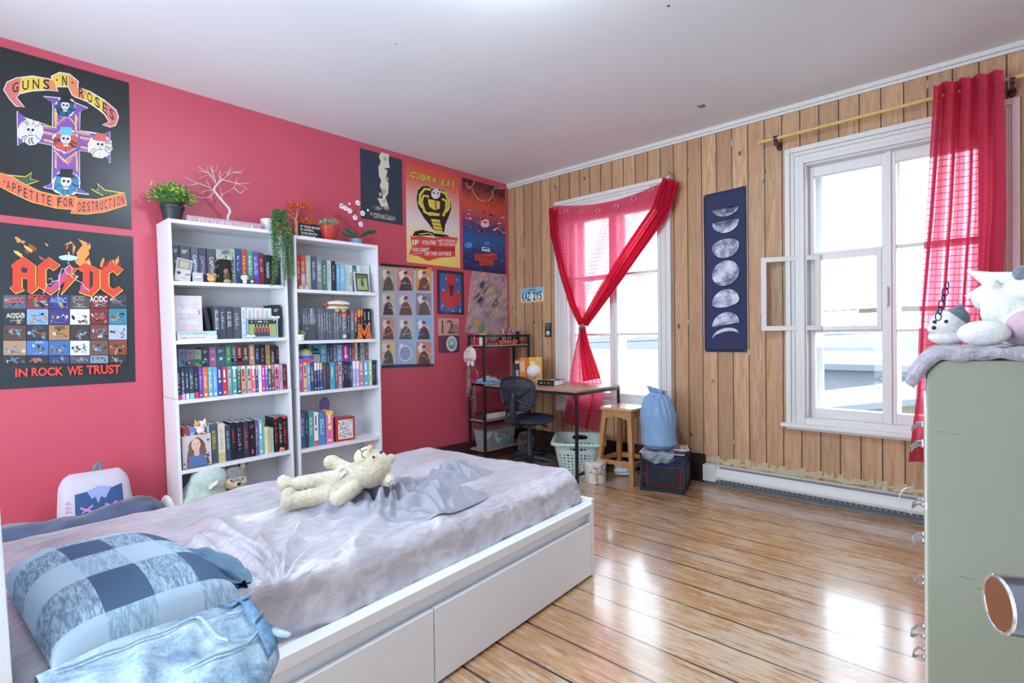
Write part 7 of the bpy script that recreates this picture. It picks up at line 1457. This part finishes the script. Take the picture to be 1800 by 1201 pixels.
for i in range(34):
    c = Vector((rn.uniform(-.055, .055), rn.uniform(-.16, .16), zz0+rn.uniform(.02, .13))); m = MB(); m.box(-rn.uniform(.01, .022), rn.uniform(.01, .022), -rn.uniform(.01, .04), rn.uniform(.01, .04), -rn.uniform(.005, .02), rn.uniform(.005, .02), M(CC[i % 9], .6)); o = m.build('craft_item', t, bevel=.003); o.location = c; o.rotation_euler = (rn.uniform(-1, 1), rn.uniform(-1, 1), rn.uniform(0, 3))
MB().box(.070, .074, .07, .15, zz0+.04, zz0+.10, M('#5aa0d0', .4)).build('blue_brush', t)
# things hanging at the tower front
t = small('plush_bunny', 'pale pink plush bunny hanging from the front of the tower', 'plush toy', DW_(.10, -.055, 1.0))
b = fuse('body', [((0, 0, .06), (.065, .035, .055)), ((0, .0, -.01), (.045, .032, .045)), ((-.065, -.005, .02), (.022, .016, .06)), ((.062, -.005, .03), (.02, .016, .05)), ((-.03, .0, -.05), (.018, .018, .025)), ((.03, 0, -.05), (.018, .018, .025))], fuzz('#cbb3ae', '#e6d5d0', 90, .5), t, .005, 4)
[MB().ell((s*.022, -.034, .07), .0045, DK, 8, 5).build('eye', b) for s in (1, -1)]; MB().ell((0, -.036, .05), (.005, .004, .004), M('#c9808a', .5), 8, 5).build('nose', b)
m = MB(); [m.ell((s*.03, -.035, -.005), (.028, .012, .014), M('#cf86a0', .4), 10, 6) for s in (1, -1)]; m.build('bow', b, smooth=True); MB().tube([(0, -.01, .11), (0, .05, .13), (0, .052, .225)], .002, M('#c9a0a8', .5), 5).build('hanging_loop', t)
m = MB(); MT = M('#a8a39c', .3, .8)
for i in range(11):
    x = rn.uniform(-.05, .05); z = .86; l = rn.uniform(.18, .34); P = [DW_(.06+x, -.012, .975), DW_(.06+x+rn.uniform(-.02, .02), -.022-.004*(i % 3), .83), DW_(.06+x+rn.uniform(-.03, .03), -.02, .93-l)]
    m.tube(P, .0018, M(rn.choice(['#2c2a2c', '#a8a39c', '#7d3a4c', '#c9b8a0']), .4, .3), 5); m.ell(P[-1], (.006, .005, .012), MT, 8, 5)
tag(m.build('necklace_bundle'), 'bundle of necklaces and cords hanging below the plush bunny', 'jewellery', kind='stuff')
m = MB()
for r, c in ((.055, '#b04a6a'), (.045, '#8f3a58')): m.tube([DW_(.11, -.02, .84)+Vector((r*math.cos(a), 0, r*1.15*math.sin(a))) for a in [2*math.pi*i/24 for i in range(24)]], .004, M(c, .4), 6, True)
tag(m.build('hoop', smooth=True), 'pink hoops hanging on the tower front', 'hoop')
m = MB(); BKT = M('#2c2a28', .5)
for i in range(7): x = .02+.018*i; m.tube([DW_(x, -.008, .745), DW_(x+rn.uniform(-.01, .01), -.014, .62), DW_(x+rn.uniform(-.015, .015), -.012, rn.uniform(.42, .56))], .0028, M(rn.choice(['#2c2a28', '#8a7450', '#3a3338']), .5), 5)
tag(m.build('lanyards'), 'dark lanyards and keys hanging under desk height at the tower', 'lanyards', kind='stuff')
t = small('wire_coil', 'coiled pale wire racks on the floor right of the storage bin', 'wire rack', DW_(.38, .40, 0)); m = MB()
for k in range(6): m.tube([(.07*math.cos(a)*(.7+.06*k), .02*k-.05, .17+.10*math.sin(a)) for a in [2*math.pi*i/24 for i in range(24)]], .003, M('#a9acb0', .3, .7), 6, True)
m.tube([(0, -.06, .075), (0, -.06, .0)], .003, MT, 5); m.box(-.06, .06, -.07, .08, 0, .07, M('#54585e', .5)); m.build('wires', t)
# ------------------------------------------------------------------ office chair
ch_ = thing('office_chair', 'dark blue mesh backed swivel chair facing the desk', 'office chair', (.80, -.60, 0), rad(8)); CK = M('#20242c', .45); CB = M('#203049', .8, bump=.3, bs=200)
m = MB(); m.lathe([(.030, .10), (.030, .27), (.024, .275), (.024, .33), (.018, .335), (.018, .44)], (0, 0, 0), M('#2c3440', .35)); m.build('column', ch_, smooth=True)
m = MB()
for k in range(5):
    a = 2*math.pi*k/5+.35; e = Vector((math.cos(a)*.27, math.sin(a)*.27, .065)); m.tube([(0, 0, .105), (math.cos(a)*.12, math.sin(a)*.12, .095), e], [.030, .024, .016], CK, 8, flat=.8)
m.build('base', ch_, smooth=True)
for k in range(5):
    a = 2*math.pi*k/5+.35; e = Vector((math.cos(a)*.27, math.sin(a)*.27, 0)); q = Vector((-math.sin(a), math.cos(a), 0)); m = MB(); [m.cyl(e+q*s*.012+Vector((0, 0, .026)), e+q*s*.026+Vector((0, 0, .026)), .026, None, CK, 16) for s in (1, -1)]; m.cyl(e+Vector((0, 0, .026)), e+Vector((0, 0, .062)), .006, None, CK, 8); m.build('caster', ch_, smooth=True)
def seat(u, v, s):
    a = u*2*math.pi; rx, ry = .225, .21; ex = (abs(math.cos(a))**.8)*(1 if math.cos(a) > 0 else -1); ey = (abs(math.sin(a))**.8)*(1 if math.sin(a) > 0 else -1)
    return Vector((ex*rx*v, ey*ry*v, .455+s*.028*(1-v**4)**.5+(.012*ey*v if True else 0)-.012*abs(ex*v)**3))
m = MB(); m.grid(lambda u, v: seat(u, max(v, .001), 1), 48, 16, CB, closeu=True); m.grid(lambda u, v: seat(u, max(v, .001), -1), 48, 16, CK, closeu=True); m.build('seat', ch_, smooth=True)
m = MB(); SPm = []
for i in range(15): tt = i/14; SPm.append(Vector((0, -.10-.17*math.sin(tt*1.5), .41+.0*tt+.40*max(0, tt-.15)**1.15+.0)))
m.tube([(0, -.06, .42), (0, -.17, .415), (0, -.235, .44), (0, -.262, .48), (0, -.268, .54), (0, -.262, .62), (0, -.25, .70)], [.03, .034, .032, .030, .028, .026, .022], CK, 12, flat=.6)
for z in [.455+.014*i for i in range(17)]: m.tube([Vector((.034*math.cos(a), -.268+.022*math.sin(a), z)) for a in [2*math.pi*i/16 for i in range(16)]], .0035, M('#2b3038', .4), 6, True)
m.build('back_support', ch_, smooth=True)
def bfr(a, k=1):   # rounded back frame, curved round the sitter
    x = .185*k*math.copysign(abs(math.cos(a))**.62, math.cos(a)); z = .145*k*math.copysign(abs(math.sin(a))**.62, math.sin(a)); return Vector((x*(1-.08*(z < 0)), -.215+.9*x*x, .70+z))
m = MB(); m.tube([bfr(2*math.pi*i/48) for i in range(48)], .012, CK, 10, True); m.tube([(-.15, -.205, .60), (-.08, -.238, .635), (0, -.248, .66), (.08, -.238, .635), (.15, -.205, .60)], .011, CK, 8); m.tube([(-.14, -.2, .75), (-.06, -.235, .685), (0, -.25, .67), (.06, -.235, .685), (.14, -.2, .75)], .008, CK, 8); m.build('back_frame', ch_, smooth=True)
def meshm():
    t = NT('chair_mesh'); t.b.inputs['Base Color'].default_value = rgb('#1d2a3d'); t.b.inputs['Roughness'].default_value = .7; out = [n for n in t.n.nodes if n.type == 'OUTPUT_MATERIAL'][0]
    tr = t.new('BsdfTransparent'); x = t.new('MixShader'); x.inputs[0].default_value = .85; t.ln(tr.outputs[0], x.inputs[1]); t.ln(t.b.outputs[0], x.inputs[2]); t.ln(x.outputs[0], out.inputs[0]); return t.m
m = MB(); m.grid(lambda u, v: bfr(u*2*math.pi, max(v, .001)), 48, 10, meshm(), closeu=True); m.build('back_mesh', ch_, smooth=True)
MB().tube([(.05, -.02, .42), (.15, -.03, .415), (.21, -.03, .40)], [.006, .006, .012], CK, 8).build('lever', ch_, smooth=True); MB().box(-.09, .09, -.10, .10, .405, .425, CK).build('seat_plate', ch_)
# ------------------------------------------------------------------ laundry basket
lb_ = thing('laundry_basket', 'pale mint perforated plastic laundry basket beneath the desk end', 'basket', (1.19, -.375, 0), rad(34)); lb_.scale = (1.06, 1.06, 1.06); MT2 = M('#c3d6cf', .4)
m = MB(); R0 = lambda w, l, z: rr(w, l, z, 8, .09)
def hole_side(m, z0, z1, w0, l0, w1, l1, cols, rows):
    # perforated wall: ring cells, each a frame round a hole
    def P(a, v):
        k = a*4; s = int(k) % 4; ring0 = R0(w0, l0, z0); ring1 = R0(w1, l1, z1); n = len(ring0)
        # arc-length parameter over the rounded rectangle
        def on(r):
            L = [0]
            for i in range(n): L.append(L[-1]+(r[(i+1) % n]-r[i]).length)
            d = a % 1*L[-1]
            for i in range(n):
                if d <= L[i+1]: f = (d-L[i])/(L[i+1]-L[i]+1e-9); return r[i].lerp(r[(i+1) % n], f)
            return r[0]
        return on(ring0).lerp(on(ring1), v)
    for j in range(rows):
        for i in range(cols):
            a0, a1, v0, v1 = i/cols, (i+1)/cols, j/rows, (j+1)/rows; ca, cv = (a0+a1)/2, (v0+v1)/2; ra, rv = (a1-a0)*.36, (v1-v0)*.36
            if (j+i) % 2: ra *= .8; rv *= .8
            o = [(a0, v0), (ca, v0), (a1, v0), (a1, cv), (a1, v1), (ca, v1), (a0, v1), (a0, cv)]
            q = [(ca+ra*math.cos(rad(t_)), cv+rv*math.sin(rad(t_))) for t_ in (225, 270, 315, 0, 45, 90, 135, 180)]
            m.add([P(*x) for x in o+q], [(k_, (k_+1) % 8, 8+(k_+1) % 8, 8+k_) for k_ in range(8)], MT2)
hole_side(m, .012, .19, .15, .20, .185, .235, 44, 7)
loft(m, [R0(.15, .20, 0), R0(.15, .20, .012)], MT2); m.build('side_wall', lb_, solid=.003)
m = MB(); rg = [R0(.185, .235, .19), R0(.195, .248, .272)]
n = len(rg[0]); fs = []
for i in range(n):
    c = (rg[0][i]+rg[0][(i+1) % n])/2
    fs.append((i, (i+1) % n, n+(i+1) % n, n+i))
# hand holes: split the two end bands
vs = rg[0]+rg[1]; m.add(vs, [f for f in fs if not (abs((vs[f[0]]-vs[f[1]]).x) > .1)], MT2)
for f in [f for f in fs if abs((vs[f[0]]-vs[f[1]]).x) > .1]:
    a, b, c, d = [vs[k] for k in f]; P = lambda u, v: a.lerp(b, u).lerp(d.lerp(c, u), v); o = [(0, 0), (.5, 0), (1, 0), (1, .5), (1, 1), (.5, 1), (0, 1), (0, .5)]; q = [(.2, .35), (.5, .3), (.8, .35), (.85, .55), (.75, .78), (.5, .82), (.25, .78), (.15, .55)]; m.add([P(*x) for x in o+q], [(k, (k+1) % 8, 8+(k+1) % 8, 8+k) for k in range(8)], MT2)
m.build('upper_band', lb_, solid=.003)
m = MB(); loft(m, [R0(.195, .248, .270), R0(.215, .268, .276), R0(.222, .275, .268), R0(.222, .275, .252)], MT2, cap=False); m.build('rim', lb_, smooth=True, solid=.004)
# ------------------------------------------------------------------ wooden stool
st_ = thing('stool', 'square topped wooden stool beside the blue laundry bag', 'stool', (1.645, -.345, 0)); SW = M('#b5814f', .35, var=.22, bs=14, stretch=(4, 4, .5)); sh_, st = .61, .13
SC_ = M('#c9cdd0', .25, .8)
def leg_pts(sx, sy, z): f = .165-(.165-.115)*(z/sh_); return Vector((sx*f, sy*f, z))
for sx in (1, -1):
    for sy in (1, -1):
        a, b = leg_pts(sx, sy, 0), leg_pts(sx, sy, sh_-.03); h = .019; MB().hexa([(a.x-h, a.y-h, 0), (a.x+h, a.y-h, 0), (a.x+h, a.y+h, 0), (a.x-h, a.y+h, 0)], [(b.x-h, b.y-h, b.z), (b.x+h, b.y-h, b.z), (b.x+h, b.y+h, b.z), (b.x-h, b.y+h, b.z)], SW).build('leg', st_, bevel=.002)
MB().box(-.15, .15, -.15, .15, sh_-.026, sh_, M('#c49a72', .2, var=.12, bs=8)).build('seat', st_, bevel=.006)
for nm, z, hh in (('apron', sh_-.092, .066), ('stretcher', .135, .045)):
    for ax in (0, 1):
        for s in (1, -1):
            f = .165-(.05)*((z+hh/2)/sh_); k = .018; out = f+.0; P = [(-f, 0), (-f+.02, -.0), (0, .022 if nm == 'apron' else .014), (f-.02, 0), (f, 0), (f, hh), (-f, hh)]
            pts = [((x, s*(out+.019), z+y) if ax == 0 else (s*(out+.019), x, z+y)) for x, y in P]; m = MB(); m.prism(pts, (0, -s*.018, 0) if ax == 0 else (-s*.018, 0, 0), SW); o = m.build(nm, st_, bevel=.001)
            m = MB(); [m.cyl((x, s*(out+.019), z+hh*.6) if ax == 0 else (s*(out+.019), x, z+hh*.6), (x, s*(out+.024), z+hh*.6) if ax == 0 else (s*(out+.024), x, z+hh*.6), .007, None, SC_, 10) for x in (-f+.015, f-.015)]; m.build('screw', o)
# ------------------------------------------------------------------ milk crate with folders, laundry bag on top
cr_ = thing('milk_crate', 'black plastic milk crate of folders beside the stool', 'crate', (1.905, -.560, 0), math.atan2(.100, .323)); CM = M('#1d2736', .45); S1 = .335; HC = .275
m = MB()
for x in (0, S1-.018):
    for y in (0, S1-.018): m.box(x, x+.018, y, y+.018, 0, HC, CM)
for z, t_ in ((0, .022), (.03, .006), (.065, .006), (.195, .006), (.218, .006), (.243, .008), (HC-.014, .014)):
    m.box(0, S1, 0, .008, z, z+t_, CM).box(0, S1, S1-.008, S1, z, z+t_, CM).box(0, .008, 0, S1, z, z+t_, CM).box(S1-.008, S1, 0, S1, z, z+t_, CM)
for k in range(1, 12):
    q = k*S1/12; zl = HC if k in (1, 2, 10, 11) else .07
    for (z0, z1) in (((0, HC),) if k in (1, 2, 10, 11) else ((0, .07), (.195, HC))):
        m.box(q-.002, q+.002, 0, .006, z0, z1, CM).box(q-.002, q+.002, S1-.006, S1, z0, z1, CM).box(0, .006, q-.002, q+.002, z0, z1, CM).box(S1-.006, S1, q-.002, q+.002, z0, z1, CM)
m.box(0, S1, 0, S1, 0, .006, CM); m.build('frame', cr_)
m = MB()
for k in range(-4, 13):
    for d in (1, -1):
        x0 = .06+k*.018; x1 = x0+d*.125
        a, b = Vector((x0, .004, .072)), Vector((x1, .004, .195)); 
        def clipx(a, b):
            P = []
            for t_ in [i/20 for i in range(21)]:
                p = a.lerp(b, t_)
                if .055 < p.x < S1-.055: P.append(p)
            return P
        P = clipx(a, b)
        if len(P) > 1:
            for R_m in (lambda p: p, lambda p: Vector((S1-.004, p.x, p.z))): m.tube([R_m(P[0]), R_m(P[-1])], .0048, CM, 5)
m.build('lattice', cr_)
for i, (c, lb, y) in enumerate((('#8a3a3e', 'red folder standing in the milk crate', .05), ('#e0dcd4', 'white folder standing behind the red one in the crate', .085), ('#3f4fa8', 'blue folder standing in the crate', .125), ('#7a55b8', 'purple folder standing in the crate', .165), ('#2c4f9a', 'dark blue folder standing at the back of the crate', .28))):
    o = MB().box(.03, S1-.03, y, y+.02, .007, HC+(.01 if i > 1 else -.10), M(c, .5)).build('folder', loc=cr_.location, rotz=cr_.rotation_euler.z); tag(o, lb, 'folder', 'folders in the milk crate')
CMx = basis(cr_)
for i, (x, y, w, l, a, c, lb) in enumerate(((-.01, .02, .34, .25, 3, '#cfc7d2', 'lilac magazine spread over the crate under the blue bag'), (.03, .08, .30, .24, -6, '#2c3138', 'dark printed magazine on top of the lilac one'), (.15, .13, .20, .20, 12, '#e6e0e4', 'white magazine with lettering at the right of the pile'))):
    o = MB().box(0, w, 0, l, 0, .006, M(c, .4)).build('magazine'); o.matrix_world = CMx @ Matrix.Translation((x, y, HC+.0105+.0065*i)) @ Matrix.Rotation(rad(a), 4, 'Z'); tag(o, lb, 'magazine')
    A = Art(lambda x_, y_, L: Vector((x_*w, y_*l, .0062+.0003*L))); [A.poly([(q, .05+.1*k), (q+.18, .06+.1*k), (q+.16, .13+.1*k), (q+.02, .12+.1*k)], M(random.choice(['#b5485a', '#3f6a9a', '#e6e6e6', '#8a4a8a', '#2c2c30', '#d9a05a']), .4)) for q in (.05, .3, .55, .78) for k in range(8)]; A.mb.build('cover_art', o)
# translucent bag draped over the front
BGp = CP.m
def drape(u, v):
    x = .02+.24*u; 
    if v < .3: y = .05-.05*v/.3; z = HC+.03
    else: y = -.006-.02*math.sin((v-.3)*5)*(.6+.4*math.sin(u*9)); z = HC+.03-(v-.3)/.7*.085*(1-.35*abs(2*u-1)**2)
    return Vector((x, y+.006*math.sin(u*20+v*8)-.004, z+.006*math.sin(u*13)))
m = MB(); m.grid(drape, 50, 30, BGp); o = m.build('plastic_bag', smooth=True, ang=180, solid=.001); o.location = cr_.location; o.rotation_euler.z = cr_.rotation_euler.z; tag(o, 'translucent plastic bag drooping over the front of the crate', 'bag')
lg = CMx @ Vector((.118, .175, 0)); lg.z = HC+.031
lb2 = thing('laundry_bag', 'stuffed light blue drawstring laundry bag on the crate', 'bag', lg); LBM = NT('blue_cotton'); _c = LBM.coord(); LBM.col(LBM.mix(LBM.noise(_c, 5, 3), '#7d9dc4', '#8fb0d4')); LBM.rough(.85); LBM.bump(LBM.noise(LBM.coord((1, 1, .35)), 22, 5, .65, 1.5), .7, .014)
def bagp(u, v):
    a = u*2*math.pi; z = v*.44; 
    r = .138*(1-.25*max(0, .08-v)/.08)*(1-max(0, v-.62)/.38*.38-(max(0, v-.86)/.14)**1.6*.42)
    pl = .085*math.sin(a*19+v*3+2*math.sin(a*3))*max(0, v-.5)/.5+.05*noise.noise(Vector((math.cos(a)*2, math.sin(a)*2, v*5)))+.03*math.sin(v*26+a*2)*max(0, .3-v)
    return Vector((math.cos(a)*r*(1+pl)-.02*v, math.sin(a)*r*(1+pl), z+.012*math.sin(a*2+1)*v**3))
m = MB(); m.grid(bagp, 120, 70, LBM.m, closeu=True); m.add([bagp(i/120, 0) for i in range(120)], [tuple(range(120))[::-1]], LBM.m); b = m.build('sack', lb2, smooth=True, ang=180)
m = MB(); m.grid(lambda u, v: Vector((-.02+(.030+.02*v+.012*math.sin(u*50))*math.cos(u*2*math.pi)*(1.4), (.030+.02*v+.012*math.sin(u*44))*math.sin(u*2*math.pi), .425+.045*v+.02*math.cos(u*2*math.pi+2.6)*v)), 80, 10, LBM.m, closeu=True); m.build('gathered_neck', lb2, smooth=True, ang=180)
MB().tube([(-.02+.052*math.cos(a), .048*math.sin(a), .428) for a in [2*math.pi*i/24 for i in range(24)]], .004, M('#c9d6e6', .7), 6, True).tube([(.02, -.045, .428), (.03, -.09, .37), (.035, -.118, .30), (.03, -.128, .26)], .003, M('#c9d6e6', .7), 5).build('drawstring', lb2, smooth=True)
# toilet-roll shaped hat box, sandals
q = onz(1048, 850, 0); bx = thing('round_tin', 'round white patterned canister with lid on the floor by the stool', 'canister', (q.x-.03, q.y+.03, 0)); CN = NT('floral_tin'); _c = CN.coord(); v_ = CN.new('TexVoronoi'); v_.feature = 'DISTANCE_TO_EDGE'; v_.inputs['Scale'].default_value = 11; CN.ln(_c, v_.inputs[0]); CN.col(CN.mix(CN.math('MULTIPLY', CN.ramp(CN.noise(_c, 9), [(.42, 0.), (.5, 1.)]), CN.ramp(v_.outputs[0], [(.03, 1.), (.07, 0.)])), '#dcd8d0', '#8f8a8c')); CN.rough(.35)
MB().lathe([(.082, 0), (.086, .004), (.086, .125)], (0, 0, 0), CN.m, 36).build('body', bx, smooth=True); MB().lathe([(.089, .125), (.089, .165), (.083, .172), (0, .175)], (0, 0, 0), CN.m, 36).lathe([(.014, .174), (.012, .188), (0, .19)], (0, 0, 0), MT, 16).build('lid', bx, smooth=True)
MB().prism([(.089*math.cos(a), .089*math.sin(a)*1.0, .03) for a in (-.95, -.75)]+[(.089*math.cos(a), .089*math.sin(a), .12) for a in (-.7, -.9)], (.002, -.002, 0), M('#c99a50', .5)).build('gold_motif', bx)
for i, (dx, dy, dz, a, lb) in enumerate(((0, 0, 0, 20, 'white clog with blue swirl lying flat behind the stool, lower one'), (-.015, .02, .045, 32, 'white clog with blue swirl leaning on the other, upper one'))):
    q = onz(1098, 838, 0); t = thing('clog', lb, 'shoe', (q.x-.02+dx, q.y+.05+dy, dz), rad(a-60), 'white clogs'); CLM = M('#e3e4e6', .5)
    m = MB(); m.ell((0, 0, .018), (.055, .10, .017), CLM, 20, 10); b = m.build('sole', t, smooth=True); m = MB(); m.ell((0, -.035, .042), (.052, .072, .03), CLM, 20, 10); m.build('upper', t, smooth=True)
    m = MB(); m.tube([(.004+.006*k*.55*math.cos(k*.7), -.04+.006*k*.8*math.sin(k*.7), .074-.0006*k*k*.55) for k in range(9)], .003, M('#23407c', .5), 6); m.build('swirl', t)
tag(MB().box(-.03, .03, -.05, .05, 0, .05, M('#3f6fc0', .5)).build('toy_block', loc=(1.80, -.18, 0), bevel=.008), 'small blue plastic item on the floor behind the stool', 'toy')
